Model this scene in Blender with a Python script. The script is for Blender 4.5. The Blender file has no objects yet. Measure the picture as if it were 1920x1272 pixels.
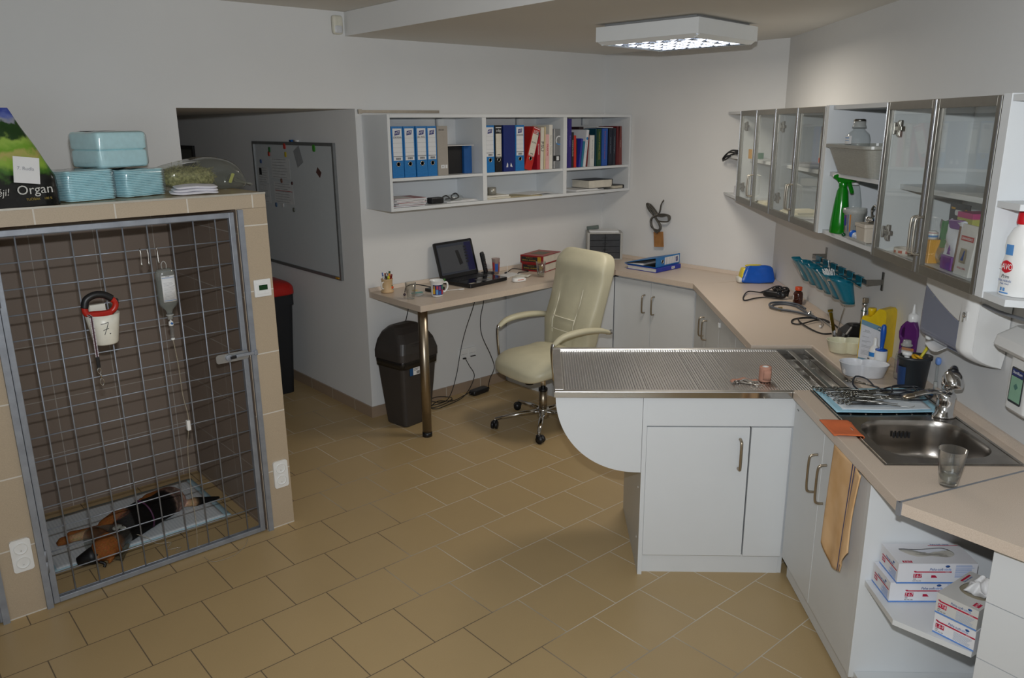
import bpy, bmesh, math, random
from mathutils import Vector, Matrix, Euler
random.seed(7)
SC = bpy.context.scene
C = SC.collection
PI = math.pi
TH = math.radians(46.7285)                       # direction of the right-hand wall in the plan
RD = (math.cos(TH), math.sin(TH)); RN = (math.sin(TH), -math.cos(TH))
def RW(r, n, z=0.0): return (r*RD[0]+n*RN[0], r*RD[1]+n*RN[1], z)
def rcof(x, y): return (x*RD[0]+y*RD[1], x*RN[0]+y*RN[1])

# ------------------------------------------------------------------ materials
def lin(c): return c/12.92 if c <= 0.04045 else ((c+0.055)/1.055)**2.4
def col(h):
    if isinstance(h, str): h = [int(h[i:i+2], 16)/255 for i in (0, 2, 4)]
    return tuple(lin(c) for c in h)+(1.0,)
MATS = {}
def nodes_of(name):
    m = bpy.data.materials.new(name); m.use_nodes = True
    nt = m.node_tree; nt.nodes.clear()
    out = nt.nodes.new('ShaderNodeOutputMaterial'); b = nt.nodes.new('ShaderNodeBsdfPrincipled')
    nt.links.new(b.outputs[0], out.inputs[0])
    return m, nt, b, out
def mat(name, c, rough=0.5, metal=0.0, var=0.06, scale=30, bump=0.0, bscale=200, spec=0.5, c2=None, detail=4, coat=0, sheen=0, emit=None, sss=0, aniso=None):
    """plain procedural surface: base colour with a fine noise, optional bump"""
    if name in MATS: return MATS[name]
    m, nt, b, out = nodes_of(name); L = nt.links.new
    a = col(c); 
    tc = nt.nodes.new('ShaderNodeTexCoord'); nz = nt.nodes.new('ShaderNodeTexNoise'); nz.inputs['Scale'].default_value = scale; nz.inputs['Detail'].default_value = detail
    L(tc.outputs['Object'], nz.inputs['Vector'])
    rp = nt.nodes.new('ShaderNodeValToRGB'); L(nz.outputs['Fac'], rp.inputs[0])
    lo = tuple(x*(1-var) for x in a[:3])+(1,); hi = tuple(min(1, x*(1+var)) for x in a[:3])+(1,)
    if c2: lo, hi = a, col(c2)
    rp.color_ramp.elements[0].position = 0.3; rp.color_ramp.elements[1].position = 0.7
    rp.color_ramp.elements[0].color = lo; rp.color_ramp.elements[1].color = hi
    L(rp.outputs[0], b.inputs['Base Color'])
    b.inputs['Roughness'].default_value = rough; b.inputs['Metallic'].default_value = metal
    b.inputs['Specular IOR Level'].default_value = spec
    if coat: b.inputs['Coat Weight'].default_value = coat
    if sheen: b.inputs['Sheen Weight'].default_value = sheen
    if sss: b.inputs['Subsurface Weight'].default_value = sss; b.inputs['Subsurface Scale'].default_value = 0.01
    if emit:
        b.inputs['Emission Color'].default_value = col(emit[0]); b.inputs['Emission Strength'].default_value = emit[1]
    if bump:
        n2 = nt.nodes.new('ShaderNodeTexNoise'); n2.inputs['Scale'].default_value = bscale; n2.inputs['Detail'].default_value = 3
        L(tc.outputs['Object'], n2.inputs['Vector'])
        bp = nt.nodes.new('ShaderNodeBump'); bp.inputs['Strength'].default_value = bump; bp.inputs['Distance'].default_value = 0.002
        L(n2.outputs['Fac'], bp.inputs['Height']); L(bp.outputs[0], b.inputs['Normal'])
    MATS[name] = m; return m
def glass(name, tint='ffffff', dens=0.0, refl=0.9, rough=0.0, body='ffffff'):
    """thin clear or milky sheet: transparent + fresnel gloss (+ a share of diffuse body)"""
    if name in MATS: return MATS[name]
    m, nt, b, out = nodes_of(name); L = nt.links.new
    tr = nt.nodes.new('ShaderNodeBsdfTransparent'); tr.inputs[0].default_value = col(tint)
    gl = nt.nodes.new('ShaderNodeBsdfGlossy'); gl.inputs['Roughness'].default_value = rough
    lw = nt.nodes.new('ShaderNodeLayerWeight'); lw.inputs[0].default_value = 0.5; X = NX(nt)
    muo = X('MULTIPLY', X('ADD', 0.035, X('MULTIPLY', 0.75, X('POWER', lw.outputs['Facing'], 4.0))), refl)
    b.inputs['Base Color'].default_value = col(body); b.inputs['Roughness'].default_value = 0.35
    nz = nt.nodes.new('ShaderNodeTexNoise'); nz.inputs['Scale'].default_value = 25
    mr = nt.nodes.new('ShaderNodeMapRange'); mr.inputs[3].default_value = dens*0.85; mr.inputs[4].default_value = min(1, dens*1.15); L(nz.outputs['Fac'], mr.inputs[0])
    m1 = nt.nodes.new('ShaderNodeMixShader'); L(mr.outputs[0], m1.inputs[0]); L(tr.outputs[0], m1.inputs[1]); L(b.outputs[0], m1.inputs[2])
    m2 = nt.nodes.new('ShaderNodeMixShader'); L(muo, m2.inputs[0]); L(m1.outputs[0], m2.inputs[1]); L(gl.outputs[0], m2.inputs[2])
    L(m2.outputs[0], out.inputs[0]); MATS[name] = m; return m
class NX:
    """little math-node writer"""
    def __init__(s, nt): s.nt = nt
    def __call__(s, op, a, b=None, c=None):
        n = s.nt.nodes.new('ShaderNodeMath'); n.operation = op
        for i, v in enumerate((a, b, c)):
            if v is None: continue
            if isinstance(v, (int, float)): n.inputs[i].default_value = v
            else: s.nt.links.new(v, n.inputs[i])
        return n.outputs[0]
def tile_mat(name, c, grout, axes, w=0.003, bond=0.0, rough=0.4, speck=0.1, bond_axes=None, gvar=None):
    """ceramic tiles in world metres; axes = [(axis, pitch, offset)]; bond: shift of every other row of axis 1 along axis 0"""
    m, nt, b, out = nodes_of(name); L = nt.links.new; X = NX(nt)
    g = nt.nodes.new('ShaderNodeNewGeometry'); sp = nt.nodes.new('ShaderNodeSeparateXYZ'); L(g.outputs['Position'], sp.inputs[0])
    A = {'x': sp.outputs[0], 'y': sp.outputs[1], 'z': sp.outputs[2]}
    ds = []; ids = []
    shift = 0.0
    if bond:
        ax, p, o = axes[1]
        row = X('FLOOR', X('DIVIDE', X('SUBTRACT', A[ax], o), p))
        shift = X('MULTIPLY', X('MODULO', X('ABSOLUTE', row), 2.0), bond)
    for i, (ax, p, o) in enumerate(axes):
        u = X('SUBTRACT', A[ax], o)
        if i == 0 and bond: u = X('SUBTRACT', u, shift)
        q = X('DIVIDE', u, p); fr = X('FRACT', q)
        d = X('MULTIPLY', X('MINIMUM', fr, X('SUBTRACT', 1.0, fr)), p)
        ds.append(d); ids.append(X('FLOOR', q))
    dm = ds[0]
    for d in ds[1:]: dm = X('MINIMUM', dm, d)
    line = X('LESS_THAN', dm, w/2)
    tid = nt.nodes.new('ShaderNodeCombineXYZ')
    for i, k in enumerate(ids[:3]): L(k, tid.inputs[i])
    wn = nt.nodes.new('ShaderNodeTexWhiteNoise'); L(tid.outputs[0], wn.inputs['Vector'])
    nz = nt.nodes.new('ShaderNodeTexNoise'); nz.inputs['Scale'].default_value = 260; nz.inputs['Detail'].default_value = 5; L(g.outputs['Position'], nz.inputs['Vector'])
    n2 = nt.nodes.new('ShaderNodeTexNoise'); n2.inputs['Scale'].default_value = 3.0; n2.inputs['Detail'].default_value = 3; L(g.outputs['Position'], n2.inputs['Vector'])
    v = X('ADD', X('ADD', 1.0-speck/2, X('MULTIPLY', nz.outputs['Fac'], speck)), X('ADD', X('MULTIPLY', X('SUBTRACT', wn.outputs[0], 0.5), 0.05), X('MULTIPLY', X('SUBTRACT', n2.outputs['Fac'], 0.5), 0.10)))
    mc = nt.nodes.new('ShaderNodeMix'); mc.data_type = 'RGBA'; mc.blend_type = 'MULTIPLY'; mc.inputs[0].default_value = 1.0
    mc.inputs[6].default_value = col(c)
    cv = nt.nodes.new('ShaderNodeCombineColor')
    for i in range(3): L(v, cv.inputs[i])
    L(cv.outputs[0], mc.inputs[7])
    gm = nt.nodes.new('ShaderNodeMix'); gm.data_type = 'RGBA'; gm.inputs[6].default_value = col(grout); gm.inputs[7].default_value = col(gvar or grout)
    n3 = nt.nodes.new('ShaderNodeTexNoise'); n3.inputs['Scale'].default_value = 1.7; L(g.outputs['Position'], n3.inputs['Vector'])
    mr = nt.nodes.new('ShaderNodeMapRange'); mr.inputs[1].default_value = 2.35; mr.inputs[2].default_value = 1.7; L(X('ADD', A['x'], X('MULTIPLY', X('SUBTRACT', n3.outputs['Fac'], 0.5), 2.2)), mr.inputs[0]); L(mr.outputs[0], gm.inputs[0])
    mx = nt.nodes.new('ShaderNodeMix'); mx.data_type = 'RGBA'; L(line, mx.inputs[0]); L(mc.outputs[2], mx.inputs[6]); L(gm.outputs[2], mx.inputs[7])
    L(mx.outputs[2], b.inputs['Base Color'])
    L(X('ADD', rough, X('MULTIPLY', line, 0.4)), b.inputs['Roughness'])
    bp = nt.nodes.new('ShaderNodeBump'); bp.inputs['Strength'].default_value = 0.4; bp.inputs['Distance'].default_value = 0.002
    L(X('SUBTRACT', X('MULTIPLY', nz.outputs['Fac'], 0.15), line), bp.inputs['Height']); L(bp.outputs[0], b.inputs['Normal'])
    MATS[name] = m; return m

# ------------------------------------------------------------------ mesh writer
class MB:
    def __init__(s): s.v = []; s.f = []; s.m = []; s.s = []
    def add(s, vs, fs, mi=0, sm=False, M=None):
        o = len(s.v)
        if M is not None: vs = [M @ Vector(p) for p in vs]
        s.v += [tuple(p) for p in vs]; s.f += [tuple(o+i for i in f) for f in fs]
        s.m += [mi]*len(fs); s.s += [sm]*len(fs); return s
    def box(s, x0, x1, y0, y1, z0, z1, mi=0, M=None):
        v = [(x, y, z) for z in (z0, z1) for y in (y0, y1) for x in (x0, x1)]
        return s.add(v, [(0, 2, 3, 1), (4, 5, 7, 6), (0, 1, 5, 4), (2, 6, 7, 3), (0, 4, 6, 2), (1, 3, 7, 5)], mi, False, M)
    def prism(s, pts, a, b, axis='z', mi=0, M=None, sm=False):
        n = len(pts)
        def P(p, t): return {'z': (p[0], p[1], t), 'y': (p[0], t, p[1]), 'x': (t, p[0], p[1])}[axis]
        v = [P(p, a) for p in pts]+[P(p, b) for p in pts]
        s.add(v, [tuple(range(n-1, -1, -1)), tuple(range(n, 2*n))], mi, False, M)
        return s.add(v, [(i, (i+1) % n, n+(i+1) % n, n+i) for i in range(n)], mi, sm, M)
    def lathe(s, prof, n=24, mi=0, M=None, sm=True, sx=1, sy=1):
        """prof: [(radius, z)]"""
        v = []; f = []
        for r, z in prof:
            for k in range(n):
                a = 2*PI*k/n; v.append((r*math.cos(a)*sx, r*math.sin(a)*sy, z))
        for i in range(len(prof)-1):
            for k in range(n):
                f.append((i*n+k, i*n+(k+1) % n, (i+1)*n+(k+1) % n, (i+1)*n+k))
        if prof[0][0] > 1e-6: f.append(tuple(range(n-1, -1, -1)))
        if prof[-1][0] > 1e-6: f.append(tuple((len(prof)-1)*n+k for k in range(n)))
        return s.add(v, f, mi, sm, M)
    def shell(s, prof, n=24, mi=0, M=None, sx=1, sy=1, sm=True):
        """open lathe surface, no caps (profile runs out and back for a wall)"""
        v = []; f = []
        for r, z in prof:
            for k in range(n):
                a = 2*PI*k/n; v.append((r*math.cos(a)*sx, r*math.sin(a)*sy, z))
        for i in range(len(prof)-1):
            for k in range(n): f.append((i*n+k, i*n+(k+1) % n, (i+1)*n+(k+1) % n, (i+1)*n+k))
        return s.add(v, f, mi, sm, M)
    def tube(s, pts, r, n=8, mi=0, closed=False, M=None, flat=1.0):
        pts = [Vector(p) for p in pts]; m = len(pts); v = []; f = []
        rr = r if isinstance(r, (list, tuple)) else [r]*m
        up = None
        for i in range(m):
            a = pts[(i-1) % m] if (closed or i > 0) else pts[i]; b = pts[(i+1) % m] if (closed or i < m-1) else pts[i]
            t = (b-a); t = t.normalized() if t.length > 1e-9 else Vector((0, 0, 1))
            if up is None:
                up = Vector((0, 0, 1)) if abs(t.z) < 0.9 else Vector((1, 0, 0))
            x = t.cross(up); x = x.normalized() if x.length > 1e-6 else t.orthogonal().normalized()
            y = x.cross(t).normalized(); up = y
            for k in range(n):
                g = 2*PI*k/n; v.append(pts[i]+x*(rr[i]*math.cos(g))+y*(rr[i]*math.sin(g)*flat))
        for i in range(m if closed else m-1):
            for k in range(n): f.append((i*n+k, i*n+(k+1) % n, ((i+1) % m)*n+(k+1) % n, ((i+1) % m)*n+k))
        if not closed: f += [tuple(range(n-1, -1, -1)), tuple((m-1)*n+k for k in range(n))]
        return s.add(v, f, mi, True, M)
    def grid(s, fn, nu, nv, mi=0, M=None, cu=False, sm=True):
        v = [fn(i/(nu if cu else nu-1), j/(nv-1)) for j in range(nv) for i in range(nu)]; f = []
        for j in range(nv-1):
            for i in range(nu if cu else nu-1):
                k = (i+1) % nu; f.append((j*nu+i, j*nu+k, (j+1)*nu+k, (j+1)*nu+i))
        return s.add(v, f, mi, sm, M)
    def sup(s, a, b, c, e1=0.3, e2=0.3, nu=32, nv=17, mi=0, M=None, fn=None):
        """superellipsoid pillow of half sizes a, b, c; fn warps each point"""
        def sp(x, e): return math.copysign(abs(x)**e, x)
        def g(u, v):
            t = -PI/2+PI*min(max(v, 0.001), 0.999); q = 2*PI*u
            p = (a*sp(math.cos(t), e1)*sp(math.cos(q), e2), b*sp(math.cos(t), e1)*sp(math.sin(q), e2), c*sp(math.sin(t), e1))
            return fn(*p) if fn else p
        s.grid(g, nu, nv, mi, M, cu=True)
        n = len(s.v); a0 = n-nu*nv; s.f += [tuple(range(a0+nu-1, a0-1, -1)), tuple(range(n-nu, n))]; s.m += [mi, mi]; s.s += [True, True]
        return s
    def ball(s, c, r, n=12, mi=0, sx=1, sy=1, sz=1):
        pr = [(max(1e-5, r*math.cos(t)), r*math.sin(t)) for t in [(-PI/2+PI*k/n) for k in range(n+1)]]
        M = Matrix.Translation(c) @ Matrix.Diagonal((sx, sy, sz, 1))
        return s.shell(pr, 2*n, mi, M)
    def cyl(s, p0, p1, r, n=16, mi=0): return s.tube([p0, p1], r, n, mi)
def rrect(x0, x1, y0, y1, r, n=5):
    P = []
    for cx, cy, a in ((x1-r, y1-r, 0), (x0+r, y1-r, 90), (x0+r, y0+r, 180), (x1-r, y0+r, 270)):
        for k in range(n+1):
            t = math.radians(a+90*k/n); P.append((cx+r*math.cos(t), cy+r*math.sin(t)))
    return P
def spline(P, k=8, closed=False):
    P = [Vector(p) for p in P]; n = len(P); out = []
    for i in range(n if closed else n-1):
        g = lambda j: P[j % n] if closed else P[min(max(j, 0), n-1)]
        a, b, c, d = g(i-1), g(i), g(i+1), g(i+2)
        for j in range(k):
            t = j/k
            out.append(0.5*((2*b)+(c-a)*t+(2*a-5*b+4*c-d)*t*t+(-a+3*b-3*c+d)*t**3))
    if not closed: out.append(P[-1])
    return out
def T(x, y, z, rz=0, rx=0, ry=0, s=1):
    return Matrix.Translation((x, y, z)) @ Euler((rx, ry, rz)).to_matrix().to_4x4() @ Matrix.Scale(s, 4)

def plate_holes(outer, holes, z0, z1, sm=False):
    """flat plate between z0 and z1 with real openings"""
    b = bmesh.new(); loops = [[b.verts.new((x, y, 0)) for x, y in P] for P in [outer]+list(holes)]
    ed = [b.edges.new((Lp[i], Lp[(i+1) % len(Lp)])) for Lp in loops for i in range(len(Lp))]
    bmesh.ops.triangle_fill(b, use_beauty=True, use_dissolve=False, edges=ed); b.verts.index_update()
    tri = [tuple(v.index for v in f.verts) for f in b.faces]; P = [v.co[:2] for v in b.verts]; b.free(); n = len(P); mb = MB()
    F = [t for t in tri]+[tuple(n+i for i in t) for t in tri]; o = 0
    for Lp in [outer]+list(holes):
        k = len(Lp); F += [(o+i, o+(i+1) % k, n+o+(i+1) % k, n+o+i) for i in range(k)]; o += k
    return mb.add([(x, y, z0) for x, y in P]+[(x, y, z1) for x, y in P], F)
# ------------------------------------------------------------------ objects
def tag(o, label=None, cat=None, group=None, kind=None):
    if label: o['label'] = label
    if cat: o['category'] = cat
    if group: o['group'] = group
    if kind: o['kind'] = kind
    return o
def thing(name, label, cat, loc=(0, 0, 0), rz=0.0, group=None, rot=None):
    o = bpy.data.objects.new(name, None); C.objects.link(o); o.empty_display_size = 0.05
    o.location = loc; o.rotation_euler = rot or (0, 0, rz)
    return tag(o, label, cat, group)
def obj(name, mb, mats, parent=None, loc=(0, 0, 0), rot=(0, 0, 0), bevel=0, sub=0, solid=0, label=None, cat=None, group=None, kind=None, seg=2, recalc=True):
    me = bpy.data.meshes.new(name); me.from_pydata(mb.v, [], mb.f)
    if not isinstance(mats, (list, tuple)): mats = [mats]
    for m in mats: me.materials.append(m)
    me.polygons.foreach_set('material_index', mb.m); me.polygons.foreach_set('use_smooth', mb.s)
    if recalc:
        bm = bmesh.new(); bm.from_mesh(me); bmesh.ops.recalc_face_normals(bm, faces=bm.faces[:]); bm.to_mesh(me); bm.free()
    me.update()
    o = bpy.data.objects.new(name, me); C.objects.link(o)
    if parent is not None: o.parent = parent
    o.location = loc; o.rotation_euler = rot
    if solid:
        md = o.modifiers.new('thickness', 'SOLIDIFY'); md.thickness = solid; md.offset = 0
    if bevel:
        md = o.modifiers.new('bevel', 'BEVEL'); md.width = bevel; md.segments = seg; md.limit_method = 'ANGLE'; md.angle_limit = math.radians(40)
    if sub:
        md = o.modifiers.new('subdivision', 'SUBSURF'); md.levels = sub; md.render_levels = sub
    return tag(o, label, cat, group, kind)
def dup(o, loc=None, rot=None, label=None, parent=None, group=None):
    c = o.copy(); C.objects.link(c)
    if parent is not None: c.parent = parent
    if loc is not None: c.location = loc
    if rot is not None: c.rotation_euler = rot
    if label: c['label'] = label
    if group: c['group'] = group
    for ch in list(o.children): dup(ch, parent=c)
    return c
TXT = {}
def text_mesh(s, thick=0.012):
    if s in TXT: return TXT[s]
    cu = bpy.data.curves.new('t', 'FONT'); cu.body = s; cu.size = 1.0; cu.extrude = thick; cu.align_x = 'CENTER'; cu.align_y = 'CENTER'; cu.resolution_u = 3
    o = bpy.data.objects.new('t', cu); C.objects.link(o)
    dg = bpy.context.evaluated_depsgraph_get()
    me = bpy.data.meshes.new_from_object(o.evaluated_get(dg)); me.materials.clear()
    bpy.data.objects.remove(o); bpy.data.curves.remove(cu)
    TXT[s] = me; return me
def text(s, h, m, parent, pos, u=(1, 0, 0), w=(0, 0, 1), width=None, name='lettering', slant=0.0):
    """lettering lying on a surface: u = reading direction, w = up, h = letter size (em) in metres"""
    me = text_mesh(s).copy(); me.materials.append(m); me.name = name
    xs = [v.co.x for v in me.vertices]; wd = max(xs)-min(xs)
    sx = h if not width else width/wd
    u = Vector(u).normalized(); w = Vector(w).normalized(); n = u.cross(w)
    M = Matrix(((u.x*sx, w.x*h, n.x*h, pos[0]), (u.y*sx, w.y*h, n.y*h, pos[1]), (u.z*sx, w.z*h, n.z*h, pos[2]), (0, 0, 0, 1)))
    if slant: M = M @ Matrix(((1, slant, 0, 0), (0, 1, 0, 0), (0, 0, 1, 0), (0, 0, 0, 1)))
    me.transform(M)
    o = bpy.data.objects.new(name, me); C.objects.link(o); o.parent = parent
    return o
def struct(name, mb, m, **k): return obj(name, mb, m, kind='structure', **k)
# ------------------------------------------------------------------ shared surfaces
M_wall = mat('wall_paint', 'dcdcdb', 0.75, var=0.015, scale=2.5, bump=0.12, bscale=160, spec=0.2)
M_ceil = mat('ceiling_paint', 'dbd8d2', 0.8, var=0.01, scale=2, bump=0.06, bscale=140, spec=0.1)
M_floor = tile_mat('floor_tile', 'b39a70', 'c9c0af', [('x', 0.2975, 0.502), ('y', 0.3045, 3.177-0.3045*20)], w=0.0045, bond=0.155, rough=0.38, speck=0.14, gvar='6b5c48')
M_white = mat('white_laminate', 'd3d6d8', 0.42, var=0.008, scale=8, spec=0.4)
M_whitein = mat('white_board', 'dde0e2', 0.5, var=0.008, scale=8, spec=0.3)
M_count = mat('beige_worktop', 'c2b1a0', 0.36, scale=420, c2='d3c4b5', detail=2, spec=0.45)
M_steel = mat('brushed_steel', 'c6c3be', 0.3, 1.0, var=0.08, scale=14)
M_dsteel = mat('dull_steel', '8d8a84', 0.34, 1.0, var=0.1, scale=12)
M_chrome = mat('chrome', 'd8d8d8', 0.08, 1.0, var=0.02)
M_nickel = mat('satin_nickel', 'a89c8a', 0.34, 1.0, var=0.05, scale=60)
M_galv = mat('galvanised_metal', '989da6', 0.5, 0.55, var=0.12, scale=18, bump=0.08)
M_alu = mat('aluminium_profile', '8b8880', 0.36, 0.9, var=0.04)
M_alul = mat('aluminium_edge', 'c9cdd6', 0.25, 0.9, var=0.03)
M_black = mat('black_plastic', '17171a', 0.42, var=0.2, scale=20)
M_cable = mat('black_rubber', '121214', 0.5, var=0.1)
M_brownblk = mat('bin_plastic', '3a3634', 0.42, var=0.06, scale=12, bump=0.05)
M_wplast = mat('white_plastic', 'e4e4e2', 0.3, var=0.01)
M_paper = mat('white_paper', 'dcdcdc', 0.7, var=0.02, scale=12)
M_ink = mat('black_ink', '1c1c1e', 0.6, var=0.05)
M_glass = glass('clear_glass', 'fbfcfb', 0.012, 0.65)
M_clear = glass('clear_plastic', 'f6f8f8', 0.05, 0.9)
M_milky = glass('milky_plastic', 'eef0ef', 0.42, 0.8, body='d9dad6')
M_water = glass('water', 'f3f8fb', 0.0, 1.0)
M_red = mat('red_plastic', 'a81a14', 0.4, var=0.05)
M_blue = mat('blue_plastic', '1f5fa8', 0.4, var=0.05)

# ------------------------------------------------------------------ room shell
YW = 4.608; XM = 5.05; NW = 1.645; HI = 2.674; LO = 2.533
cx, cy = 5.03, 3.001
struct('floor', MB().box(-3.3, 5.3, -2.6, 8.4, -0.12, 0.0), M_floor)
w = MB().prism([(-3.3, 0), (1.583, 0), (1.583, 2.10), (2.70, 2.10), (2.70, 0), (5.16, 0), (5.16, HI), (-3.3, HI)], YW, YW+0.13, 'y')
struct('wall_left', w, M_wall)
struct('wall_middle', MB().box(XM, XM+0.13, 2.964, YW, 0, HI), M_wall)
struct('wall_right', MB().prism([RW(-1.8, NW)[:2], RW(5.62, NW)[:2], RW(5.75, NW+0.13)[:2], RW(-1.8, NW+0.13)[:2]], 0, HI), M_wall)
bx0 = RW(-1.8, NW)[0]
struct('wall_back', MB().box(-3.3, -2.75, -2.54, -2.41, 0, HI).box(-0.45, bx0+0.1, -2.54, -2.41, 0, HI).box(-2.75, -0.45, -2.54, -2.41, 0, 0.85).box(-2.75, -0.45, -2.54, -2.41, 2.25, HI), M_wall)
wf = MB()
for a, b, c, d in ((-2.75, -0.45, 0.85, 0.91), (-2.75, -0.45, 2.19, 2.25), (-2.75, -2.69, 0.85, 2.25), (-0.51, -0.45, 0.85, 2.25), (-1.63, -1.57, 0.85, 2.25)): wf.box(a, b, -2.50, -2.44, c, d)
wf.box(-2.69, -0.51, -2.472, -2.468, 0.91, 2.19, 1)
struct('window_1', wf, [M_wplast, M_glass])
struct('wall_side', MB().box(-3.43, -3.3, -2.54, YW, 0, HI), M_wall)
struct('ceiling', MB().box(-3.43, 5.5, -2.6, YW+0.13, HI, HI+0.1), M_ceil)
struct('ceiling_soffit', MB().box(2.66, 5.16, -0.2, YW, LO, HI-0.001), M_ceil)
bpy.data.objects['ceiling_soffit'].data.materials.append(M_wall)
for p in bpy.data.objects['ceiling_soffit'].data.polygons:
    if abs(p.normal.x) > 0.9: p.material_index = 1
# the passage behind the opening
struct('wall_passage_right', MB().box(2.70, 2.83, YW+0.13, 8.3, 0, 2.2), M_wall)
struct('wall_passage_left', MB().box(1.05, 1.18, YW+0.13, 8.3, 0, 2.2), M_wall)
struct('wall_passage_end', MB().box(1.05, 2.83, 8.2, 8.33, 0, 2.2), M_wall)
struct('ceiling_passage', MB().box(1.05, 2.83, YW+0.13, 8.33, 2.10, 2.2), M_ceil)
M_skirt = tile_mat('skirting_tile', '9a8672', 'c6bfb2', [('y', 0.33, 4.83), ('x', 0.33, 3.01)], w=0.005, rough=0.4)
struct('baseboard_passage', MB().box(2.688, 2.70, YW-0.012, 8.2, 0, 0.078), M_skirt)
struct('baseboard_left', MB().box(2.7005, 3.935, YW-0.012, YW, 0, 0.078), M_skirt)

# ------------------------------------------------------------------ kennel of tiled masonry
MT_post = tile_mat('kennel_tile_post', 'b3a28b', 'cfc9be', [('z', 0.31, 0.313)], w=0.006, speck=0.3, rough=0.45)
MT_lint = tile_mat('kennel_tile_lintel', 'b5a58f', 'cfc9be', [('x', 0.2965, 0.634)], w=0.006, speck=0.3, rough=0.45)
MT_in = tile_mat('kennel_tile_shaded', '85766a', 'a9a29a', [('x', 0.297, 0.47), ('z', 0.30, 0.02)], w=0.004, speck=0.2, rough=0.4)  # tile and grout darkened: the shade inside the kennel is put into the colour
MT_iny = tile_mat('kennel_tile_shaded_side', '85766a', 'a9a29a', [('y', 0.30, 3.62), ('z', 0.30, 0.02)], w=0.004, speck=0.2, rough=0.4)  # same darkened tile on the side walls, inner shade in its colour
MT_top = tile_mat('kennel_tile_top', 'a3926f', 'b9b2a4', [('x', 0.297, 0.634), ('y', 0.30, 3.57)], w=0.004, speck=0.2, rough=0.3)
kn = thing('kennel', 'beige tiled kennel block built against the left wall, holding the sleeping dog', 'kennel', (0.4, 4.1, 0))
def kb(name, m, x0, x1, y0, y1, z0, z1, **k): return obj(name, MB().box(x0-0.4, x1-0.4, y0-4.1, y1-4.1, z0, z1), m, kn, **k)
def two_face(o, m2, ax):
    o.data.materials.append(m2)
    for p in o.data.polygons:
        if abs(p.normal[ax]) > 0.9: p.material_index = 1
for a, b in ((1.44, 1.587), (0.30, 0.437), (-0.84, -0.703)):
    o = kb('side_wall', MT_post, a, b, 3.57, 4.605, 0, 1.632); two_face(o, MT_iny, 0)
o = kb('top_slab', MT_lint, -0.84, 1.587, 3.57, 4.605, 1.633, 1.70); two_face(o, MT_top, 2)
for a, b in ((0.437, 1.44), (-0.703, 0.30)): kb('back_wall', MT_in, a, b, 4.55, 4.604, 0.0, 1.632)
kb('edge_strip', mat('edge_strip', 'b9b5aa', 0.4, 0.3), -0.84, 1.588, 3.566, 3.572, 1.695, 1.703)
for x0, x1 in ((0.4375, 0.4625), (1.4425, 1.468), (-0.7025, -0.678), (0.274, 0.2995)): kb('door_jamb', M_galv, x0, x1, 3.555, 3.595, 0, 1.63)
# gate
def make_gate(x0, label):
    g = thing('kennel_gate', label, 'gate', (x0, 3.585, 0.0), group='kennel gates')
    W = 0.964; fr = MB()
    for a, b, c, d in ((0, 0.024, 0.006, 1.62), (W-0.024, W, 0.006, 1.62), (0.024, W-0.024, 0.006, 0.03), (0.024, W-0.024, 1.596, 1.62)): fr.box(a, b, -0.014, 0.012, c, d)
    obj('frame', fr, M_galv, g, bevel=0.002)
    wm = MB()
    for k in range(9): wm.cyl((0.091+0.0983*k, -0.004, 0.018), (0.091+0.0983*k, -0.004, 1.605), 0.0032, 8)
    for k in range(16): wm.cyl((0.012, 0.002, 0.0345+0.104*k), (W-0.012, 0.002, 0.0345+0.104*k), 0.0029, 8)
    obj('wire_mesh', wm, M_galv, g)
    for z in (0.22, 1.38):
        h = MB().cyl((-0.004, -0.020, z), (-0.004, -0.020, z+0.048), 0.009, 12).cyl((-0.004, -0.020, z-0.055), (-0.004, -0.020, z-0.004), 0.0085, 12)
        obj('hinge', h, M_galv, g)
    lp = obj('latch_plate', MB().prism(rrect(0.808, 0.965, 0.925, 0.968, 0.012), -0.0215, -0.0175, 'y'), mat('latch_zinc', 'b4b6b8', 0.35, 0.8), g)
    obj('latch_bolt', MB().box(0.90, 1.0, -0.036, -0.022, 0.943, 0.957).box(0.988, 1.004, -0.04, -0.016, 0.938, 0.962), M_galv, lp, bevel=0.002)
    obj('latch_knob', MB().cyl((0.868, -0.0215, 0.947), (0.868, -0.030, 0.947), 0.016, 18).box(0.872, 0.90, -0.037, -0.022, 0.941, 0.953, 1), [M_galv, M_black], lp, bevel=0.001)
    return g
gate = make_gate(0.4665, 'grey wire mesh kennel gate in front of the sleeping dog')
dup(gate, loc=(-0.674, 3.585, 0), label='edge of the neighbouring kennel gate at the far left, beside the left tiled post')
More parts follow.
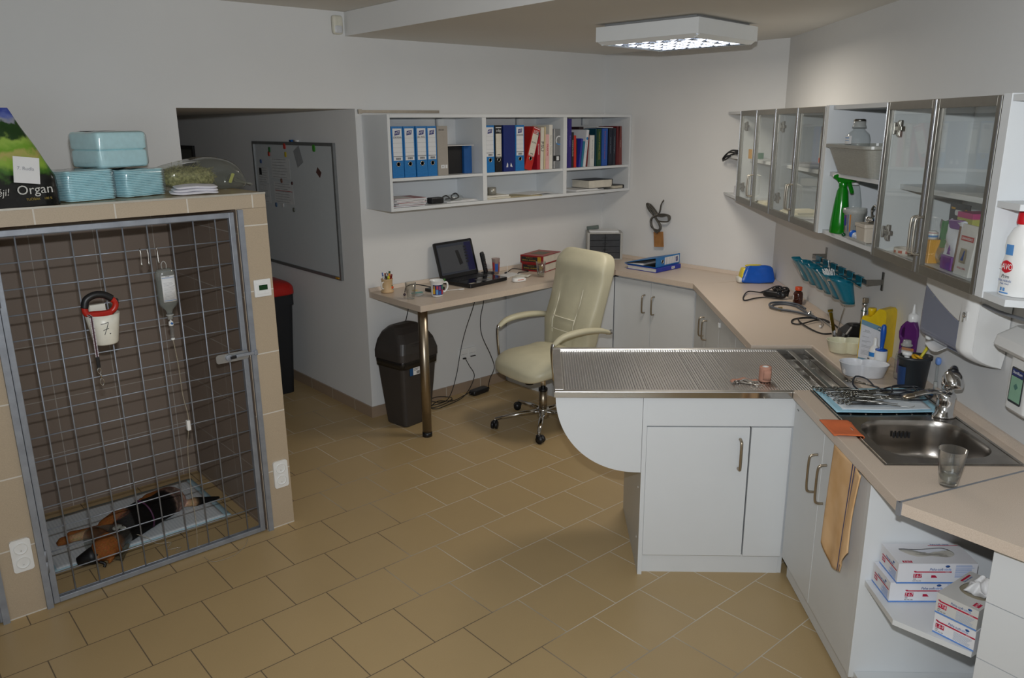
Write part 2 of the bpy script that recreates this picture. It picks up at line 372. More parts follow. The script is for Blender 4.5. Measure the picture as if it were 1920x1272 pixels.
# ------------------------------------------------------------------ things on the kennel block
ZK = 1.702
def wrinkle(x, y, z, a=0.003, f=60): return a*(math.sin(f*x+1.3*math.sin(f*0.7*z))+math.sin(f*0.8*y+f*0.6*z))
M_pad = mat('blue_pad_paper', 'd0f4f8', 0.6, var=0.05, scale=40)
M_film = glass('packing_film', 'f4f8fa', 0.05, 2.2, rough=0.10, body='e4eef0')
def pad_pack(name, label, x, y, z, rz, L, D, H, sheets=18, side=False):
    t = thing(name, label, 'pads', (x, y, z), rz, group='shrink wrapped packs of blue pads')
    mb = MB(); rnd = random.Random(len(label))
    for k in range(sheets):
        h = H/sheets; j = rnd.uniform(-0.002, 0.002)
        mb.sup(L/2-0.006+j, D/2-0.006, h*0.52, 0.45 if sheets > 4 else 0.2, 0.16, 40, 7 if sheets > 4 else 21, 0, T(0, 0, h*(k+0.5)))
    obj('pad_stack', mb, M_pad, t)
    f = MB().sup(L/2, D/2, H/2+0.003, 0.22, 0.2, 64, 25, 0, T(0, 0, H/2), fn=lambda a, b, c: (a+wrinkle(a, b, c, 0.0012, 90), b+wrinkle(b, c, a, 0.0012, 80), max(c+wrinkle(c, a, b, 0.0012, 85), -H/2+0.0005)))
    obj('plastic_wrap', f, M_film, t)
    return t
pad_pack('pad_pack', 'shrink wrapped blue pads beside the dark food bag, left one of the two lower packs', 0.855, 3.80, ZK, 0.30, 0.225, 0.24, 0.125)
pad_pack('pad_pack', 'shrink wrapped blue pads under the top pack, right one of the two lower packs', 1.085, 3.86, ZK, 0.42, 0.225, 0.22, 0.118, 16)
tp = pad_pack('pad_pack', 'tall shrink wrapped pack of blue pads lying on top of the other two packs', 1.02, 3.87, ZK+0.129, 0.34, 0.25, 0.22, 0.15, 2)
lb = obj('label_sheet', MB().box(-0.09, 0.09, -0.05, 0.06, 0.1545, 0.1555), M_paper, tp)
text('Inkontinenzunterlagen', 0.012, M_ink, tp, (0, 0.02, 0.156), (-1, 0, 0), (0, -1, 0)); text('60 x 90 cm  25 ks', 0.012, M_ink, tp, (0, 0.0, 0.156), (-1, 0, 0), (0, -1, 0))
# dark food bag with a landscape print
def bag_mat():
    m, nt, b, out = nodes_of('food_bag_print'); L = nt.links.new
    tc = nt.nodes.new('ShaderNodeTexCoord'); sp = nt.nodes.new('ShaderNodeSeparateXYZ'); L(tc.outputs['Object'], sp.inputs[0])
    nz = nt.nodes.new('ShaderNodeTexNoise'); nz.inputs['Scale'].default_value = 22; nz.inputs['Detail'].default_value = 6; L(tc.outputs['Object'], nz.inputs['Vector'])
    X = NX(nt)
    h = X('ADD', sp.outputs[2], X('MULTIPLY', X('SUBTRACT', nz.outputs['Fac'], 0.5), 0.10))
    rp = nt.nodes.new('ShaderNodeValToRGB'); L(X('DIVIDE', h, 0.37), rp.inputs[0])
    cr = rp.color_ramp; cr.interpolation = 'EASE'
    E = cr.elements; E[0].position = 0.0; E[0].color = col('0b0c0c'); E[1].position = 1.0; E[1].color = col('3a4a9a')
    for p, c in ((0.27, '0c0f0d'), (0.36, '3f6a1f'), (0.46, '86a83a'), (0.54, 'a8a05a'), (0.60, '6f9a2e'), (0.70, '8fae4a'), (0.76, '1d3a18'), (0.84, '22421c'), (0.87, '8f93a0'), (0.93, '5f6db0')):
        e = E.new(p); e.color = col(c)
    L(rp.outputs[0], b.inputs['Base Color']); b.inputs['Roughness'].default_value = 0.22
    n2 = nt.nodes.new('ShaderNodeTexNoise'); n2.inputs['Scale'].default_value = 16; L(tc.outputs['Object'], n2.inputs['Vector'])
    bp = nt.nodes.new('ShaderNodeBump'); bp.inputs['Distance'].default_value = 0.006; bp.inputs['Strength'].default_value = 0.7; L(n2.outputs['Fac'], bp.inputs['Height']); L(bp.outputs[0], b.inputs['Normal'])
    return m
fb = thing('dog_food_bag', 'dark pet food bag with green landscape print and white note on the kennel top', 'food bag', (0.58, 3.66, ZK), 0.06)
def bagf(u, v):
    a = 2*PI*u; z = 0.375*v
    k = 1-max(0, v-0.55)*0.9
    w_ = 0.17*(1-0.55*max(0, v-0.3)); d = 0.062*(1-v**3*0.95)+0.002
    x = w_*math.copysign(abs(math.cos(a))**0.45, math.cos(a)); y = d*math.copysign(abs(math.sin(a))**0.6, math.sin(a))
    x += -0.09*max(0, v-0.30)**1.1
    q = 0.005*math.sin(40*x+9*z)*math.sin(30*z)*(0.3+v)
    return (x+q, y+q*0.8+0.03*v, z)
bmsh = MB().grid(bagf, 64, 34, 0, None, cu=True)
bmsh.add([bagf(i/64, 0) for i in range(64)], [tuple(range(64))])
obj('bag_body', bmsh, bag_mat(), fb)
nt_ = obj('paper_note', MB().box(-0.045, 0.045, -0.0007, 0.0007, -0.05, 0.05), M_paper, fb, loc=(0.055, -0.072, 0.14), rot=(-0.10, 0.13, 0))
text('7. Rudla', 0.018, mat('pencil', '8d8d96', 0.7), fb, (0.052, -0.0745, 0.146), (1, 0, -0.13), (0.13, 0, 1))
M_lt = mat('bag_silver', 'c4c4be', 0.35); M_gold = mat('bag_gold', 'a08a2c', 0.5)
text('Organ', 0.05, M_lt, fb, (0.075, -0.0665, 0.064), (1, 0, 0.03), (0, 0, 1)); text('zdravěji!', 0.036, M_lt, fb, (-0.075, -0.0665, 0.052), (1, 0, 0.12), (0, 0, 1), slant=0.2)
text('TUČŇÁK    100 %', 0.012, M_gold, fb, (0.085, -0.0665, 0.028), (1, 0, 0.02), (0, 0, 1))
# empty clear bag behind the food bag
obj('clear_plastic_bag', MB().grid(lambda u, v: (0.17*(u-0.5)*(1.0-0.75*v)*2, 0.012*math.sin(9*u+3*v), 0.16*v*(1-0.3*(u))), 14, 10), glass('grey_film', 'dcdcda', 0.35, 0.9, 0.1, '8d8c88'), None, (0.73, 3.86, ZK), (-0.1, 0, 0.2), solid=0.002,
    label='crumpled clear plastic bag standing between the dark food bag and the blue pads', cat='plastic bag')
# hay bag
hb = thing('hay_bag', 'clear plastic bag of green hay lying at the right end of the kennel top', 'hay bag', (1.43, 3.98, ZK), 0.12)
def hayw(a, b, c):
    z = max(c, -0.068)
    return (a+wrinkle(a, b, c, 0.004, 45), b+wrinkle(b, c, a, 0.004, 40), max(z+0.010*math.sin(17*a)*(z > 0)-abs(a)*0.15*(1 if a > 0 else .4), -0.069))
obj('bag_film', MB().sup(0.215, 0.12, 0.085, 0.75, 0.6, 72, 33, 0, T(0.015, 0, 0.07), fn=hayw), glass('bag_film', 'eceee9', 0.10, 1.0, 0.08, 'b9bbb4'), hb)
M_hay = mat('dry_hay', '6a6830', 0.9, scale=70, c2='c8c284', detail=8, bump=1.0, bscale=150)
hy = MB(); rnd = random.Random(3)
hy.sup(0.125, 0.075, 0.045, 0.7, 0.7, 28, 15, 0, T(-0.055, -0.01, 0.056), fn=lambda a, b, c: (a+rnd.uniform(-.003, .003), b+rnd.uniform(-.003, .003), c+rnd.uniform(-.003, .003)))
for k in range(600):
    a = rnd.uniform(0, 2*PI); t = rnd.uniform(-0.3, 1.4); q = rnd.uniform(0.75, 1.06)
    p = Vector((-0.055+0.125*q*math.cos(a)*math.cos(t*0.8), -0.01+0.075*q*math.sin(a)*math.cos(t*0.8), 0.056+0.048*q*math.sin(t)))
    p.z = max(p.z, 0.008)
    d = Vector((rnd.gauss(0, 1), rnd.gauss(0, .5), rnd.gauss(0, .35))).normalized()*rnd.uniform(0.02, 0.04)
    q0 = p-d; q1 = p+d; q0.z = max(q0.z, .004); q1.z = max(q1.z, .004)
    hy.tube([q0, p+Vector((0, 0, .004)), q1], 0.0011, 3)
tag(obj('hay', hy, M_hay, hb), kind='stuff')
obj('paper_slip', MB().grid(lambda u, v: (-0.1+0.09*u, -0.07+0.06*v, 0.128+0.006*math.sin(2*u)), 5, 4), M_paper, hb, solid=0.001)
obj('bag_tail', MB().grid(lambda u, v: (0.17+0.10*u, -0.05+0.09*v, 0.008+0.055*(1-u)*(0.4+0.6*math.sin(PI*v))+0.008*math.sin(14*v)*u), 10, 12), MATS['bag_film'], hb, solid=0.001)
obj('product_tag', MB().prism(rrect(-0.008, 0.008, -0.025, 0.025, .004), 0, 0.001, 'y'), mat('tag_yellow', 'c8c86a', .5), hb, loc=(0.135, -0.085, 0.05), rot=(0.3, 0.3, 0))
# folded white cloth
fc = MB()
for k in range(3):
    fc.sup(0.105-0.006*k, 0.055, 0.0075, 0.7, 0.35, 40, 11, 0, T(0.004*k, 0.003*k, 0.0075+0.0125*k, 0.05*k), fn=lambda a, b, c, k=k: (a, b+0.004*math.sin(30*a+k), c+0.002*math.sin(40*a+k)+0.003*math.sin(22*b)))
obj('folded_cloth', fc, mat('white_cloth', 'dcdae0', .85, bump=.3, bscale=400), None, (1.315, 3.72, ZK+0.001), (0, 0, -0.25), label='small folded white cloth on the kennel top in front of the hay bag', cat='cloth')

# ------------------------------------------------------------------ fittings on the tiled posts
th = thing('thermostat', 'white wall thermostat with a green display on the right tiled post', 'thermostat', (1.53, 3.569, 1.255))
obj('housing', MB().box(-0.042, 0.042, -0.012, 0, -0.042, 0.042), M_wplast, th, bevel=.004)
obj('bezel', MB().box(-0.03, 0.03, -0.016, -0.012, -0.028, 0.028), M_wplast, th, bevel=.002)
obj('display', MB().box(-0.021, 0.021, -0.0175, -0.016, -0.008, 0.016), mat('green_display', '0e3b1c', .25), th)
obj('button', MB().box(-0.018, -0.006, -0.018, -0.016, -0.021, -0.015).box(0.006, 0.018, -0.018, -0.016, -0.021, -0.015), M_wplast, th)
def socket(label, x, y, z, w_=0.075, h=0.145):
    s = thing('double_socket', label, 'socket', (x, y, z), group='double wall sockets')
    obj('cover_plate', MB().prism(rrect(-w_/2, w_/2, -h/2, h/2, .012), -0.010, 0, 'y'), M_wplast, s, bevel=.003)
    for k in (1, -1):
        ring = MB(); M = T(0, -0.0102, 0.032*k, 0, PI/2)
        ring.shell([(0.026, 0), (0.026, 0.003), (0.022, 0.003), (0.021, -0.006), (1e-5, -0.006)], 28, 0, M)
        for dx in (-0.0095, 0.0095): ring.cyl((dx, -0.0042, 0.032*k+(.004*k)), (dx, -0.0052, 0.032*k+(.004*k)), 0.0028, 8, 1)
        ring.cyl((0, -0.004, 0.032*k-0.01), (0, -0.012, 0.032*k-0.01), 0.0022, 8, 2)
        obj('outlet', ring, [M_wplast, M_black, M_chrome], s)
    return s
socket('white double socket on the right tiled post below the thermostat', 1.535, 3.569, 0.289)
socket('white double socket on the left tiled post beside the gate hinge', 0.383, 3.569, 0.281)

# ------------------------------------------------------------------ hung on the gate
YG = 3.585
cup = thing('hanging_cup', 'white plastic cup marked with a 7 hanging on the gate mesh', 'cup', (0.81, 3.510, 1.13))
prof = [(1e-5, 0.0), (0.043, 0.0), (0.047, 0.005), (0.0585, 0.08), (0.0655, 0.128), (0.0635, 0.128), (0.0565, 0.08), (0.045, 0.007), (1e-5, 0.006)]
obj('cup_body', MB().shell(prof, 40), mat('cup_white', 'e6e3d6', .35), cup)
obj('hang_tab', MB().box(-0.03, 0.03, 0.057, 0.062, 0.10, 0.155).box(-0.03, 0.03, 0.062, 0.083, 0.150, 0.155).box(-0.03, 0.03, 0.080, 0.083, 0.125, 0.155), MATS['cup_white'], cup, bevel=.001)
def on_cup(u, z, off=0.0008):   # point on the cup wall
    r = 0.047+(0.0655-0.047)*(z/0.128)+off; return (r*math.sin(u), -r*math.cos(u), z)
def cstroke(P, mb, r=.0009):
    mb.tube([on_cup(a, b) for a, b in spline([(p[0], p[1], 0) for p in P], 4) for a, b in [(a, b)]] if False else [on_cup(p.x, p.y) for p in spline([(q[0], q[1], 0) for q in P], 4)], r, 5)
ds = MB(); D0 = -.30
cstroke([(D0-0.10, 0.094), (D0+.12, 0.096), (D0+0.36, 0.100)], ds, .0012); cstroke([(D0+0.36, 0.100), (D0+0.26, 0.078), (D0+0.05, 0.048)], ds, .0012); cstroke([(D0+0.0, 0.066), (D0+0.18, 0.071), (D0+0.36, 0.073)], ds, .0012)
ds.ball(on_cup(D0+0.44, 0.050), .0026, 6)
obj('digit_marking', ds, M_ink, cup)
ls = thing('retractable_leash', 'red leash with black grip sitting in the white cup, reflective strap hanging down', 'leash', (0.80, 3.506, 1.262))
hl = spline([(-0.05, -0.012, 0.005), (-0.055, -0.012, 0.035), (-0.045, -0.012, 0.06), (-0.015, -0.012, 0.075), (0.02, -0.012, 0.072), (0.05, -0.012, 0.052), (0.062, -0.012, 0.035), (0.055, -0.012, 0.012), (0.03, -0.012, -0.002), (-0.02, -0.012, 0.0)], 5, True)
obj('handle', MB().tube([p for p in hl], 0.0125, 10, closed=True).box(-0.040, 0.042, -0.026, 0.000, -0.07, 0.008), mat('leash_red', 'b02418', .35), ls, bevel=.006)
obj('grip', MB().tube(spline([(-0.055, -0.012, 0.03), (-0.045, -0.012, 0.062), (-0.013, -0.012, 0.078), (0.022, -0.012, 0.074), (0.050, -0.012, 0.055)], 6), 0.0150, 12), M_black, ls)
obj('brake_button', MB().box(0.052, 0.074, -0.02, -0.004, 0.03, 0.052), M_black, ls, bevel=.003)
def strap_mat():
    m, nt, b, out = nodes_of('reflective_strap'); L = nt.links.new; X = NX(nt)
    tc = nt.nodes.new('ShaderNodeTexCoord'); sp = nt.nodes.new('ShaderNodeSeparateXYZ'); L(tc.outputs['Object'], sp.inputs[0])
    dots = X('MULTIPLY', X('GREATER_THAN', X('FRACT', X('MULTIPLY', sp.outputs[2], 190)), 0.4), X('GREATER_THAN', X('ABSOLUTE', X('ADD', sp.outputs[0], 0.048)), 0.0028))
    mx = nt.nodes.new('ShaderNodeMix'); mx.data_type = 'RGBA'; L(dots, mx.inputs[0]); mx.inputs[6].default_value = col('3a1220'); mx.inputs[7].default_value = col('e0dce0')
    L(mx.outputs[2], b.inputs['Base Color']); return m
obj('strap', MB().box(-0.0545, -0.0415, -0.0690, -0.0675, -0.165, 0.003).box(-0.0545, -0.0415, -0.0690, -0.02, 0.001, 0.0035), strap_mat(), ls)
obj('strap_end', MB().box(-0.0545, -0.0415, -0.0720, -0.065, -0.212, -0.165), M_black, ls, bevel=.002)
cl = MB().tube(spline([(-0.048, -0.067, -0.212), (-0.041, -0.067, -0.224), (-0.048, -0.067, -0.237), (-0.055, -0.067, -0.224)], 6, True), .0016, 6, closed=True)
cl.cyl((-0.046, -0.067, -0.236), (-0.044, -0.067, -0.257), .003, 8).tube(spline([(-0.044, -0.067, -0.257), (-0.036, -0.067, -0.273), (-0.043, -0.067, -0.289), (-0.051, -0.067, -0.275)], 6, True), .0019, 6, closed=True)
obj('snap_hook', cl, M_chrome, ls)
# infusion bottle
iv = thing('infusion_bottle', 'clear infusion bottle with white label hanging upside down on the gate', 'infusion bottle', (1.088, 3.545, 1.20))
ivp = [(0.0105, 0.0), (0.013, 0.012), (0.016, 0.022), (0.034, 0.04), (0.041, 0.055), (0.0415, 0.18), (0.039, 0.196), (0.03, 0.205), (1e-5, 0.206)]
obj('bottle_body', MB().lathe(ivp, 32, sy=.62), glass('iv_plastic', 'e6eae8', 0.22, 1.0, .05, 'b9bcb8'), iv)
obj('fluid', MB().lathe([(0.009, 0.002), (0.011, 0.012), (0.014, 0.022), (0.032, 0.041), (0.0395, 0.056), (0.0398, 0.150), (1e-5, 0.150)], 32, sy=.6), glass('iv_fluid', 'dfe3e2', .08, .4, body='c8ccc8'), iv)
obj('neck_cap', MB().lathe([(0.012, -0.020), (0.0125, -0.004), (0.0165, -0.003), (0.0165, 0.002), (0.011, 0.003)], 24), M_milky, iv)
lab = MB().grid(lambda u, v: (0.0425*math.sin(-0.62+1.52*u), -0.0268*math.cos(-0.62+1.52*u), 0.062+0.115*v), 18, 2)
obj('bottle_label', lab, M_paper, iv, solid=.0004)
M_lblue = mat('label_blue', '4f86c0', .6); M_grey = mat('label_grey', '8c8f93', .6)
ll = MB(); lb2 = MB()
def ivpt(u, z): a = -0.62+1.52*u; return (0.0431*math.sin(a), -0.0274*math.cos(a), z)
for z in (0.168, 0.068): lb2.tube([ivpt(.05+.9*k/8, z) for k in range(9)], .0009, 4)
rnd = random.Random(5)
for k in range(14):
    z = 0.075+0.0055*k; e = rnd.uniform(.6, .92); ll.tube([ivpt(.12+(e-.12)*j/6, z) for j in range(7)], .0005, 4)
for k in range(9): ll.tube([ivpt(.3+.03*k, .172), ivpt(.3+.03*k, .176)], .0006, 4)
obj('label_print', ll, M_grey, iv); obj('label_band', lb2, M_lblue, iv)
obj('hanger_loop', MB().tube(spline([(-0.008, 0, 0.203), (-0.010, 0, 0.225), (0, 0, 0.238), (0.010, 0, 0.225), (0.008, 0, 0.203)], 5), .0018, 6), M_milky, iv)
il = thing('infusion_line', 'thin clear infusion line with drip chamber running from the bottle down to the dog', 'infusion line', (1.088, 3.545, 1.15))
obj('spike', MB().lathe([(0.0095, 0.0), (0.0105, 0.004), (0.0095, 0.018), (0.0035, 0.022), (0.003, 0.028)], 20), M_wplast, il)
obj('vent_cap', MB().cyl((0, -0.009, 0.012), (0, -0.015, 0.012), .005, 14), M_blue, il)
obj('drip_chamber', MB().lathe([(0.0085, 0.0), (0.0085, -0.055), (0.006, -0.060), (1e-5, -0.060)], 20), M_clear, il)
obj('chamber_base', MB().lathe([(0.006, -0.066), (0.009, -0.063), (0.0085, -0.057), (1e-5, -0.056)], 16), M_wplast, il)
obj('tube', MB().tube(spline([(0, 0, -0.064), (0.008, -0.002, -0.18), (0.012, 0.0, -0.33), (0.024, 0.0, -0.45), (0.010, 0.02, -0.60), (0.006, 0.03, -0.80), (0.010, 0.035, -0.98), (0.006, 0.045, -1.10), (0.0, 0.06, -1.142), (-0.04, 0.10, -1.145), (-0.07, 0.13, -1.145), (-0.04, 0.15, -1.145), (-0.10, 0.17, -1.144), (-0.07, 0.20, -1.13), (-0.13, 0.22, -1.12), (-0.16, 0.25, -1.09), (-0.20, 0.275, -1.068)], 7), .0019, 6), glass('line_tube', 'ffffff', .45, .8, .1, 'b7ad98'), il)
obj('roller_clamp', MB().box(0.011, 0.027, -0.012, 0.008, -0.50, -0.452), M_wplast, il, bevel=.003)
obj('spare_loop', MB().tube(spline([(0.01, -0.02, -1.147), (0.03, -0.09, -1.147), (0.12, -0.10, -1.147), (0.20, -0.05, -1.147), (0.24, 0.01, -1.147)], 7), .0014, 6), MATS['line_tube'], il)
def s_hook(label, x, tilt):
    P = [(-0.006, 0, -0.008), (-0.0065, 0, 0.002), (0, 0, 0.008), (0.0065, 0, 0.002), (0.004, 0, -0.02), (-0.003, 0, -0.045), (-0.006, 0, -0.06), (0, 0, -0.068), (0.007, 0, -0.062), (0.007, 0, -0.05)]
    return obj('s_hook', MB().tube(spline(P, 5), .0021, 6), M_steel, None, (x, 3.5775, 1.489), (0, tilt, 1.1), label=label, cat='hook', group='steel hooks on the gate mesh')
s_hook('steel hook on the gate mesh, leftmost of the three above the infusion bottle', 1.009, 0.05); s_hook('empty steel hook on the gate mesh, middle one of three', 1.039, 0.0); s_hook('steel hook on the gate mesh that carries the infusion bottle', 1.078, -0.12)

# ------------------------------------------------------------------ absorbent pad and the dog
def padm(name, cA, cB, ring):
    m, nt, b, out = nodes_of(name); L = nt.links.new
    tc = nt.nodes.new('ShaderNodeTexCoord'); ch = nt.nodes.new('ShaderNodeTexChecker'); ch.inputs['Scale'].default_value = 90
    mp = nt.nodes.new('ShaderNodeMapping'); mp.inputs['Rotation'].default_value = (0, 0, PI/4); L(tc.outputs['Object'], mp.inputs[0]); L(mp.outputs[0], ch.inputs['Vector'])
    ch.inputs[1].default_value = col(cA); ch.inputs[2].default_value = col(cB); L(ch.outputs[0], b.inputs['Base Color']); b.inputs['Roughness'].default_value = .8
    bp = nt.nodes.new('ShaderNodeBump'); bp.inputs['Distance'].default_value = .002; L(ch.outputs[1], bp.inputs['Height']); L(bp.outputs[0], b.inputs['Normal']); return m
M_quilt = padm('quilted_pad', 'd2d6d8', 'c2c8cc', 0)
pd = thing('absorbent_pad', 'white quilted absorbent pad with light blue border on the kennel floor under the dog', 'pad', (0.95, 4.16, 0.001))
obj('pad_border', MB().grid(lambda u, v: (0.42*(2*u-1), 0.30*(2*v-1), 0.0015+0.002*abs(math.sin(12*u))*(1 if v in (0, 1) else 0)), 40, 20), mat('pad_border_blue', 'a3bfca', .6), pd, solid=.0016)
obj('pad_quilt', MB().grid(lambda u, v: (0.398*(2*u-1)-.010, 0.285*(2*v-1), 0.004+0.0008*math.sin(25*u)*math.sin(20*v)), 40, 24), M_quilt, pd, solid=.002)

def make_dog():
    """sleeping puppy on its side, back to the room, head to the left"""
    S = []   # spheres (centre, radius, colour tag)
    def seg(p0, r0, p1, r1, c, k=10):
        for i in range(k+1):
            t = i/k; S.append((Vector(p0).lerp(Vector(p1), t), r0+(r1-r0)*t, c))
    BK, TN, PK, DK, LT = 'black', 'tan', 'pink', 'muzzle', 'pale'
    # trunk (deep chest -> narrow waist -> rump)
    seg((0.875, 3.945, 0.075), 0.078, (0.955, 3.995, 0.078), 0.082, BK)
    seg((0.955, 3.995, 0.078), 0.082, (1.055, 4.045, 0.072), 0.073, BK)
    seg((1.055, 4.045, 0.072), 0.073, (1.135, 4.085, 0.075), 0.076, BK)
    seg((1.135, 4.085, 0.075), 0.076, (1.165, 4.095, 0.06), 0.055, PK, 4)
    # shoulder and upper side (tan shoulder patch), neck
    seg((0.862, 3.965, 0.105), 0.062, (0.80, 3.985, 0.085), 0.046, TN, 8)
    seg((0.875, 3.93, 0.08), 0.066, (0.800, 3.855, 0.07), 0.052, BK, 8)
    # head, turned left with the muzzle on the floor
    seg((0.775, 3.825, 0.065), 0.056, (0.735, 3.807, 0.066), 0.058, TN, 6)
    seg((0.72, 3.806, 0.055), 0.046, (0.685, 3.808, 0.047), 0.036, TN, 6)
    # ears: far one folded on top, near one hanging to the floor
    for e in (((0.765, 3.852, 0.105), .018, (0.728, 3.866, 0.096), .011), ((0.728, 3.866, 0.096), .011, (0.705, 3.858, 0.083), .006), ((0.772, 3.785, 0.07), .020, (0.752, 3.760, 0.035), .015), ((0.752, 3.760, 0.035), .015, (0.738, 3.752, 0.016), .008)):
        seg(e[0], e[1], e[2], e[3], TN, 6)
    # front legs reaching left behind the head
    seg((0.80, 3.985, 0.07), 0.040, (0.735, 4.06, 0.042), 0.027, TN); seg((0.735, 4.06, 0.042), 0.026, (0.655, 4.095, 0.028), 0.019, LT); seg((0.655, 4.095, 0.028), 0.021, (0.618, 4.108, 0.022), 0.022, TN, 5)
    seg((0.83, 4.02, 0.04), 0.034, (0.77, 4.115, 0.026), 0.022, TN); seg((0.77, 4.115, 0.026), 0.021, (0.69, 4.15, 0.020), 0.017, TN); seg((0.69, 4.15, 0.020), 0.019, (0.665, 4.158, 0.019), 0.019, TN, 4)
    for k in range(3):
        seg((0.612, 4.098+0.011*k, 0.020), 0.011, (0.598, 4.098+0.012*k, 0.014), 0.009, TN, 3)
    # hind legs folded away from the room: thigh, hock, paw
    seg((1.13, 4.10, 0.085), 0.062, (1.06, 4.185, 0.060), 0.044, TN); seg((1.06, 4.185, 0.060), 0.034, (1.135, 4.255, 0.036), 0.022, TN); seg((1.135, 4.255, 0.036), 0.019, (1.075, 4.30, 0.024), 0.017, TN); seg((1.075, 4.30, 0.024), 0.018, (1.05, 4.31, 0.018), 0.018, TN, 4)
    seg((1.14, 4.11, 0.045), 0.045, (1.10, 4.22, 0.030), 0.028, TN); seg((1.10, 4.22, 0.030), 0.024, (1.16, 4.28, 0.022), 0.018, TN)
    # tail
    seg((1.175, 4.09, 0.05), 0.026, (1.215, 4.09, 0.030), 0.020, PK, 5); seg((1.215, 4.09, 0.030), 0.019, (1.26, 4.085, 0.026), 0.024, LT, 6); seg((1.26, 4.085, 0.026), 0.026, (1.385, 4.075, 0.014), 0.009, BK, 10)
    mb = MB()
    for c, r, k in S: mb.ball(c, r, 7)
    me = bpy.data.meshes.new('tmp'); me.from_pydata(mb.v, [], mb.f); o = bpy.data.objects.new('tmp', me); C.objects.link(o)
    md = o.modifiers.new('r', 'REMESH'); md.mode = 'VOXEL'; md.voxel_size = 0.0055; md.use_smooth_shade = True
    ms = o.modifiers.new('s', 'SMOOTH'); ms.factor = .5; ms.iterations = 6
    dg = bpy.context.evaluated_depsgraph_get(); m2 = bpy.data.meshes.new_from_object(o.evaluated_get(dg)); bpy.data.objects.remove(o)
    m2.name = 'dog'
    ca = m2.color_attributes.new('coat', 'FLOAT_COLOR', 'POINT')
    P = {BK: col('0d0b0a'), TN: col('8a5329'), PK: col('c9a496'), DK: col('121212'), LT: col('a98a68')}
    rnd = random.Random(4)
    for i, v in enumerate(m2.vertices):
        tot = [0, 0, 0]; ws = 0
        for c, r, k in S:
            d = max(0.0005, abs((v.co-c).length-r)+0.002); w_ = 1/d**3; ws += w_
            q = P[k]; tot = [tot[j]+w_*q[j] for j in range(3)]
        cc = [t/ws for t in tot]
        # pale cheeks and grizzled withers
        if v.co.x < 0.70 and v.co.y < 3.83 and v.co.z < 0.07: cc = [0.6*a+0.4*b for a, b in zip(cc, P[LT])]
        if 0.83 < v.co.x < 0.90 and v.co.z > 0.10: cc = [a*rnd.uniform(.6, 1)+0.02 for a in cc]
        ca.data[i].color = (*[max(0, x*rnd.uniform(.82, 1.15)) for x in cc], 1)
    for p in m2.polygons: p.use_smooth = True
    m, nt, b, out = nodes_of('dog_coat'); L = nt.links.new
    at = nt.nodes.new('ShaderNodeVertexColor'); at.layer_name = 'coat'; tc = nt.nodes.new('ShaderNodeTexCoord'); nz = nt.nodes.new('ShaderNodeTexNoise'); nz.inputs['Scale'].default_value = 240; nz.inputs['Detail'].default_value = 4
    mp = nt.nodes.new('ShaderNodeMapping'); mp.inputs['Scale'].default_value = (.35, 1, 1); mp.inputs['Rotation'].default_value = (0, 0, -.5); L(tc.outputs['Object'], mp.inputs[0]); L(mp.outputs[0], nz.inputs['Vector'])
    mr = nt.nodes.new('ShaderNodeMapRange'); mr.inputs[3].default_value = .5; mr.inputs[4].default_value = 1.5; L(nz.outputs['Fac'], mr.inputs[0])
    mx = nt.nodes.new('ShaderNodeMix'); mx.data_type = 'RGBA'; mx.blend_type = 'MULTIPLY'; mx.inputs[0].default_value = 1; L(at.outputs[0], mx.inputs[6]); L(mr.outputs[0], mx.inputs[7]); L(mx.outputs[2], b.inputs['Base Color'])
    bp = nt.nodes.new('ShaderNodeBump'); bp.inputs['Distance'].default_value = .003; bp.inputs['Strength'].default_value = .8; L(nz.outputs['Fac'], bp.inputs['Height']); L(bp.outputs[0], b.inputs['Normal'])
    b.inputs['Roughness'].default_value = .75; b.inputs['Specular IOR Level'].default_value = .15
    m2.materials.clear(); m2.materials.append(m)
    root = thing('dog', 'black and tan puppy asleep on its side behind the kennel mesh', 'dog', (0, 0, 0.0035))
    bo = bpy.data.objects.new('body', m2); C.objects.link(bo); bo.parent = root
    # eye, nose
    ey = MB().ball((0.694, 3.768, 0.066), .006, 6).ball((0.7, 3.835, 0.080), .006, 6)
    obj('eye', ey, mat('dog_eye', '0c0806', .1), root)
    # black muzzle sleeve over the snout
    mz = MB().tube([(0.695, 3.803, 0.053), (0.675, 3.806, 0.048), (0.645, 3.815, 0.040), (0.622, 3.822, 0.034)], [0.044, 0.040, 0.030, 0.021], 20)
    obj('muzzle_sleeve', mz, mat('muzzle_nylon', '101012', .5), root)
    obj('muzzle_strap', MB().tube(spline([(0.70, 3.762, 0.03), (0.718, 3.748, 0.02), (0.712, 3.742, 0.006)], 5), .007, 6), MATS['muzzle_nylon'], root)
    # purple strap round the trunk
    ring = []
    for k in range(17):
        a = -0.5+2.3*k/16; c = Vector((0.962, 3.998, 0.078)); ax = Vector((.45, -.9, 0)).normalized()
        ring.append(c+ax*(0.087*math.cos(a))+Vector((0.0, 0, 1))*(0.087*math.sin(a)))
    obj('harness_strap', MB().tube(ring, .0045, 6, flat=1.0), mat('purple_strap', '4a2242', .6), root)
    # clear protective cone
    ax = Vector((-0.78, -0.48, -0.10)).normalized(); base = Vector((0.842, 3.885, 0.078)); q = ax.to_track_quat('Z', 'Y').to_matrix().to_4x4()
    def cone(u, v):
        a = 2*PI*u; r = 0.058+0.058*v; p = (Matrix.Translation(base) @ q) @ Vector((r*math.cos(a), r*math.sin(a), 0.125*v)); p.z = max(p.z, 0.001+0.002*v); return p
    obj('protective_cone', MB().grid(cone, 40, 10, cu=True), glass('cone_plastic', 'eceeed', .05, .7, .1, 'aaa79f'), root, solid=.001)
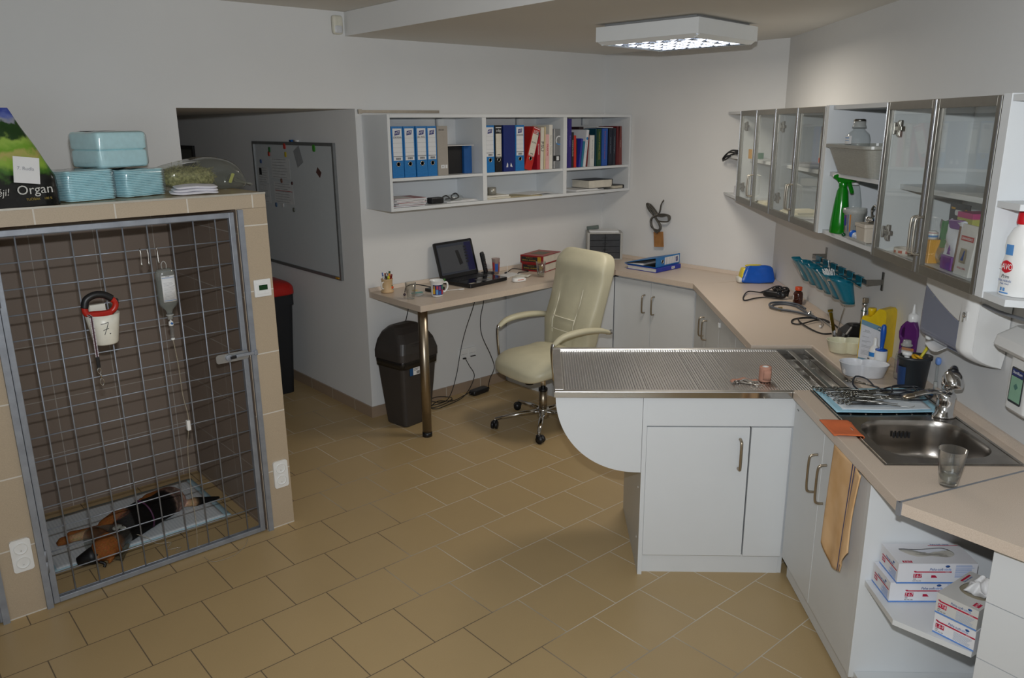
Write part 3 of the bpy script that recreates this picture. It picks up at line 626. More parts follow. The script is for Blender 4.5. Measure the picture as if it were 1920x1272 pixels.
    tp_ = MB().sup(0.022, 0.014, 0.008, .6, .5, 16, 9, 0, T(0.815, 3.853, 0.130, .6)).sup(0.012, 0.014, 0.008, .6, .5, 16, 9, 0, T(0.838, 3.845, 0.120, .2))
    obj('bandage', tp_, mat('bandage_white', 'd8d6d0', .8), root)
    return root
make_dog()
# ------------------------------------------------------------------ passage: whiteboard, wheelie bin, picture
wb = thing('whiteboard', 'large framed whiteboard with notes and magnets on the passage wall', 'whiteboard', (2.699, 5.52, 1.41))
Y0, Y1, Z0, Z1 = -0.62, 0.66, -0.455, 0.465
obj('board', MB().box(-0.012, 0, Y0, Y1, Z0, Z1), mat('whiteboard_enamel', 'c3c8ca', .25, var=.01), wb)
fr = MB()
for a, b, c, d in ((Y0-.01, Y0+.012, Z0-.01, Z1+.01), (Y1-.012, Y1+.01, Z0-.01, Z1+.01), (Y0+.012, Y1-.012, Z0-.01, Z0+.012), (Y0+.012, Y1-.012, Z1-.012, Z1+.01)): fr.box(-0.02, 0.0, a, b, c, d)
obj('frame', fr, mat('board_frame', '8a8d8e', .4, .6), wb)
XB = 2.699-0.0125
def atb(px, py):  # kept numbers: board fraction (0..1 from far/left end, 0..1 from the top) -> world
    return 5.52+Y1-(Y1-Y0)*px, 1.41+Z1-(Z1-Z0)*py
def sheet(label, fx0, fx1, fy0, fy1, m=None, lines=10, red=False, name='paper_sheet', grp='sheets on the whiteboard', rx=0):
    ya, za = atb(fx0, fy0); yb, zb = atb(fx1, fy1); t = thing(name, label, 'paper', (XB-.0004, (ya+yb)/2, (za+zb)/2), group=grp, rot=(rx, 0, 0))
    hy, hz = abs(ya-yb)/2, abs(za-zb)/2
    obj('page', MB().box(-0.0007, 0, -hy, hy, -hz, hz), m or mat('board_paper', 'c4c6c6', .7), t)
    pr = MB(); rnd = random.Random(len(label))
    for k in range(lines):
        z = hz*.86-2*hz*.86*k/max(1, lines-1); pr.box(-0.0012, -0.0008, -hy*.85+rnd.uniform(0, hy*.5), hy*.88, z-.0012, z+.0012)
    if lines: obj('print_lines', pr, mat('print_grey', '75787a', .7), t)
    if red: obj('ruling', MB().box(-0.0013, -0.0009, -hy*.9, hy*.9, hz*.2-.002, hz*.2+.002), M_red, t)
    return t
sheet('printed sheet with a dark picture at the far end of the whiteboard', 0.04, 0.185, 0.20, 0.335, lines=7)
SH0 = [o for o in bpy.data.objects if o.name.startswith('paper_sheet') and 'dark picture' in o.get('label', '')][0]
obj('picture_print', MB().box(-0.0014, -0.0008, .025, .070, .0, .052), M_ink, SH0)
sheet('handwritten table sheet at the upper middle of the whiteboard', 0.235, 0.48, 0.12, 0.285, lines=7)
sheet('table sheet with a red line at the lower middle of the whiteboard', 0.25, 0.50, 0.315, 0.485, lines=8, red=True)
sheet('plain sheet below the far printed page on the whiteboard', 0.045, 0.19, 0.342, 0.50, lines=4)
sheet('grey folded leaflet pinned askew right of the sheets on the whiteboard', 0.555, 0.635, 0.03, 0.17, mat('leaflet_grey', '8f9294', .5), 0, rx=-0.42)
sheet('small dark photo stuck askew on the right half of the whiteboard', 0.80, 0.85, 0.185, 0.235, mat('photo_dark', '5b3f3a', .4), 0, rx=.6, name='photo_print')
mg = [('red and white figure magnet at the top of the whiteboard', .44, .022, 'b5352b', .018), ('green leaf magnet at the upper right of the whiteboard', .795, .03, '3f8a2e', .022), ('green and red flower magnet above the table sheet', .235, .055, '2f6a38', .018), ('small red magnet under the flower magnet', .225, .088, 'a8402e', .016), ('round yellow magnet holding the upper table sheet', .445, .088, 'b8a430', .017), ('blue rectangular magnet above the far printed sheet', .10, .155, '2f4a78', .013), ('brown picture magnet between the two table sheets', .365, .300, '6b4a3a', .014), ('dark heart magnet at the right edge of the lower sheet', .50, .312, '4a2a2a', .010), ('blue picture magnet under the lower table sheet', .265, .505, '3f5a78', .014), ('black and white magnet under the lower table sheet', .36, .500, 'bcbcbc', .014), ('grey picture magnet at the lower right of the sheets', .495, .525, '5d615a', .014)]
for i, (lab_, fx, fy, c, r) in enumerate(mg):
    y, z = atb(fx, fy)
    mb = MB().sup(.004, r, r*1.15, .5, (1.0 if i in (1, 2, 4) else .5), 20, 9)
    obj('magnet', mb, mat('magnet_'+c, c, .4), None, (XB-.006, y, z), label=lab_, cat='magnet', group='magnets on the whiteboard')
y, z = atb(.57, 0); obj('marker_pen', MB().cyl((0, -.06, 0), (0, .02, 0), .007, 12, 1).cyl((0, .02, 0), (0, .08, 0), .0075, 12, 0), [M_blue, M_wplast], None, (2.685, y, z+.0185), label='blue capped marker pen lying on the upper edge of the whiteboard frame', cat='marker')
y, z = atb(.97, 1); obj('marker_cap', MB().box(-.008, 0, -.02, .02, -.006, .006), mat('cap_orange', 'b8862a', .5), None, (2.679, y, z+.004), label='small orange marker cap at the lower right corner of the whiteboard frame', cat='clip')  # orange cap of a marker at the frame corner
pf = thing('picture_frame', 'dark picture frame far down the passage wall above the hay bag', 'picture', (2.699, 7.69, 1.64))
f = MB()
for a, b, c, d in ((-.2, -.165, -.19, .19), (.165, .2, -.19, .19), (-.165, .165, -.19, -.155), (-.165, .165, .155, .19)): f.box(-.022, 0, a, b, c, d)
obj('frame', f, M_black, pf); obj('print', MB().box(-.008, -.001, -.165, .165, -.155, .155), mat('picture_print', '5f625c', .4), pf)
# bin with red lid
bn = thing('wheelie_bin', 'tall black bin with a red lid standing in the passage behind the tiled post', 'bin', (2.355, 5.68, 0))
def taper(x0, x1, y0, y1, z0, z1, k):
    a = rrect(x0*k, x1*k, y0*k, y1*k, .03); b = rrect(x0, x1, y0, y1, .03); n = len(a)
    return [(p[0], p[1], z0) for p in a]+[(p[0], p[1], z1) for p in b], [tuple(range(n-1, -1, -1)), tuple(range(n, 2*n))]+[(i, (i+1) % n, n+(i+1) % n, n+i) for i in range(n)]
v, fc_ = taper(-.23, .23, -.21, .21, 0.0, .775, .85); obj('bin_body', MB().add(v, fc_), mat('bin_black', '15181d', .5), bn)
obj('body_rim', MB().prism(rrect(-.235, .235, -.215, .215, .03), .70, .775), MATS['bin_black'], bn)
obj('lid', MB().sup(.255, .235, .10, .6, .3, 40, 17, fn=lambda a, b, c: (a, b, max(c, -.012)), M=T(0, 0, .79)), mat('lid_red', 'b31d14', .35), bn)
# ------------------------------------------------------------------ motion sensor, hanging rail
ms_ = thing('motion_sensor', 'small white motion sensor high on the left wall next to the beam', 'sensor', (2.605, YW-0.001, 2.594))
obj('housing', MB().sup(.035, .03, .055, .35, .45, 28, 15, fn=lambda a, b, c: (a, min(b, 0), c)), mat('sensor_white', 'd6d3c4', .4), ms_)
obj('lens', MB().sup(.029, .026, .024, .4, .5, 24, 11, M=T(0, -.008, -.026), fn=lambda a, b, c: (a, min(b, .0), c)), mat('sensor_lens', 'cfd0d2', .3), ms_)
hr = thing('hanging_rail', 'thin metal hanging rail on the wall above the left end of the binder shelf', 'rail', (3.03, YW-0.001, 2.083))
obj('rail', MB().box(-.30, .33, -.006, 0, -.009, .009), mat('rail_zinc', '9b958b', .4, .6), hr); obj('rail_hook', MB().box(-.312, -.285, -.012, 0, -.014, .014), M_dsteel, hr)

# ------------------------------------------------------------------ open wall shelf with three bays
SX0, SX1, SY, SZ0, SZ1, SM = 2.745, 5.045, 4.306, 1.464, 2.062, 1.663
ws_ = thing('wall_shelf', 'long white open wall shelf with three bays of binders and books above the desk', 'shelf', (SX0, YW-.002, SZ0))
def wsb(name, x0, x1, y0, y1, z0, z1, m=M_white): return obj(name, MB().box(x0-SX0, x1-SX0, y0-YW+.002, y1-YW+.002, z0-SZ0, z1-SZ0), m, ws_, bevel=.0008)
D1, D2 = 3.517, 4.296
wsb('side_panel', SX0, SX0+.02, SY, YW-.002, SZ0, SZ1); wsb('side_panel', SX1-.02, SX1, SY, YW-.002, SZ0, SZ1)
wsb('top_panel', SX0+.0205, SX1-.0205, SY, YW-.002, SZ1-.02, SZ1); wsb('bottom_panel', SX0+.0205, SX1-.0205, SY, YW-.002, SZ0, SZ0+.02)
for d in (D1, D2): wsb('divider', d-.018, d+.018, SY, YW-.002, SZ0+.0205, SZ1-.0205)
bays = ((SX0+.0205, D1-.0185), (D1+.0185, D2-.0185), (D2+.0185, SX1-.0205))
for a, b in bays:
    wsb('middle_shelf', a, b, SY+.004, YW-.002, SM-.010, SM+.008); wsb('back_panel', a, b, YW-.008, YW-.002, SZ0+.0205, SM-.0105, M_whitein)
for x in (3.35, 4.09, 4.80):
    hb_ = obj('hanger_bracket', MB().box(x-SX0-.02, x-SX0+.03, -.03, -.0005, 1.985-SZ0, 2.035-SZ0).box(x-SX0-.026, x-SX0-.023, -.012, -.0005, 1.98-SZ0, 2.04-SZ0, 1), [M_wplast, M_grey], ws_)
ZB = SM+.0085
M_bblue = mat('binder_blue', '1a6fb0', .42, var=.10, scale=90, bump=.1); M_bpaper = mat('label_paper', 'd3d5d8', .6, var=.01); M_navy = mat('navy_board', '15276b', .4, var=.05); M_logo = mat('logo_navy', '1b2270', .5)
M_ring = mat('finger_ring', 'b8b4aa', .25, .9)
YF = 4.335
def binder(label, x, w, h=.318, m=None, rz=0, ry=0, kind='blue', word=None, y=YF, z=ZB, d=.255):
    t = thing('ring_binder', label, 'binder', (x, y, z), group='ring binders on the wall shelf', rot=(0, ry, rz))
    m = m or M_bblue
    c = MB().box(-w/2, w/2, 0, .004, 0, h).box(-w/2, -w/2+.003, .004, d, 0, h).box(w/2-.003, w/2, .004, d, 0, h)
    obj('cover', c, m, t, bevel=.001)
    obj('paper_stack', MB().box(-w/2+.005, w/2-.006, .02, d-.02, .004, h-.02), M_paper, t)
    if kind == 'plain': return t
    lw = w*.40
    fr = MB(); M = T(0, -.0005, .085, 0, PI/2)
    fr.shell([(.015, 0), (.015, .003), (.0115, .003), (.0115, -.001)], 22, 0, M).lathe([(.0113, .0008), (1e-5, .0008)], 22, 1, M); obj('finger_ring', fr, [M_ring, mat('ring_hole', '3b3937', .6)], t)
    if kind == 'blue':
        lb = obj('spine_label', MB().box(-lw, lw, -.0012, 0, .108, .305), M_bpaper, t)
        obj('label_rule', MB().box(-lw, lw, -.0018, -.0012, .132, .135).box(-lw, lw, -.0016, -.0012, .158, .1586).box(-lw, lw, -.0016, -.0012, .187, .1876).box(-lw, lw, -.0016, -.0012, .216, .2166).box(-lw, lw, -.0016, -.0012, .245, .2456), M_ink, lb)
        bc = MB()
        for k in range(9): bc.box(-.017+.0042*k, -.017+.0042*k+(.0026 if k % 3 else .0014), -.0018, -.0012, .113, .126)
        obj('barcode', bc, M_ink, lb)
        obj('logo_plate', MB().prism([(-.021, .262), (.017, .268), (.021, .295), (-.017, .289)], -.0018, -.0012, 'y'), M_logo, lb)
        text('HIT', .022, M_bpaper, lb, (0, -.002, .2785), (1, 0, .16), (-.16, 0, 1))
        if word: text(word, .016, M_ink, lb, (0, -.0016, .250), (1, 0, 0), (0, 0, 1), width=2*lw*.92)
    else:
        lb = obj('spine_label', MB().box(-lw, lw, -.0012, 0, .108, .262), mat('label_cream', 'cfcabc', .6), t)
        obj('label_rule', MB().box(-lw, lw, -.0016, -.0012, .102, .105).box(-lw, lw, -.0016, -.0012, .300, .305).box(-lw, lw, -.0016, -.0012, .267, .270 if kind == 'red' else .2672), M_bpaper, lb)
        obj('ruling', MB().box(-lw, lw, -.0016, -.0012, .16, .1604).box(-lw, lw, -.0016, -.0012, .195, .1954).box(-lw, lw, -.0016, -.0012, .225, .2254), M_grey, lb)
        text('sdig', .024, M_bpaper, t, (0, -.001, .283), width=lw*1.7)
        bc = MB()
        for k in range(7): bc.box(-.012+.004*k, -.012+.004*k+.002, -.0018, -.0012, .115, .123)
        obj('barcode', bc, M_ink, lb)
        if word: text(word, .014, M_ink, lb, (0, -.0016, .20), width=lw*1.6)
    return t
obj('document_folder', MB().box(-.009, .009, 0, .25, 0, .316), M_navy, None, (2.778, YF+.004, ZB), bevel=.001, label='thin navy folder at the far left end of the upper binder shelf', cat='folder')
binder('blue ring binder leftmost on the upper shelf, next to the thin navy folder', 2.832, .084, word='LÉKÁRNA')
binder('blue ring binder second from the left on the upper shelf', 2.922, .084)
binder('blue ring binder third from the left on the upper shelf', 3.016, .082, word='JIHL, TROČL')
binder('blue ring binder directly left of the grey archive box', 3.098, .076)
ab = thing('archive_box', 'plain grey cardboard box file right of the four blue binders', 'box file', (3.184, YF, ZB))
obj('box_body', MB().box(-.042, .042, 0, .24, 0, .318), mat('grey_card', '9c968e', .7, var=.03), ab, bevel=.001); obj('box_label', MB().box(-.018, .012, -.001, 0, .045, .068).box(.018, .034, -.001, 0, .045, .068), M_bpaper, ab); text('wiscout', .018, M_ink, ab, (-.008, -.0006, .294), width=.045); text('M', .014, M_ink, ab, (-.003, -.0014, .0565))
bxo = thing('magazine_file', 'low black box file with a blue side behind the grey box file', 'box file', (3.36, 4.42, ZB))
obj('box_body', MB().box(-.12, .05, 0, .16, 0, .185), M_black, bxo); obj('blue_side', MB().box(.0505, .118, -.02, .16, .0, .185), mat('file_blue', '12508f', .5), bxo)
obj('paper_pile', MB().box(-.14, .14, -.13, .13, 0, .004), M_paper, None, (3.32, 4.48, ZB+.187), label='loose sheets lying on top of the low black box file', cat='paper')
# second bay
binder('blue ring binder at the left end of the middle bay', 3.590, .080)
binder('black ring binder between the blue and the navy binders in the middle bay', 3.668, .062, m=M_black, kind='black')
nv = binder('wide navy binder in the middle bay', 3.768, .108, m=M_navy, kind='plain'); obj('white_mark', MB().prism([(-.03, .03), (-.022, .062), (-.014, .052), (-.014, .03)], -.001, 0, 'y').prism([(.006, .035), (.014, .06), (.028, .03), (.02, .03)], -.001, 0, 'y'), M_bpaper, nv)
binder('blue ring binder right of the wide navy one in the middle bay', 3.868, .084, word='ODBORNÉ')
binder('red ring binder leaning to the right in the middle bay', 3.945, .070, m=mat('binder_red', 'b3221b', .4, var=.12, scale=160), kind='red', ry=.30, word='VETOPRO', h=.31, z=ZB+.0025)
# books
def book(label, x, w, h, c, y=YF, d=.19, ry=0, title=None, tc=None, ts=.014, z=ZB, name='book', grp='books on the wall shelf', rev=False, soft=False):
    t = thing(name, label, 'book', (x, y, z), group=grp, rot=(0, ry, 0))
    m = mat('book_'+c, c, .42, var=.05, scale=20)
    obj('cover', MB().box(-w/2, w/2, 0, .003, 0, h).box(-w/2, -w/2+.002, .003, d, 0, h).box(w/2-.002, w/2, .003, d, 0, h), m, t, bevel=.0008)
    obj('pages', MB().box(-w/2+.0022, w/2-.0022, .0032, d-.005, .003, h-.003), mat('book_pages', 'cfc9bb', .7), t)
    if title:
        text(title, ts, mat('title_'+(tc or 'd8d8d8'), tc or 'd8d8d8', .5), t, (0, -.0006, h*.55), (0, 0, -1) if not rev else (0, 0, 1), (1, 0, 0) if not rev else (-1, 0, 0), width=min(h*.75, ts*.62*len(title)))
    return t
book('red book standing behind the leaning red binder', 4.052, .030, .265, 'a3182a', title='VETERINÁŘ', tc='d8d8d8', rev=True)
book('white book with a large PSU title beside the leaning red binder', 4.083, .030, .300, 'd2cdc0', title='PSU', tc='2c2a28', ts=.036, ry=.03)
book('thin cream booklet right of the white PSU book', 4.112, .014, .305, 'c6b690', ry=.02)
bk = book('pink book right of the thin cream booklet', 4.140, .036, .250, 'd8a9a6', title='PRAKTIK', tc='b02438', ts=.02)
book('tall white book between the pink book and the grey file', 4.176, .034, .318, 'd5d2ca', title='Veterinary Medicine', tc='4a4a4a', ts=.012)
gb = thing('grey_folder', 'grey lever file with black band and round emblem, right end of the middle bay', 'folder', (4.236, YF, ZB), group='ring binders on the wall shelf')
obj('cover', MB().box(-.034, .034, 0, .22, 0, .288), mat('folder_grey', '7f8184', .4, .2), gb, bevel=.001); obj('silver_edge', MB().box(-.030, -.022, -.001, 0, 0, .288), M_chrome, gb); obj('black_band', MB().box(-.034, .034, -.0015, 0, .055, .095), M_ink, gb); obj('card_window', MB().box(-.004, .022, -.0022, -.0015, .060, .090), M_bpaper, gb)
em = MB()
for k in range(20):
    a0 = PI*.35+PI*1.3*k/20; a1 = PI*.35+PI*1.3*(k+1)/20
    em.prism([(.022+.034*math.cos(a0), .205+.034*math.sin(a0)), (.022+.034*math.cos(a1), .205+.034*math.sin(a1)), (.022+.025*math.cos(a1), .205+.025*math.sin(a1)), (.022+.025*math.cos(a0), .205+.025*math.sin(a0))], -.0012, 0, 'y', 1 if k > 12 else 0)
obj('round_emblem', em, [M_bpaper, M_lblue], gb)
# third bay
book('tall purple book at the left end of the right bay', 4.342, .034, .362, '241a6a', title='Veterinary Ophthalmology', tc='b9b9d8', ts=.012)
book('second tall purple book in the right bay', 4.376, .032, .360, '2c2072', title='Orthopedics', tc='8d86c8', ts=.012)
bb_ = book('black book with white dotted title next to the purple books', 4.406, .022, .262, '17171b', title='CANINE & FELINE', tc='cfcfc4', ts=.013)
book('narrow red book in the right bay', 4.434, .026, .238, 'b62412', ry=-.02)
book('dark green book behind the leaning books in the right bay', 4.476, .018, .205, '123026', y=YF+.03)
book('dark blue book leaning to the right in the right bay', 4.482, .020, .215, '2b2f8c', ry=.13)
book('teal and blue paperback leaning to the right in the right bay', 4.507, .020, .195, '1b6f8c', ry=.13)
wl = book('tall white book with blue round mark leaning in the right bay', 4.536, .026, .280, 'cfd1d6', ry=.13, title='Small Animal', tc='4a5a6a', ts=.012); obj('round_mark', MB().cyl((0, -.0012, .215), (0, 0, .215), .011, 20), mat('mark_blue', '1f7fc0', .4), wl)
book('dark red book leaning behind the white books in the right bay', 4.570, .022, .245, '6b1418', ry=.10, y=YF+.012)
book('tall dark brown book at the back of the right bay', 4.600, .05, .300, '251316', y=YF+.10, d=.15)
book('white book standing upright in the middle of the right bay', 4.622, .046, .236, 'cdcdca', title='Drug Therapy Handbook', tc='3a3a40', ts=.011)
book('thin dark teal book between the white and the green books', 4.664, .010, .285, '0d3a4a')
book('dark green book with golden lettering in the right bay', 4.700, .050, .284, '0f3d24', title='Textbook of  INTERNAL  MEDICINE', tc='a8a038', ts=.016)
book('bright blue book with red lettering in the right bay', 4.766, .062, .286, '1f4fa0', title='Small Animal Clinical Nutrition', tc='a8545c', ts=.018)
book('dark navy book right of the bright blue one', 4.832, .044, .282, '101a2c', title='Clinical Medicine', tc='7f8c9c', ts=.012)
book('dark grey book second from the right end of the right bay', 4.878, .034, .288, '1a2230', title='Veterinary Surgery', tc='8f98a4', ts=.012)
book('dark red book near the right end of the right bay', 4.920, .032, .302, '5c1218', d=.2)
book('brownish red book leaning at the right end of the right bay', 4.956, .036, .302, '6e3330', ry=-.045, title='Textbook', tc='b8a8a0', ts=.012)
obj('paper_sheets', MB().box(-.09, .09, 0, .15, 0, .004), M_paper, None, (4.79, YF+.02, ZB+.2905), (0, .03, 0), label='white sheets lying across the tops of the blue and navy books', cat='paper')
# lower row
ZL = SZ0+.0205
mgz = MB(); 
MAGC = [('8e2a22', 'red topped'), ('c9c6c2', 'white'), ('b8443a', 'red edged'), ('c4bdb4', 'cream'), ('d6d6d4', 'white')]
for k in range(6):
    h = .009; c = MAGC[k % 5][0]
    t = thing('magazine', ['magazine at the bottom of the stack on the lower left shelf', 'second magazine from the bottom of the lower left stack', 'third magazine from the bottom of the lower left stack', 'fourth magazine from the bottom of the lower left stack', 'fifth magazine from the bottom of the lower left stack', 'red covered magazine on top of the lower left stack'][k], 'magazine', (2.905+.006*(k % 3), 4.43, ZL+.0005+h*k), .04*((k*7) % 5-2), 'magazines on the lower left shelf')
    obj('pages', MB().box(-.115, .115, -.105, .105, .0008, h-.0016), mat('magazine_pages', 'cfcfd2', .6), t); obj('cover', MB().box(-.116, .116, -.106, .106, h-.0015, h-.0006), mat('mag_'+('8e2a22' if k == 5 else c), '8e2a22' if k == 5 else c, .35), t)
obj('cover_panel', MB().box(-.10, .03, -.09, .08, h-.0006, h-.0002), M_paper, t)
cb = thing('cable_adapter', 'black adapter with a bundled cable in a clear bag on the lower left shelf', 'adapter', (3.20, 4.39, ZL+.001))
obj('plug_block', MB().box(-.10, .0, -.03, .03, 0, .04), M_black, cb, bevel=.006); obj('cable', MB().tube(spline([(0, 0, .03), (.04, .0, .045), (.08, -.01, .02), (.10, .02, .04), (.13, .01, .055), (.14, -.01, .03), (.09, .01, .012), (.12, .03, .02), (.05, .02, .02)], 6), .0045, 7), M_cable, cb); obj('clear_bag', MB().sup(.07, .05, .024, .7, .7, 28, 11, 0, T(.10, 0, .026)), M_clear, cb)
obj('document_pile', MB().box(-.14, .14, -.11, .11, 0, .004).box(-.13, .13, -.10, .11, .0045, .010, 0, T(0, 0, 0, .12)), M_paper, None, (3.36, 4.46, ZL), label='loose papers lying at the right of the lower left shelf', cat='paper')
tr = thing('tape_roll', 'grey tape roll standing on a booklet in the lower middle shelf', 'tape roll', (3.655, 4.40, ZL+.0255), rot=(0, 0, .3), group='items in the lower middle shelf')
obj('roll', MB().shell([(.0, 0)], 3) if False else MB().shell([(.024, 0), (.031, 0), (.031, .052), (.024, .052), (.024, 0)], 36, 0, None), mat('tape_silver', '9c9a92', .35, .4), tr)
t2 = thing('tape_roll', 'beige tape roll half hidden behind the grey one in the lower middle shelf', 'tape roll', (3.600, 4.44, ZL+.0255), group='items in the lower middle shelf'); obj('roll', MB().shell([(.026, 0), (.033, 0), (.033, .054), (.026, .054), (.026, 0)], 36), mat('tape_beige', 'a59873', .5), t2)
for k, (lab_, x, y, hx, hy, h, rz, c) in enumerate((('cream booklet under the tape rolls in the lower middle shelf', 3.66, 4.43, .11, .10, .012, .03, 'c9c4b4'), ('upper booklet under the tape rolls in the lower middle shelf', 3.66, 4.44, .105, .10, .012, -.03, 'd2d0c8'))):
    obj('booklet', MB().box(-hx, hx, -hy, hy, 0, h-.0005), mat('booklet_'+c, c, .6), None, (x, y, ZL+.0003+.0125*k), (0, 0, rz), label=lab_, cat='booklet')
obj('notebook', MB().box(-.14, .14, -.09, .09, 0, .006), mat('notebook_tan', 'a89c7c', .6), None, (3.93, 4.41, ZL), (0, 0, -.15), label='flat tan notebook in the middle of the lower middle shelf', cat='notebook')
obj('paper_sheet', MB().box(-.14, .14, -.10, .10, 0, .003), M_paper, None, (4.10, 4.47, ZL+.0065), (0, -.0, .2), label='white paper sheet at the right of the lower middle shelf', cat='paper')
bl = thing('thick_book', 'thick book with a black cover lying flat in the lower right shelf', 'book', (4.76, 4.46, ZL+.012), -.07)
obj('pages', MB().box(-.125, .125, -.10, .10, .004, .062), mat('book_pages', 'cfc9bb', .7), bl); obj('cover', MB().box(-.13, .13, -.105, .105, 0, .0035).box(-.13, .13, -.105, .105, .0625, .066).box(.1255, .13, -.105, .105, .0035, .0625), mat('book_black', '242428', .4), bl, bevel=.001)
obj('document_pile', MB().box(-.13, .19, -.11, .11, 0, .006).box(-.12, .12, -.11, .11, .0062, .0115), M_paper, None, (4.60, 4.47, ZL), label='white papers under the thick black book in the lower right shelf', cat='paper')
kb2 = thing('black_folder', 'dark folder with papers lying at the right end of the lower right shelf', 'folder', (4.925, 4.43, ZL)); obj('papers', MB().box(-.055, .06, -.1, .1, .003, .024), mat('folder_papers', 'bdb6a6', .7), kb2); obj('cover', MB().box(-.055, .07, -.105, .105, .0245, .029).box(.064, .07, -.105, .105, 0.001, .0245), M_black, kb2)

# ------------------------------------------------------------------ worktops (one slab per length, mitred)
ZT, ZU = .905, .867
M_wtb = mat('worktop_underside', 'b5aea6', .6)
def slab(name, pts, label, notch=None):
    c = (sum(p[0] for p in pts)/len(pts), sum(p[1] for p in pts)/len(pts))
    t = thing(name, label, 'worktop', (c[0], c[1], ZU))
    return t, c
P_A = [(2.722, 3.99), (4.532, 3.99), (5.045, 4.603), (2.722, 4.603)]
dk, c0 = slab('desk_worktop', P_A, 'beige desk worktop along the left wall carrying the laptop')
obj('slab', MB().prism([(x-c0[0], y-c0[1]) for x, y in P_A], 0, ZT-ZU), M_count, dk, bevel=.006, seg=3)
obj('upstand', MB().prism([(4.603-c0[1], ZT-ZU+.0005), (4.603-c0[1], .0625), (4.594-c0[1], .0625), (4.580-c0[1], ZT-ZU+.0005)], 2.722-c0[0], 5.02-c0[0], 'x'), M_count, dk)
lg = MB().cyl((2.785-c0[0], 4.062-c0[1], 0.03-ZU), (2.785-c0[0], 4.062-c0[1], -.001), .031, 32); obj('leg', lg, M_nickel, dk)
obj('leg_foot', MB().cyl((2.785-c0[0], 4.062-c0[1], 0.0-ZU), (2.785-c0[0], 4.062-c0[1], .03-ZU), .0325, 32), M_black, dk)
P_B = [(4.535, 3.989), (4.535, 3.262), (5.046, 2.972), (5.046, 4.600)]
mw, c1 = slab('corner_worktop', P_B, 'beige worktop section along the middle wall carrying the open binder')
obj('slab', MB().prism([(x-c1[0], y-c1[1]) for x, y in P_B], 0, ZT-ZU), M_count, mw, bevel=.004, seg=3)
obj('upstand', MB().prism([(5.047-c1[0], ZT-ZU+.0005), (5.047-c1[0], .0625), (5.037-c1[0], .0625), (5.024-c1[0], ZT-ZU+.0005)], 2.985-c1[1], 4.575-c1[1], 'y'), M_count, mw)
# ------------------------------------------------------------------ things on the desk
ZD = ZT+.001
pc = thing('pen_holder', 'wooden mug shaped pen holder with an orange flower at the left desk end', 'pen holder', (2.806, 4.50, ZD))
M_wood = mat('pale_wood', 'cdae84', .55, scale=14, var=.12)
obj('holder_cup', MB().shell([(1e-5, 0), (.040, 0), (.044, .006), (.043, .012), (.036, .018), (.037, .085), (.041, .092), (.038, .094), (.033, .088), (.032, .02), (1e-5, .018)], 32), M_wood, pc)
obj('cup_handle', MB().tube(spline([(-.034, -.012, .075), (-.052, -.018, .07), (-.054, -.018, .04), (-.038, -.013, .03)], 6), .0055, 8), mat('handle_white', 'd9d6cf', .5), pc)
fl = MB().ball((.020, -.032, .035), .010, 7, sy=.4).ball((.018, -.035, .048), .004, 6, 1)
obj('flower_motif', fl, [mat('flower_orange', 'd8541f', .5), mat('stem_green', '3f6a2a', .5)], pc)
for k, (c, n_, a, b, h, lab_) in enumerate((('dfe4ec', 'ball_pen', -.016, .01, .135, 'white ball pen with a blue tip at the left of the pen holder'), ('3a3a3c', 'ball_pen', -.010, -.006, .125, 'dark pen second from the left in the pen holder'), ('e2e2e0', 'ball_pen', -.002, .012, .128, 'white pen with a red end in the pen holder'), ('2e6a2c', 'marker_pen', .018, .004, .140, 'green marker in the pen holder'), ('c8d22c', 'highlighter', .002, -.012, .112, 'lime highlighter in the pen holder'), ('e2971c', 'highlighter', .010, -.008, .128, 'orange highlighter leaning in the pen holder'), ('9a2420', 'marker_pen', .022, -.006, .120, 'dark red marker at the right of the pen holder'))):
    w_ = .0038 if n_ == 'ball_pen' else .006
    mb = MB().cyl((a*.4, b*.4, .021), (a*1.35, b*1.2, h*.82), w_, 10).cyl((a*1.35, b*1.2, h*.82), (a*1.55, b*1.4, h), w_*1.12, 10, 1)
    obj(n_, mb, [mat('pen_'+c, c, .4), mat('pencap_%d' % k, ['3a5aa8', '2a2a2c', 'b53a34', '1f4a20', 'c8d22c', 'd98718', '7a1a18'][k], .4)], None, (2.806, 4.50, ZD), label=lab_, cat='pen', group='pens in the pen holder')
sc_ = thing('scissors', 'scissors with dark ring handles standing in the pen holder', 'scissors', (2.806, 4.50, ZD)); obj('ring_handles', MB().tube(spline([(-.004, .004, .105), (.006, .0, .118), (.004, .0, .132), (-.006, .0, .128)], 6, True), .0016, 6, closed=True).tube(spline([(.004, .004, .105), (.018, .0, .112), (.018, .0, .125), (.008, .0, .122)], 6, True), .0016, 6, closed=True), M_black, sc_); obj('blades', MB().box(-.004, .004, .002, .004, .022, .108), M_steel, sc_)
M_wline = M_water
def tumbler(label, loc, h=.108, r0=.024, r1=.036, water=None):
    t = thing('drinking_glass', label, 'glass', loc, group='small clear drinking glasses')
    obj('glass_body', MB().shell([(1e-5, 0), (r0, 0), (r0+.001, .004), (r1, h), (r1-.0016, h), (r0-.001, .012), (1e-5, .010)], 40), glass('tumbler_glass', 'fafbfa', .015, 1.8), t)
    if water:
        rr = r0-.0012+(r1-r0)*(water/h)
        obj('water', MB().lathe([(r0-.0015, .0125), (rr, water), (1e-5, water)], 32), glass('tumbler_water', 'ebeeea', .04, 1.6), t)
    return t
tumbler('empty drinking glass at the left end of the desk, beside the colourful mug', (2.807, 4.22, ZD))
tumbler('drinking glass half full of water in front of the red books', (3.938, 4.19, ZD), h=.112, water=.05)
mu = thing('coffee_mug', 'white mug with a colourful house print in front of the laptop', 'mug', (2.978, 4.165, ZD))
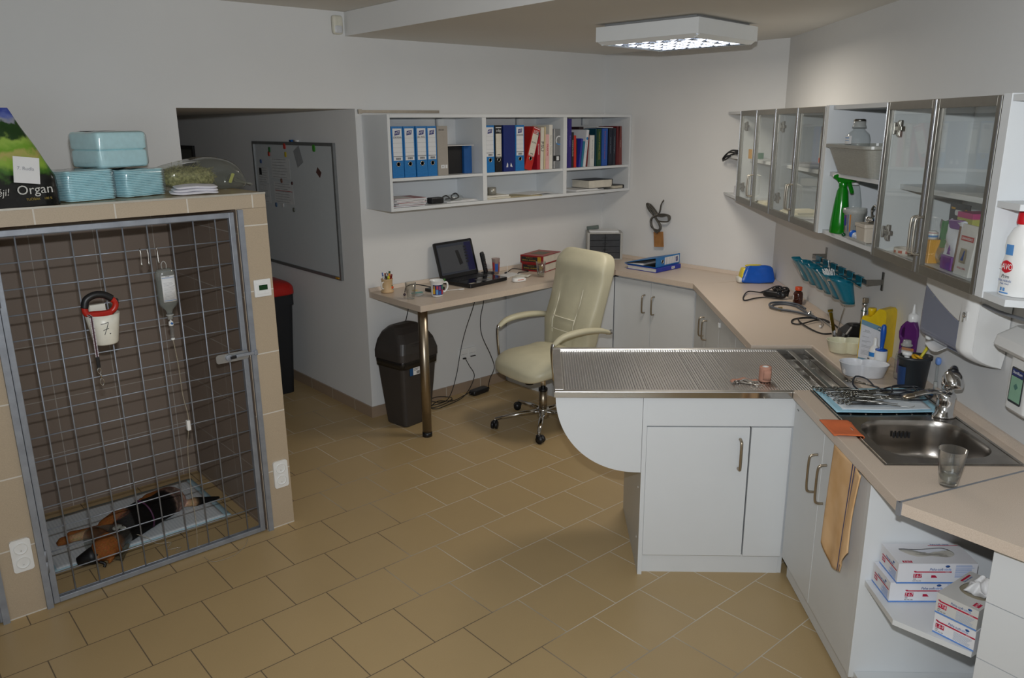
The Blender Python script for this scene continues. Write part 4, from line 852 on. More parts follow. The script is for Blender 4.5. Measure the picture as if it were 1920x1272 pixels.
obj('mug_body', MB().shell([(1e-5, 0), (.034, 0), (.037, .004), (.040, .02), (.040, .080), (.047, .104), (.050, .108), (.047, .1075), (.037, .08), (.036, .008), (1e-5, .006)], 44), M_wplast, mu)
obj('mug_handle', MB().tube(spline([(.036, -.012, .088), (.064, -.022, .086), (.068, -.024, .055), (.052, -.018, .028), (.038, -.012, .03)], 6), .006, 9), M_wplast, mu)
def arc_patch(mb, a0, a1, z0, z1, mi, r=.0406):
    return mb.grid(lambda u, v: (r*math.sin(a0+(a1-a0)*u), -r*math.cos(a0+(a1-a0)*u), z0+(z1-z0)*v), 8, 2, mi)
pm = MB(); arc_patch(pm, -1.35, .75, .014, .080, 0)
for a0, a1, z0, z1, mi in ((-1.35, -.95, .02, .055, 1), (-1.2, -1.0, .055, .074, 1), (-.8, -.45, .018, .05, 2), (-.72, -.42, .052, .074, 3), (-.35, .05, .016, .04, 4), (-.3, .0, .045, .072, 5), (.15, .5, .018, .048, 3), (.2, .55, .052, .076, 6), (.5, .7, .016, .03, 2)): arc_patch(pm, a0, a1, z0, z1, mi, .0410)
obj('printed_band', pm, [mat('print_purple', '2e2560', .4), mat('print_yellow', 'd8a62a', .4), mat('print_lblue', '5b8fc8', .4), mat('print_red', 'b23038', .4), mat('print_blue', '2c57a8', .4), mat('print_pinkish', '8c4a78', .4), mat('print_green', '2f7a5a', .4)], mu)
obj('tea_leaf_tag', MB().sup(.012, .006, .009, .8, .8, 16, 9), mat('tag_green', '2f6a22', .6), None, (3.022, 4.142, ZD+.106), (0, .3, .4), label='small green tea tag on the rim of the colourful mug', cat='tea tag')
obj('glass_bead', MB().ball((0, 0, .0095), .0095, 8), mat('bead_dark', '4a3c44', .1, .3), None, (2.823, 4.318, ZD), label='small shiny bead on the desk left of the empty glass', cat='bead')
# notes and box
obj('sticky_note', MB().grid(lambda u, v: (.04*(2*u-1), .03*(2*v-1), .0008+.006*max(0, u-.6)), 8, 3), mat('note_white', 'd6d6d2', .7), None, (2.905, 4.285, ZD), (0, 0, .5), label='white paper note between the empty glass and the mug', cat='note', solid=.0006)
obj('eyeglass_cloth', MB().box(-.04, .04, -.012, .012, 0, .004), mat('teal_strip', '5f9c96', .5), None, (2.935, 4.335, ZD+.0012), (0, 0, -.1), label='small teal strip lying on the desk behind the mug', cat='strip')
obj('yellow_note', MB().box(-.02, .02, -.012, .012, 0, .002), mat('note_yellow', 'd8c270', .7), None, (2.975, 4.42, ZD), (0, 0, .3), label='small yellow note behind the mug near the laptop', cat='note')
wl_ = obj('wallet_box', MB().box(-.06, .06, -.035, .035, 0, .020), M_black, None, (3.075, 4.325, ZD), (0, 0, .08), bevel=.003, label='small flat black box between the mug and the laptop', cat='box')
obj('black_cable', MB().tube(spline([(2.88, 4.40, ZD+.004), (2.92, 4.44, ZD+.03), (2.99, 4.46, ZD+.035), (3.06, 4.43, ZD+.02), (3.12, 4.41, ZD+.004), (3.22, 4.45, ZD+.004)], 6), .0035, 7), M_cable, None, label='short black cable looping over the desk left of the laptop', cat='cable')
# laptop
lp = thing('laptop', 'open black laptop on the desk', 'laptop', (3.455, 4.41, ZD), math.radians(7))
obj('base', MB().prism(rrect(-.19, .19, -.185, .115, .012), .004, .026), mat('laptop_black', '131316', .3), lp, bevel=.003)
obj('foot_pad', MB().box(-.17, -.14, -.17, -.15, 0, .004).box(.14, .17, -.17, -.15, 0, .004).box(-.17, -.14, .08, .10, 0, .004).box(.14, .17, .08, .10, 0, .004), M_black, lp)
kbm = MB()
for r in range(5):
    for c in range(14): kbm.box(-.15+.0215*c, -.15+.0215*c+.0185, -.03+.021*r, -.03+.021*r+.0175, .0262, .0285)
obj('keyboard', kbm, mat('key_black', '1d1d20', .45), lp, bevel=.0012)
obj('palm_rest', MB().box(-.185, .185, -.18, -.04, .0262, .0268), mat('palm_gloss', '0f0f12', .12), lp)
obj('touchpad', MB().box(-.05, .03, -.15, -.075, .0269, .0274), mat('pad_grey', '2c2c30', .3), lp)
obj('sticker', MB().box(-.17, -.12, -.17, -.145, .0269, .0273).box(.075, .085, -.13, -.09, .0269, .0273, 1), [mat('sticker_cream', 'a9a390', .5), mat('sticker_gold', '9c8a3a', .4)], lp)
lid = obj('lid', MB().prism(rrect(-.19, .19, 0, .262, .012), -.006, .006, 'y'), MATS['laptop_black'], lp, loc=(-.004, .110, .024), rot=(math.radians(-16), 0, 0), bevel=.002)
def screen_mat():
    m, nt, b, out = nodes_of('lcd_screen'); L = nt.links.new
    b.inputs['Base Color'].default_value = col('10121a'); b.inputs['Roughness'].default_value = .25
    b.inputs['Emission Color'].default_value = col('8f97a8'); b.inputs['Emission Strength'].default_value = .06; return m
obj('screen', MB().box(-.17, .17, -.0072, -.0062, .025, .245), screen_mat(), lid)
def emat(n, c, s):
    m, nt, b, out = nodes_of(n); b.inputs['Base Color'].default_value = col('08080a'); b.inputs['Emission Color'].default_value = col(c); b.inputs['Emission Strength'].default_value = s; return m
win = MB().box(-.165, .085, -.0078, -.0073, .04, .225); obj('screen_window', win, emat('screen_grey', 'a2a4a8', .075), lid)
obj('screen_desktop', MB().box(.10, .168, -.0078, -.0073, .03, .24), emat('screen_blue', '2a2c9c', .07), lid)
ic = MB()
for k in range(6): ic.box(.09, .104, -.0083, -.0079, .09+.022*k, .104+.022*k).box(.106, .118, -.0083, -.0079, .09+.022*k, .104+.022*k)
obj('screen_icons', ic, M_ink, lid); obj('screen_photo', MB().prism([(.0, .19), (.03, .19), (.055, .09), (.02, .08)], -.0083, -.0079, 'y'), emat('screen_dark', '4a4c50', .04), lid)
for s in (-1, 1): obj('hinge', MB().cyl((s*.15-.02, .112, .027), (s*.15+.02, .112, .027), .007, 12), MATS['laptop_black'], lp)
# spoon, phone, cup, mouse, papers
sp = MB().tube(spline([(-.07, 0, .003), (-.02, 0, .004), (.02, 0, .004)], 4), .0025, 6).sup(.024, .013, .004, .8, 1, 18, 7, 0, T(.042, 0, .0045))
obj('plastic_spoon', sp, M_wplast, None, (3.178, 4.232, ZD), (0, 0, -.35), label='white plastic spoon beside the front edge of the laptop', cat='spoon')
ph = thing('cordless_phone', 'black cordless phone standing in its charger right of the laptop', 'phone', (3.685, 4.505, ZD), .5)
obj('charger_base', MB().sup(.042, .05, .014, .5, .6, 24, 9, 0, T(0, 0, .014)), M_black, ph)
hs = obj('handset', MB().sup(.024, .012, .083, .3, .5, 24, 21, 0, T(0, 0, .083), fn=lambda a, b, c: (a*(1-.12*math.cos(c*18)), b, c)), M_black, ph, loc=(0, .008, .014), rot=(-.18, -.10, 0))
obj('handset_display', MB().box(-.015, .015, -.0135, -.011, .10, .145), mat('phone_display', '2c3134', .12), hs); obj('handset_keys', MB().box(-.008, .008, -.0145, -.011, .076, .09, 1).box(-.015, -.006, -.0135, -.011, .062, .068).box(.006, .015, -.0135, -.011, .062, .068).box(-.015, -.006, -.0135, -.011, .046, .052).box(-.004, .004, -.0135, -.011, .046, .052).box(.006, .015, -.0135, -.011, .046, .052), [mat('key_grey', '5a5c5e', .4), M_chrome], hs)
pcp = thing('plastic_cup', 'clear plastic cup with red and blue print behind the cordless phone', 'cup', (3.775, 4.512, ZD)); obj('cup_body', MB().shell([(1e-5, 0), (.023, 0), (.031, .112), (.033, .118), (.031, .118), (.029, .11), (.022, .004), (1e-5, .003)], 30), glass('printed_cup', 'e2d8d4', .4, .8, body='c9b6b0'), pcp)
pr_ = MB()
for a0, a1, z0, z1, mi in ((-.9, -.1, .02, .08, 0), (.2, .9, .015, .09, 1), (-1.6, -1.0, .03, .09, 1)): pr_.grid(lambda u, v, a0=a0, a1=a1, z0=z0, z1=z1: ((.0245+.0078*(z0+(z1-z0)*v)/.112)*math.sin(a0+(a1-a0)*u), -(.0245+.0078*(z0+(z1-z0)*v)/.112)*math.cos(a0+(a1-a0)*u), z0+(z1-z0)*v), 8, 3, mi)
obj('cup_print', pr_, [mat('cup_blue', '2b55a8', .4), mat('cup_red', 'b23a40', .4)], pcp)
cm_ = thing('computer_mouse', 'white computer mouse with an orange line on the desk left of the glass', 'mouse', (3.70, 4.165, ZD), -.25)
obj('shell', MB().sup(.054, .030, .018, .7, .7, 28, 13, 0, T(0, 0, .0125), fn=lambda a, b, c: (a, b, max(c, -.0125))), M_wplast, cm_); obj('orange_line', MB().tube([(-.05, -.012, .020), (-.02, -.029, .017), (.02, -.029, .017), (.052, -.008, .018)], .0018, 6), mat('line_orange', 'd0532a', .4), cm_)
obj('paper_sheets', MB().box(-.10, .10, -.055, .055, 0, .002).box(-.06, .09, -.045, .04, .002, .0035, 0, T(0, 0, 0, .3)), M_paper, None, (3.80, 4.40, ZD), (0, 0, .1), label='loose white sheets on the desk right of the laptop', cat='paper')
obj('crumpled_paper', MB().grid(lambda u, v: (.075*(2*u-1), .045*(2*v-1), .004+.004*math.sin(9*u+4*v)+.003*math.sin(13*v)), 14, 8), mat('paper_cream', 'd2cfc2', .7), None, (3.83, 4.275, ZD+.004), (0, 0, .3), label='crumpled cream slip of paper beside the computer mouse', cat='paper', solid=.0006)
# thin reflecting stick standing
obj('paper_spike', MB().cyl((0, 0, 0), (0, 0, .098), .0014, 8).cyl((0, 0, 0), (0, 0, .003), .02, 20), M_wplast, None, (3.745, 4.345, ZD+.0001), label='thin white spike for paper slips standing on the loose sheets', cat='spike')
obj('headset_cable', MB().tube(spline([(3.83, 4.46, ZD+.003), (3.90, 4.50, ZD+.01), (3.97, 4.53, ZD+.012), (4.02, 4.44, ZD+.004), (4.0, 4.40, ZD+.003), (3.93, 4.42, ZD+.003), (3.88, 4.38, ZD+.004)], 6), .0032, 7).sup(.02, .008, .006, .6, .6, 14, 7, 0, T(3.83, 4.46, ZD+.007, .5)), M_cable, None, label='black cable lying in front of the two red books', cat='cable')
def red_book(label, z, dx, rz):
    t = thing('reference_book', label, 'book', (4.165+dx, 4.43, z), rz, 'thick red reference books on the desk')
    M_rb = mat('book_red', '8e1f1f', .4, var=.05)
    obj('pages', MB().box(-.135, .135, -.095, .095, .004, .058), mat('book_pages', 'cfc9bb', .7), t)
    obj('cover', MB().box(-.145, .14, -.10, .10, 0, .004).box(-.145, .14, -.10, .10, .058, .062).box(-.145, -.137, -.10, .10, .004, .058), M_rb, t, bevel=.0015)
    sl = obj('spine_label', MB().box(-.1465, -.145, -.05, .09, .012, .050).box(-.1465, -.145, -.082, -.053, .008, .054, 1), [M_ink, mat('label_gold', 'b08a2c', .5)], t)
    text('SMALL ANIMAL', .016, MATS['label_gold'], sl, (-.1472, .02, .024), (0, -1, 0), (0, 0, 1), width=.125); text('TEXTBOOK OF', .010, MATS['label_gold'], sl, (-.1472, .02, .042), (0, -1, 0), (0, 0, 1), width=.06)
    return t
red_book('thick red reference book lying on the desk under another one', ZD, .012, .33); rb = red_book('thick red reference book lying on top of the other red book on the desk', ZD+.0625, 0, .30)
obj('cover_panel', MB().box(-.07, .06, -.055, .055, .0621, .0625), mat('panel_olive', '5b5340', .5), rb); obj('cover_line', MB().box(-.08, .07, -.065, -.063, .0621, .0625).box(-.08, .07, .063, .065, .0621, .0625).box(-.08, -.078, -.065, .065, .0621, .0625).box(.068, .07, -.065, .065, .0621, .0625), MATS['label_gold'], rb)
# drawer box on the corner worktop
dx_ = thing('drawer_organizer', 'grey desktop drawer organizer with dark translucent drawers behind the chair', 'drawer box', (4.90, 4.445, ZT+.001), math.radians(-45)+.05)
M_org = mat('organizer_grey', 'a8a7a2', .5)
obj('housing', MB().box(-.145, -.125, -.10, .09, 0, .222).box(.125, .145, -.10, .09, 0, .222).box(-.1245, .1245, -.10, .09, .212, .222).box(-.1245, .1245, -.10, .09, 0, .008).box(-.1245, .1245, .08, .09, .0085, .2115), M_org, dx_, bevel=.001)
for k in range(4):
    for j in (0, 1):
        if j == 1 and k % 1: continue
        x0, x1 = (-.122, -.002) if j == 0 else (.002, .122)
        d_ = obj('drawer', MB().box(x0, x1, -.098, .07, .011+.05*k, .058+.05*k), mat('drawer_smoke', '3c3e42', .2, var=.1), dx_); obj('drawer_pull', MB().box((x1-.02) if j == 0 else x0, x1 if j == 0 else x0+.02, -.104, -.0985, .028+.05*k, .038+.05*k), mat('pull_dark', '1c1d20', .3), d_)
obj('document_pile', MB().box(-.12, .12, -.085, .08, 0, .006).box(-.125, .11, -.08, .085, .0062, .011), M_paper, None, (4.90, 4.445, ZT+.2235), (0, 0, math.radians(-45)), label='white papers lying on top of the grey drawer organizer', cat='paper')
obj('book_clip', MB().box(-.05, .05, -.012, .012, 0, .03), mat('grey_green', '55605a', .5), None, (4.86, 4.535, ZT+.235), (0, -.1, -.7), bevel=.004, label='grey green pen case on the left edge of the drawer organizer', cat='case')
# open binder on the corner worktop
nb = thing('ring_binder', 'navy ring binder lying closed under the open blue binder on the corner worktop', 'binder', (4.815, 3.70, ZT+.001), 0.03, 'lying ring binders')
obj('cover', MB().box(-.155, .155, 0, .285, 0, .003).box(-.155, .155, 0, .285, .030, .033).box(-.155, .155, -.003, 0, .001, .032), mat('binder_navy', '1a2f9c', .35), nb, bevel=.001); obj('paper_stack', MB().box(-.15, .15, .004, .27, .0035, .0295), mat('stack_grey', 'c3c3c0', .7), nb); obj('spine_label', MB().box(.035, .075, -.0042, -.0032, .008, .026), M_bpaper, nb); text('DŘEVO', .009, M_ink, nb, (.055, -.0045, .017))
ob = thing('ring_binder', 'blue ring binder lying wedge shaped on the navy binder on the corner worktop', 'binder', (4.835, 3.725, ZT+.0355), .06, 'lying ring binders')
obj('cover', MB().box(-.158, .158, .0, .29, 0, .003).prism([(0, .075), (.29, .010), (.29, .0065), (0, .0715)], -.158, .158, 'x').box(-.158, .158, -.003, 0, 0, .076), M_bblue, ob, bevel=.0008)
obj('inner_lining', MB().prism([(.001, .0705), (.285, .0062), (.285, .0055), (.001, .0695)], -.154, .154, 'x').box(-.154, .154, .002, .285, .0035, .0045), M_black, ob)
obj('paper_stack', MB().prism([(.12, .005), (.28, .005), (.28, .0052), (.12, .018)], -.15, .15, 'x'), M_paper, ob)
sl = obj('spine_label', MB().box(-.045, .145, -.0042, -.0032, .010, .066), M_bpaper, ob)
obj('label_rule', MB().box(-.022, -.020, -.0047, -.0043, .010, .066).box(.02, .0206, -.0047, -.0043, .010, .066).box(.05, .0506, -.0047, -.0043, .010, .066).box(.08, .0806, -.0047, -.0043, .010, .066), M_ink, sl)
obj('logo_plate', MB().prism([(.104, .018), (.131, .022), (.126, .060), (.099, .056)], -.0047, -.0043, 'y'), M_logo, sl); text('HIT', .02, M_bpaper, sl, (.115, -.0049, .039), (0, 0, -1), (1, 0, 0))
fr = MB(); M = T(-.075, -.0035, .038, 0, PI/2); fr.shell([(.015, 0), (.015, .003), (.0115, .003), (.0115, -.001)], 22, 0, M).lathe([(.0113, .0008), (1e-5, .0008)], 22, 1, M); obj('finger_ring', fr, [M_ring, MATS['ring_hole']], ob)
# cable bundle with a wooden tag on the middle wall
cbx = thing('cable_bundle', 'tied bundle of grey cable with a brown tag hanging on the middle wall', 'cable', (5.036, 3.99, 1.27))
cab = MB()
for k in range(4):
    cab.tube([(-.012+.006*math.sin(3*k+p.z*30)-.004*k, p.y, p.z) for p in spline([(0, .00, .02), (0, .07+.008*k, .09), (0, .115-.012*k, .10), (0, .10-.01*k, .06), (0, .02, .0), (0, -.03-.006*k, -.07), (0, -.01, -.10-.006*k), (0, .05-.006*k, -.085), (0, .06, -.03), (0, .03, .01)], 6, True)], .0060, 7, closed=True)
for k in range(3): cab.tube([(-.016-.004*k, p.y, p.z) for p in spline([(0, .01, .01), (0, -.05, .03-.01*k), (0, -.125+.01*k, .02), (0, -.115, -.02), (0, -.05, -.03), (0, .0, -.02)], 6, True)], .0050, 7, closed=True)
cab.tube([(-.012, p.y, p.z) for p in spline([(0, .0, .01), (0, -.02, .05), (0, -.03, .10), (0, -.055, .14)], 5)], .005, 7).tube([(-.018, p.y, p.z) for p in spline([(0, .0, .01), (0, -.028, .05), (0, -.04, .11), (0, -.06, .135)], 5)], .005, 7)
obj('cable_loops', cab, mat('cable_grey', '4d4a44', .45), cbx); obj('tie', MB().tube(spline([(-.036, .03, .0), (-.030, .0, .022), (-.004, -.01, .025), (-.004, .02, .0)], 5, True), .004, 6, closed=True), mat('cable_tie', '6a6660', .4), cbx)
obj('wooden_tag', MB().box(-.014, -.004, -.045, .045, -.235, -.115), mat('tag_wood', 'a3713f', .6, scale=18, var=.2), cbx, rot=(-.10, 0, 0)); obj('tag_string', MB().tube([(-.015, .0, -.10), (-.016, -.005, -.128)], .003, 6), MATS['cable_grey'], cbx)
# blue bag on the right end
bg = thing('blue_plastic_bag', 'crumpled blue and yellow plastic packet in the corner of the worktop', 'packet', (4.895, 2.985, ZT+.001), math.radians(-42))
obj('packet', MB().sup(.130, .055, .06, .30, .35, 56, 25, 0, T(0, 0, .058), fn=lambda a, b, c: (a*(1-.34*((c+.06)/.12)**1.5)+wrinkle(a, b, c, .004, 45), b*(1-.4*(c+.06)/.12)+wrinkle(b, c, a, .003, 50), max(c+wrinkle(c, a, b, .003, 40), -.0575))), mat('packet_blue', '0d55b8', .3, bump=.5, bscale=30), bg)
obj('yellow_edge', MB().sup(.035, .05, .05, .5, .5, 28, 15, 0, T(-.098, .004, .0545), fn=lambda a, b, c: (a*(.7-.3*c/.05), b*(1-.3*(c+.05)/.1)+wrinkle(b, c, a, .004, 60), max(c, -.053))), mat('packet_yellow', 'd0bc2c', .35), bg); obj('white_corner', MB().sup(.022, .045, .02, .5, .5, 20, 9, 0, T(-.120, .002, .0215)), mat('packet_white', 'd6d6d0', .4), bg)
obj('yellow_fold', MB().sup(.06, .012, .008, .6, .6, 20, 9, 0, T(-.03, .006, .118)), mat('packet_yellow', 'd0bc2c', .35), bg)
# ------------------------------------------------------------------ under the desk: cabinets, bin, sockets, cables
M_gap = mat('shadow_gap', '6d6a66', .7)
def bow_handle(parent, p0, p1, out, r=.0055, depth=.032, name='handle', m=None):
    """bow handle from p0 to p1 standing off along out"""
    p0, p1, out = Vector(p0), Vector(p1), Vector(out)
    d = p1-p0
    P = spline([p0, p0+out*depth*.75+d*.02, p0+out*depth+d*.12, p0+out*depth*1.05+d*.5, p1+out*depth-d*.12, p1+out*depth*.75-d*.02, p1], 6)
    return obj(name, MB().tube(P, r, 8), m or M_nickel, parent)
# corner cabinet below the desk end (its left side is the white panel behind the chair)
c = thing('base_cabinet', 'white base cabinet under the desk behind the chair, showing its side panel', 'cabinet', (3.94, 4.02, 0))
obj('carcass', MB().box(0, .645, .022, .565, .0, .866), M_white, c); obj('door', MB().box(.004, .62, 0, .019, .10, .845), M_white, c, bevel=.001); obj('plinth', MB().box(.02, .6, .0205, .0215, 0, .09), M_white, c)
# cabinet on the middle wall
c = thing('base_cabinet', 'white base cabinet with two doors under the corner worktop', 'cabinet', (4.567, 3.27, 0))
obj('carcass', MB().box(.022, .46, .004, .735, .02, .866), M_white, c); obj('plinth', MB().box(.05, .06, .0, .735, 0, .10), M_white, c)
for y0, y1, hy in ((.392, .748, .447), (.003, .388, .357)):
    d = obj('door', MB().box(0, .019, y0, y1, .10, .848), M_white, c, bevel=.0012); bow_handle(d, (-.0005, hy, .748), (-.0005, hy, .612), (-1, 0, 0), .0062)
obj('end_panel', MB().prism([(0.0, -.004), (.44, -.232), (.44, -.215), (.0, .0025)], 0, .866), M_white, c)
# swing bin
sb = thing('swing_bin', 'dark brown swing lid waste bin under the left end of the desk', 'bin', (2.86, 4.385, 0), .15)
def rect_loft(sections, n=6):
    """sections: (hx, hy, corner, z, oy)"""
    v = []; f = []
    L_ = None
    for hx, hy, r, z, oy in sections:
        P = rrect(-hx, hx, -hy+oy, hy+oy, r, n); L_ = len(P); v += [(p[0], p[1], z) for p in P]
    for i in range(len(sections)-1):
        for k in range(L_): f.append((i*L_+k, i*L_+(k+1) % L_, (i+1)*L_+(k+1) % L_, (i+1)*L_+k))
    f.append(tuple(range(L_-1, -1, -1))); f.append(tuple((len(sections)-1)*L_+k for k in range(L_)))
    return v, f
v, f = rect_loft([(.118, .095, .03, 0, 0), (.124, .10, .03, .01, 0), (.150, .125, .035, .30, 0), (.163, .138, .04, .455, 0)]); obj('bin_body', MB().add(v, f, 0, False), M_brownblk, sb, bevel=.004)
v, f = rect_loft([(.168, .143, .04, .428, 0), (.170, .145, .04, .47, 0), (.166, .141, .04, .50, 0)]); obj('bin_bag', MB().add(v, f, 0, True), mat('bag_black', '1d1c1c', .25, bump=.6, bscale=60), sb)
v, f = rect_loft([(.174, .149, .04, .478, 0), (.174, .149, .04, .530, 0), (.158, .138, .05, .600, .004), (.135, .105, .05, .655, .012), (.105, .062, .05, .690, .02), (.070, .030, .025, .700, .025)])
obj('lid', MB().add(v, f, 0, False), M_brownblk, sb, bevel=.006, seg=3)
obj('swing_flap', MB().sup(.10, .07, .006, .5, .4, 30, 9, 0, T(0, -.092, .620, 0, math.radians(40))), M_brownblk, sb); obj('flap_grip', MB().sup(.028, .012, .007, .8, .8, 20, 9, 0, T(0, -.100, .624, 0, math.radians(40))), mat('grip_dark', '2b2827', .35), sb)
bl_ = obj('sticker', MB().box(-.070, -.01, -.1385, -.1375, .375, .43), M_paper, sb, rot=(0, 0, 0)); obj('sticker_blue', MB().box(-.10, -.07, -.1385, -.1375, .375, .43), mat('sticker_blue', '1a4a78', .4), sb)
bp_ = MB()
for k in range(7): bp_.box(-.04+.004*k, -.038+.004*k, -.1392, -.1386, .380, .40)
bp_.box(-.066, -.02, -.1392, -.1386, .415, .418).box(-.066, -.03, -.1392, -.1386, .407, .409); obj('barcode', bp_, M_ink, sb)
# double frame socket by the desk
sk = thing('wall_socket', 'white double frame socket on the wall under the desk', 'socket', (3.555, YW-.001, .305))
obj('cover_plate', MB().prism(rrect(-.08, .08, -.042, .042, .005), -.010, 0, 'y'), M_wplast, sk, bevel=.002)
for k in (-1, 1): obj('insert', MB().box(k*.039-.030, k*.039+.030, -.0135, -.0105, -.028, .030).box(k*.039-.030, k*.039+.030, -.0145, -.0136, -.002, -.0005, 1), [M_wplast, M_grey], sk)
obj('plug', MB().box(-.055, -.03, -.03, -.0146, -.034, -.026).box(.02, .065, -.025, -.0146, -.030, -.024), M_black, sk)
def wire(name, label, P, r=.003, cat='cable', **k): return obj(name, MB().tube(spline(P, 7), r, 7), M_cable, None, label=label, cat=cat, **k)
wire('power_cable', 'thin black cable hanging from the desk over the socket to the floor', [(3.545, 4.45, .862), (3.53, 4.47, .73), (3.48, 4.52, .52), (3.46, 4.56, .36), (3.40, 4.55, .16), (3.30, 4.51, .03), (3.20, 4.50, .008), (3.10, 4.52, .008), (3.12, 4.46, .008), (3.24, 4.46, .015), (3.31, 4.49, .03), (3.22, 4.53, .05), (3.14, 4.54, .04), (3.20, 4.50, .02), (3.33, 4.50, .006)])
wire('power_cable', 'black cable hanging from the desk to the power brick on the floor', [(3.603, 4.45, .862), (3.60, 4.45, .73), (3.575, 4.46, .60), (3.585, 4.46, .47), (3.66, 4.45, .30), (3.685, 4.44, .20), (3.64, 4.44, .12), (3.65, 4.47, .05), (3.672, 4.488, .022)])
wire('power_cable', 'black cable from the wall socket down to the loops on the floor', [(3.515, 4.574, .270), (3.53, 4.55, .22), (3.56, 4.53, .14), (3.48, 4.50, .05), (3.38, 4.47, .012), (3.22, 4.43, .010), (3.12, 4.42, .009), (3.10, 4.47, .012), (3.20, 4.50, .03), (3.30, 4.47, .012), (3.42, 4.49, .02), (3.492, 4.514, .022)])
wire('power_cable', 'short black cable hanging down between the desk and the swing bin', [(2.985, 4.50, .862), (2.97, 4.50, .78), (2.955, 4.51, .70), (2.96, 4.565, .60), (2.97, 4.575, .40)])
pb = thing('power_brick', 'black power brick lying on the floor by the skirting under the desk', 'power adapter', (3.58, 4.50, .001), .12); obj('housing', MB().sup(.085, .034, .019, .3, .3, 32, 11, 0, T(0, 0, .019)), M_black, pb); obj('strain_relief', MB().cyl((-.083, 0, .019), (-.10, 0, .019), .006, 10).cyl((.083, 0, .019), (.10, 0, .019), .006, 10), M_cable, pb)
hd = thing('headset_hook', 'small black plug holder hanging under the desk edge beside the cables', 'holder', (3.63, 4.44, .84)); obj('hook_body', MB().tube(spline([(-.03, 0, .026), (-.02, 0, .0), (.0, 0, -.03), (.03, 0, -.04), (.04, 0, -.075), (.028, 0, -.10)], 6), [.006]*12+[.013]*19, 10), M_black, hd)

# ------------------------------------------------------------------ office chair
M_lea = mat('cream_leather', 'c8c3a9', .42, var=.05, scale=9, bump=.25, bscale=90, spec=.4)
M_seam = mat('leather_seam', 'e9e5d2', .5)
ch = thing('office_chair', 'cream leather office chair with chrome five star base between desk and steel table', 'chair', (3.50, 3.70, 0), PI-.105)
# local +x = forward
seat = MB().sup(.275, .285, .068, .55, .38, 64, 25, 0, T(-.02, 0, .462), fn=lambda a, b, c: (a+(.03*(1-(b/.285)**2) if a > 0 else 0), b*(1-.06*a/.27), c*(1.0-.15*(abs(a)/.275)**2)+(.016*math.cos(b*9) if c > 0 else 0)-(.045*max(0, (a-.12)/.15)**2)+.008*math.sin(a*40+b*9)*math.exp(-((a+.1)/.12)**2)*(1 if c > 0 else 0)))
so = obj('seat', seat, M_lea, ch)
LEAN = math.radians(13)
def backw(a, b, c):
    t = (c+.36)/.72                                   # 0 bottom .. 1 top
    wdt = 1.0-.10*(1-t)-.05*max(0, (t-.8)/.2)**2
    puff = -.022*math.exp(-((t-.30)/.10)**2) if a > 0 else 0
    x = a+(.020*math.cos(b*6.5) if a > 0 else 0)-puff*.9+(.018*math.exp(-((t-.86)/.09)**2) if a > 0 else 0)-.05*(t-.25)**2
    if a > 0: x += -.014*math.exp(-((t-.68)/.02)**2)-.010*math.exp(-((abs(b)-.115)/.012)**2)*(1 if t < .66 else 0)
    return (x, b*wdt, c)
bk_ = obj('backrest', MB().sup(.062, .262, .365, .30, .42, 96, 61, 0, None, fn=backw), M_lea, ch, loc=(-.285, 0, .82), rot=(0, -LEAN, 0))
def face(b, t, off=.002):   # point on the front face of the back
    a = .062; p = backw(a, b, -.36+.72*t); return (p[0]+off, p[1], p[2])
sm = MB()
for s in (-1, 1): sm.tube([face(s*.120, .18+.48*k/20, .0012) for k in range(21)], .0040, 6)
sm.tube([face(-.22+.44*k/20, .675, .0012) for k in range(21)], .0036, 6).tube([face(-.12+.24*k/12, .34, .001) for k in range(13)], .0036, 6).tube([face(-.12+.24*k/12, .22, .001) for k in range(13)], .0036, 6)
obj('seam', sm, M_seam, bk_)
for s in (-1, 1):
    P = spline([(.150, s*.305, .655), (.09, s*.305, .690), (.0, s*.305, .705), (-.12, s*.305, .705), (-.24, s*.305, .690), (-.31, s*.305, .668)], 7)
    ap = obj('armrest', MB().tube(P, [.018+.012*math.sin(PI*min(1, k/(len(P)-1)*1.0)) for k in range(len(P))], 14, flat=.72), M_lea, ch)
    fr = spline([(.155, s*.305, .665), (.165, s*.305, .63), (.160, s*.305, .52), (.150, s*.303, .45), (.13, s*.285, .415), (.05, s*.20, .405), (.0, s*.10, .40)], 6)
    obj('arm_frame', MB().tube(fr, .013, 10, flat=.6), M_chrome, ap); obj('arm_bracket', MB().tube(spline([(-.29, s*.305, .668), (-.335, s*.303, .662), (-.36, s*.27, .665)], 5), .011, 10), M_chrome, ap)
obj('tilt_mechanism', MB().box(-.12, .10, -.11, .11, .375, .402).box(-.33, -.10, -.04, .04, .385, .40), M_black, ch, bevel=.004); obj('tension_knob', MB().cyl((.13, .02, .385), (.13, .02, .322), .028, 20), M_black, ch); obj('height_lever', MB().tube(spline([(.0, -.10, .385), (.02, -.20, .38), (.03, -.27, .375)], 5), .006, 8).sup(.02, .03, .008, .6, .6, 16, 7, 0, T(.03, -.28, .375)), M_black, ch)
obj('gas_column', MB().cyl((0, 0, .25), (0, 0, .376), .018, 20), M_chrome, ch); obj('column_sleeve', MB().cyl((0, 0, .09), (0, 0, .245), .028, 24, 0).cyl((0, 0, .245), (0, 0, .262), .031, 24, 1), [M_nickel, M_black], ch)
hub = obj('star_base', MB().lathe([(.04, .055), (.045, .07), (.043, .115), (.034, .125), (.030, .125)], 24), M_chrome, ch)
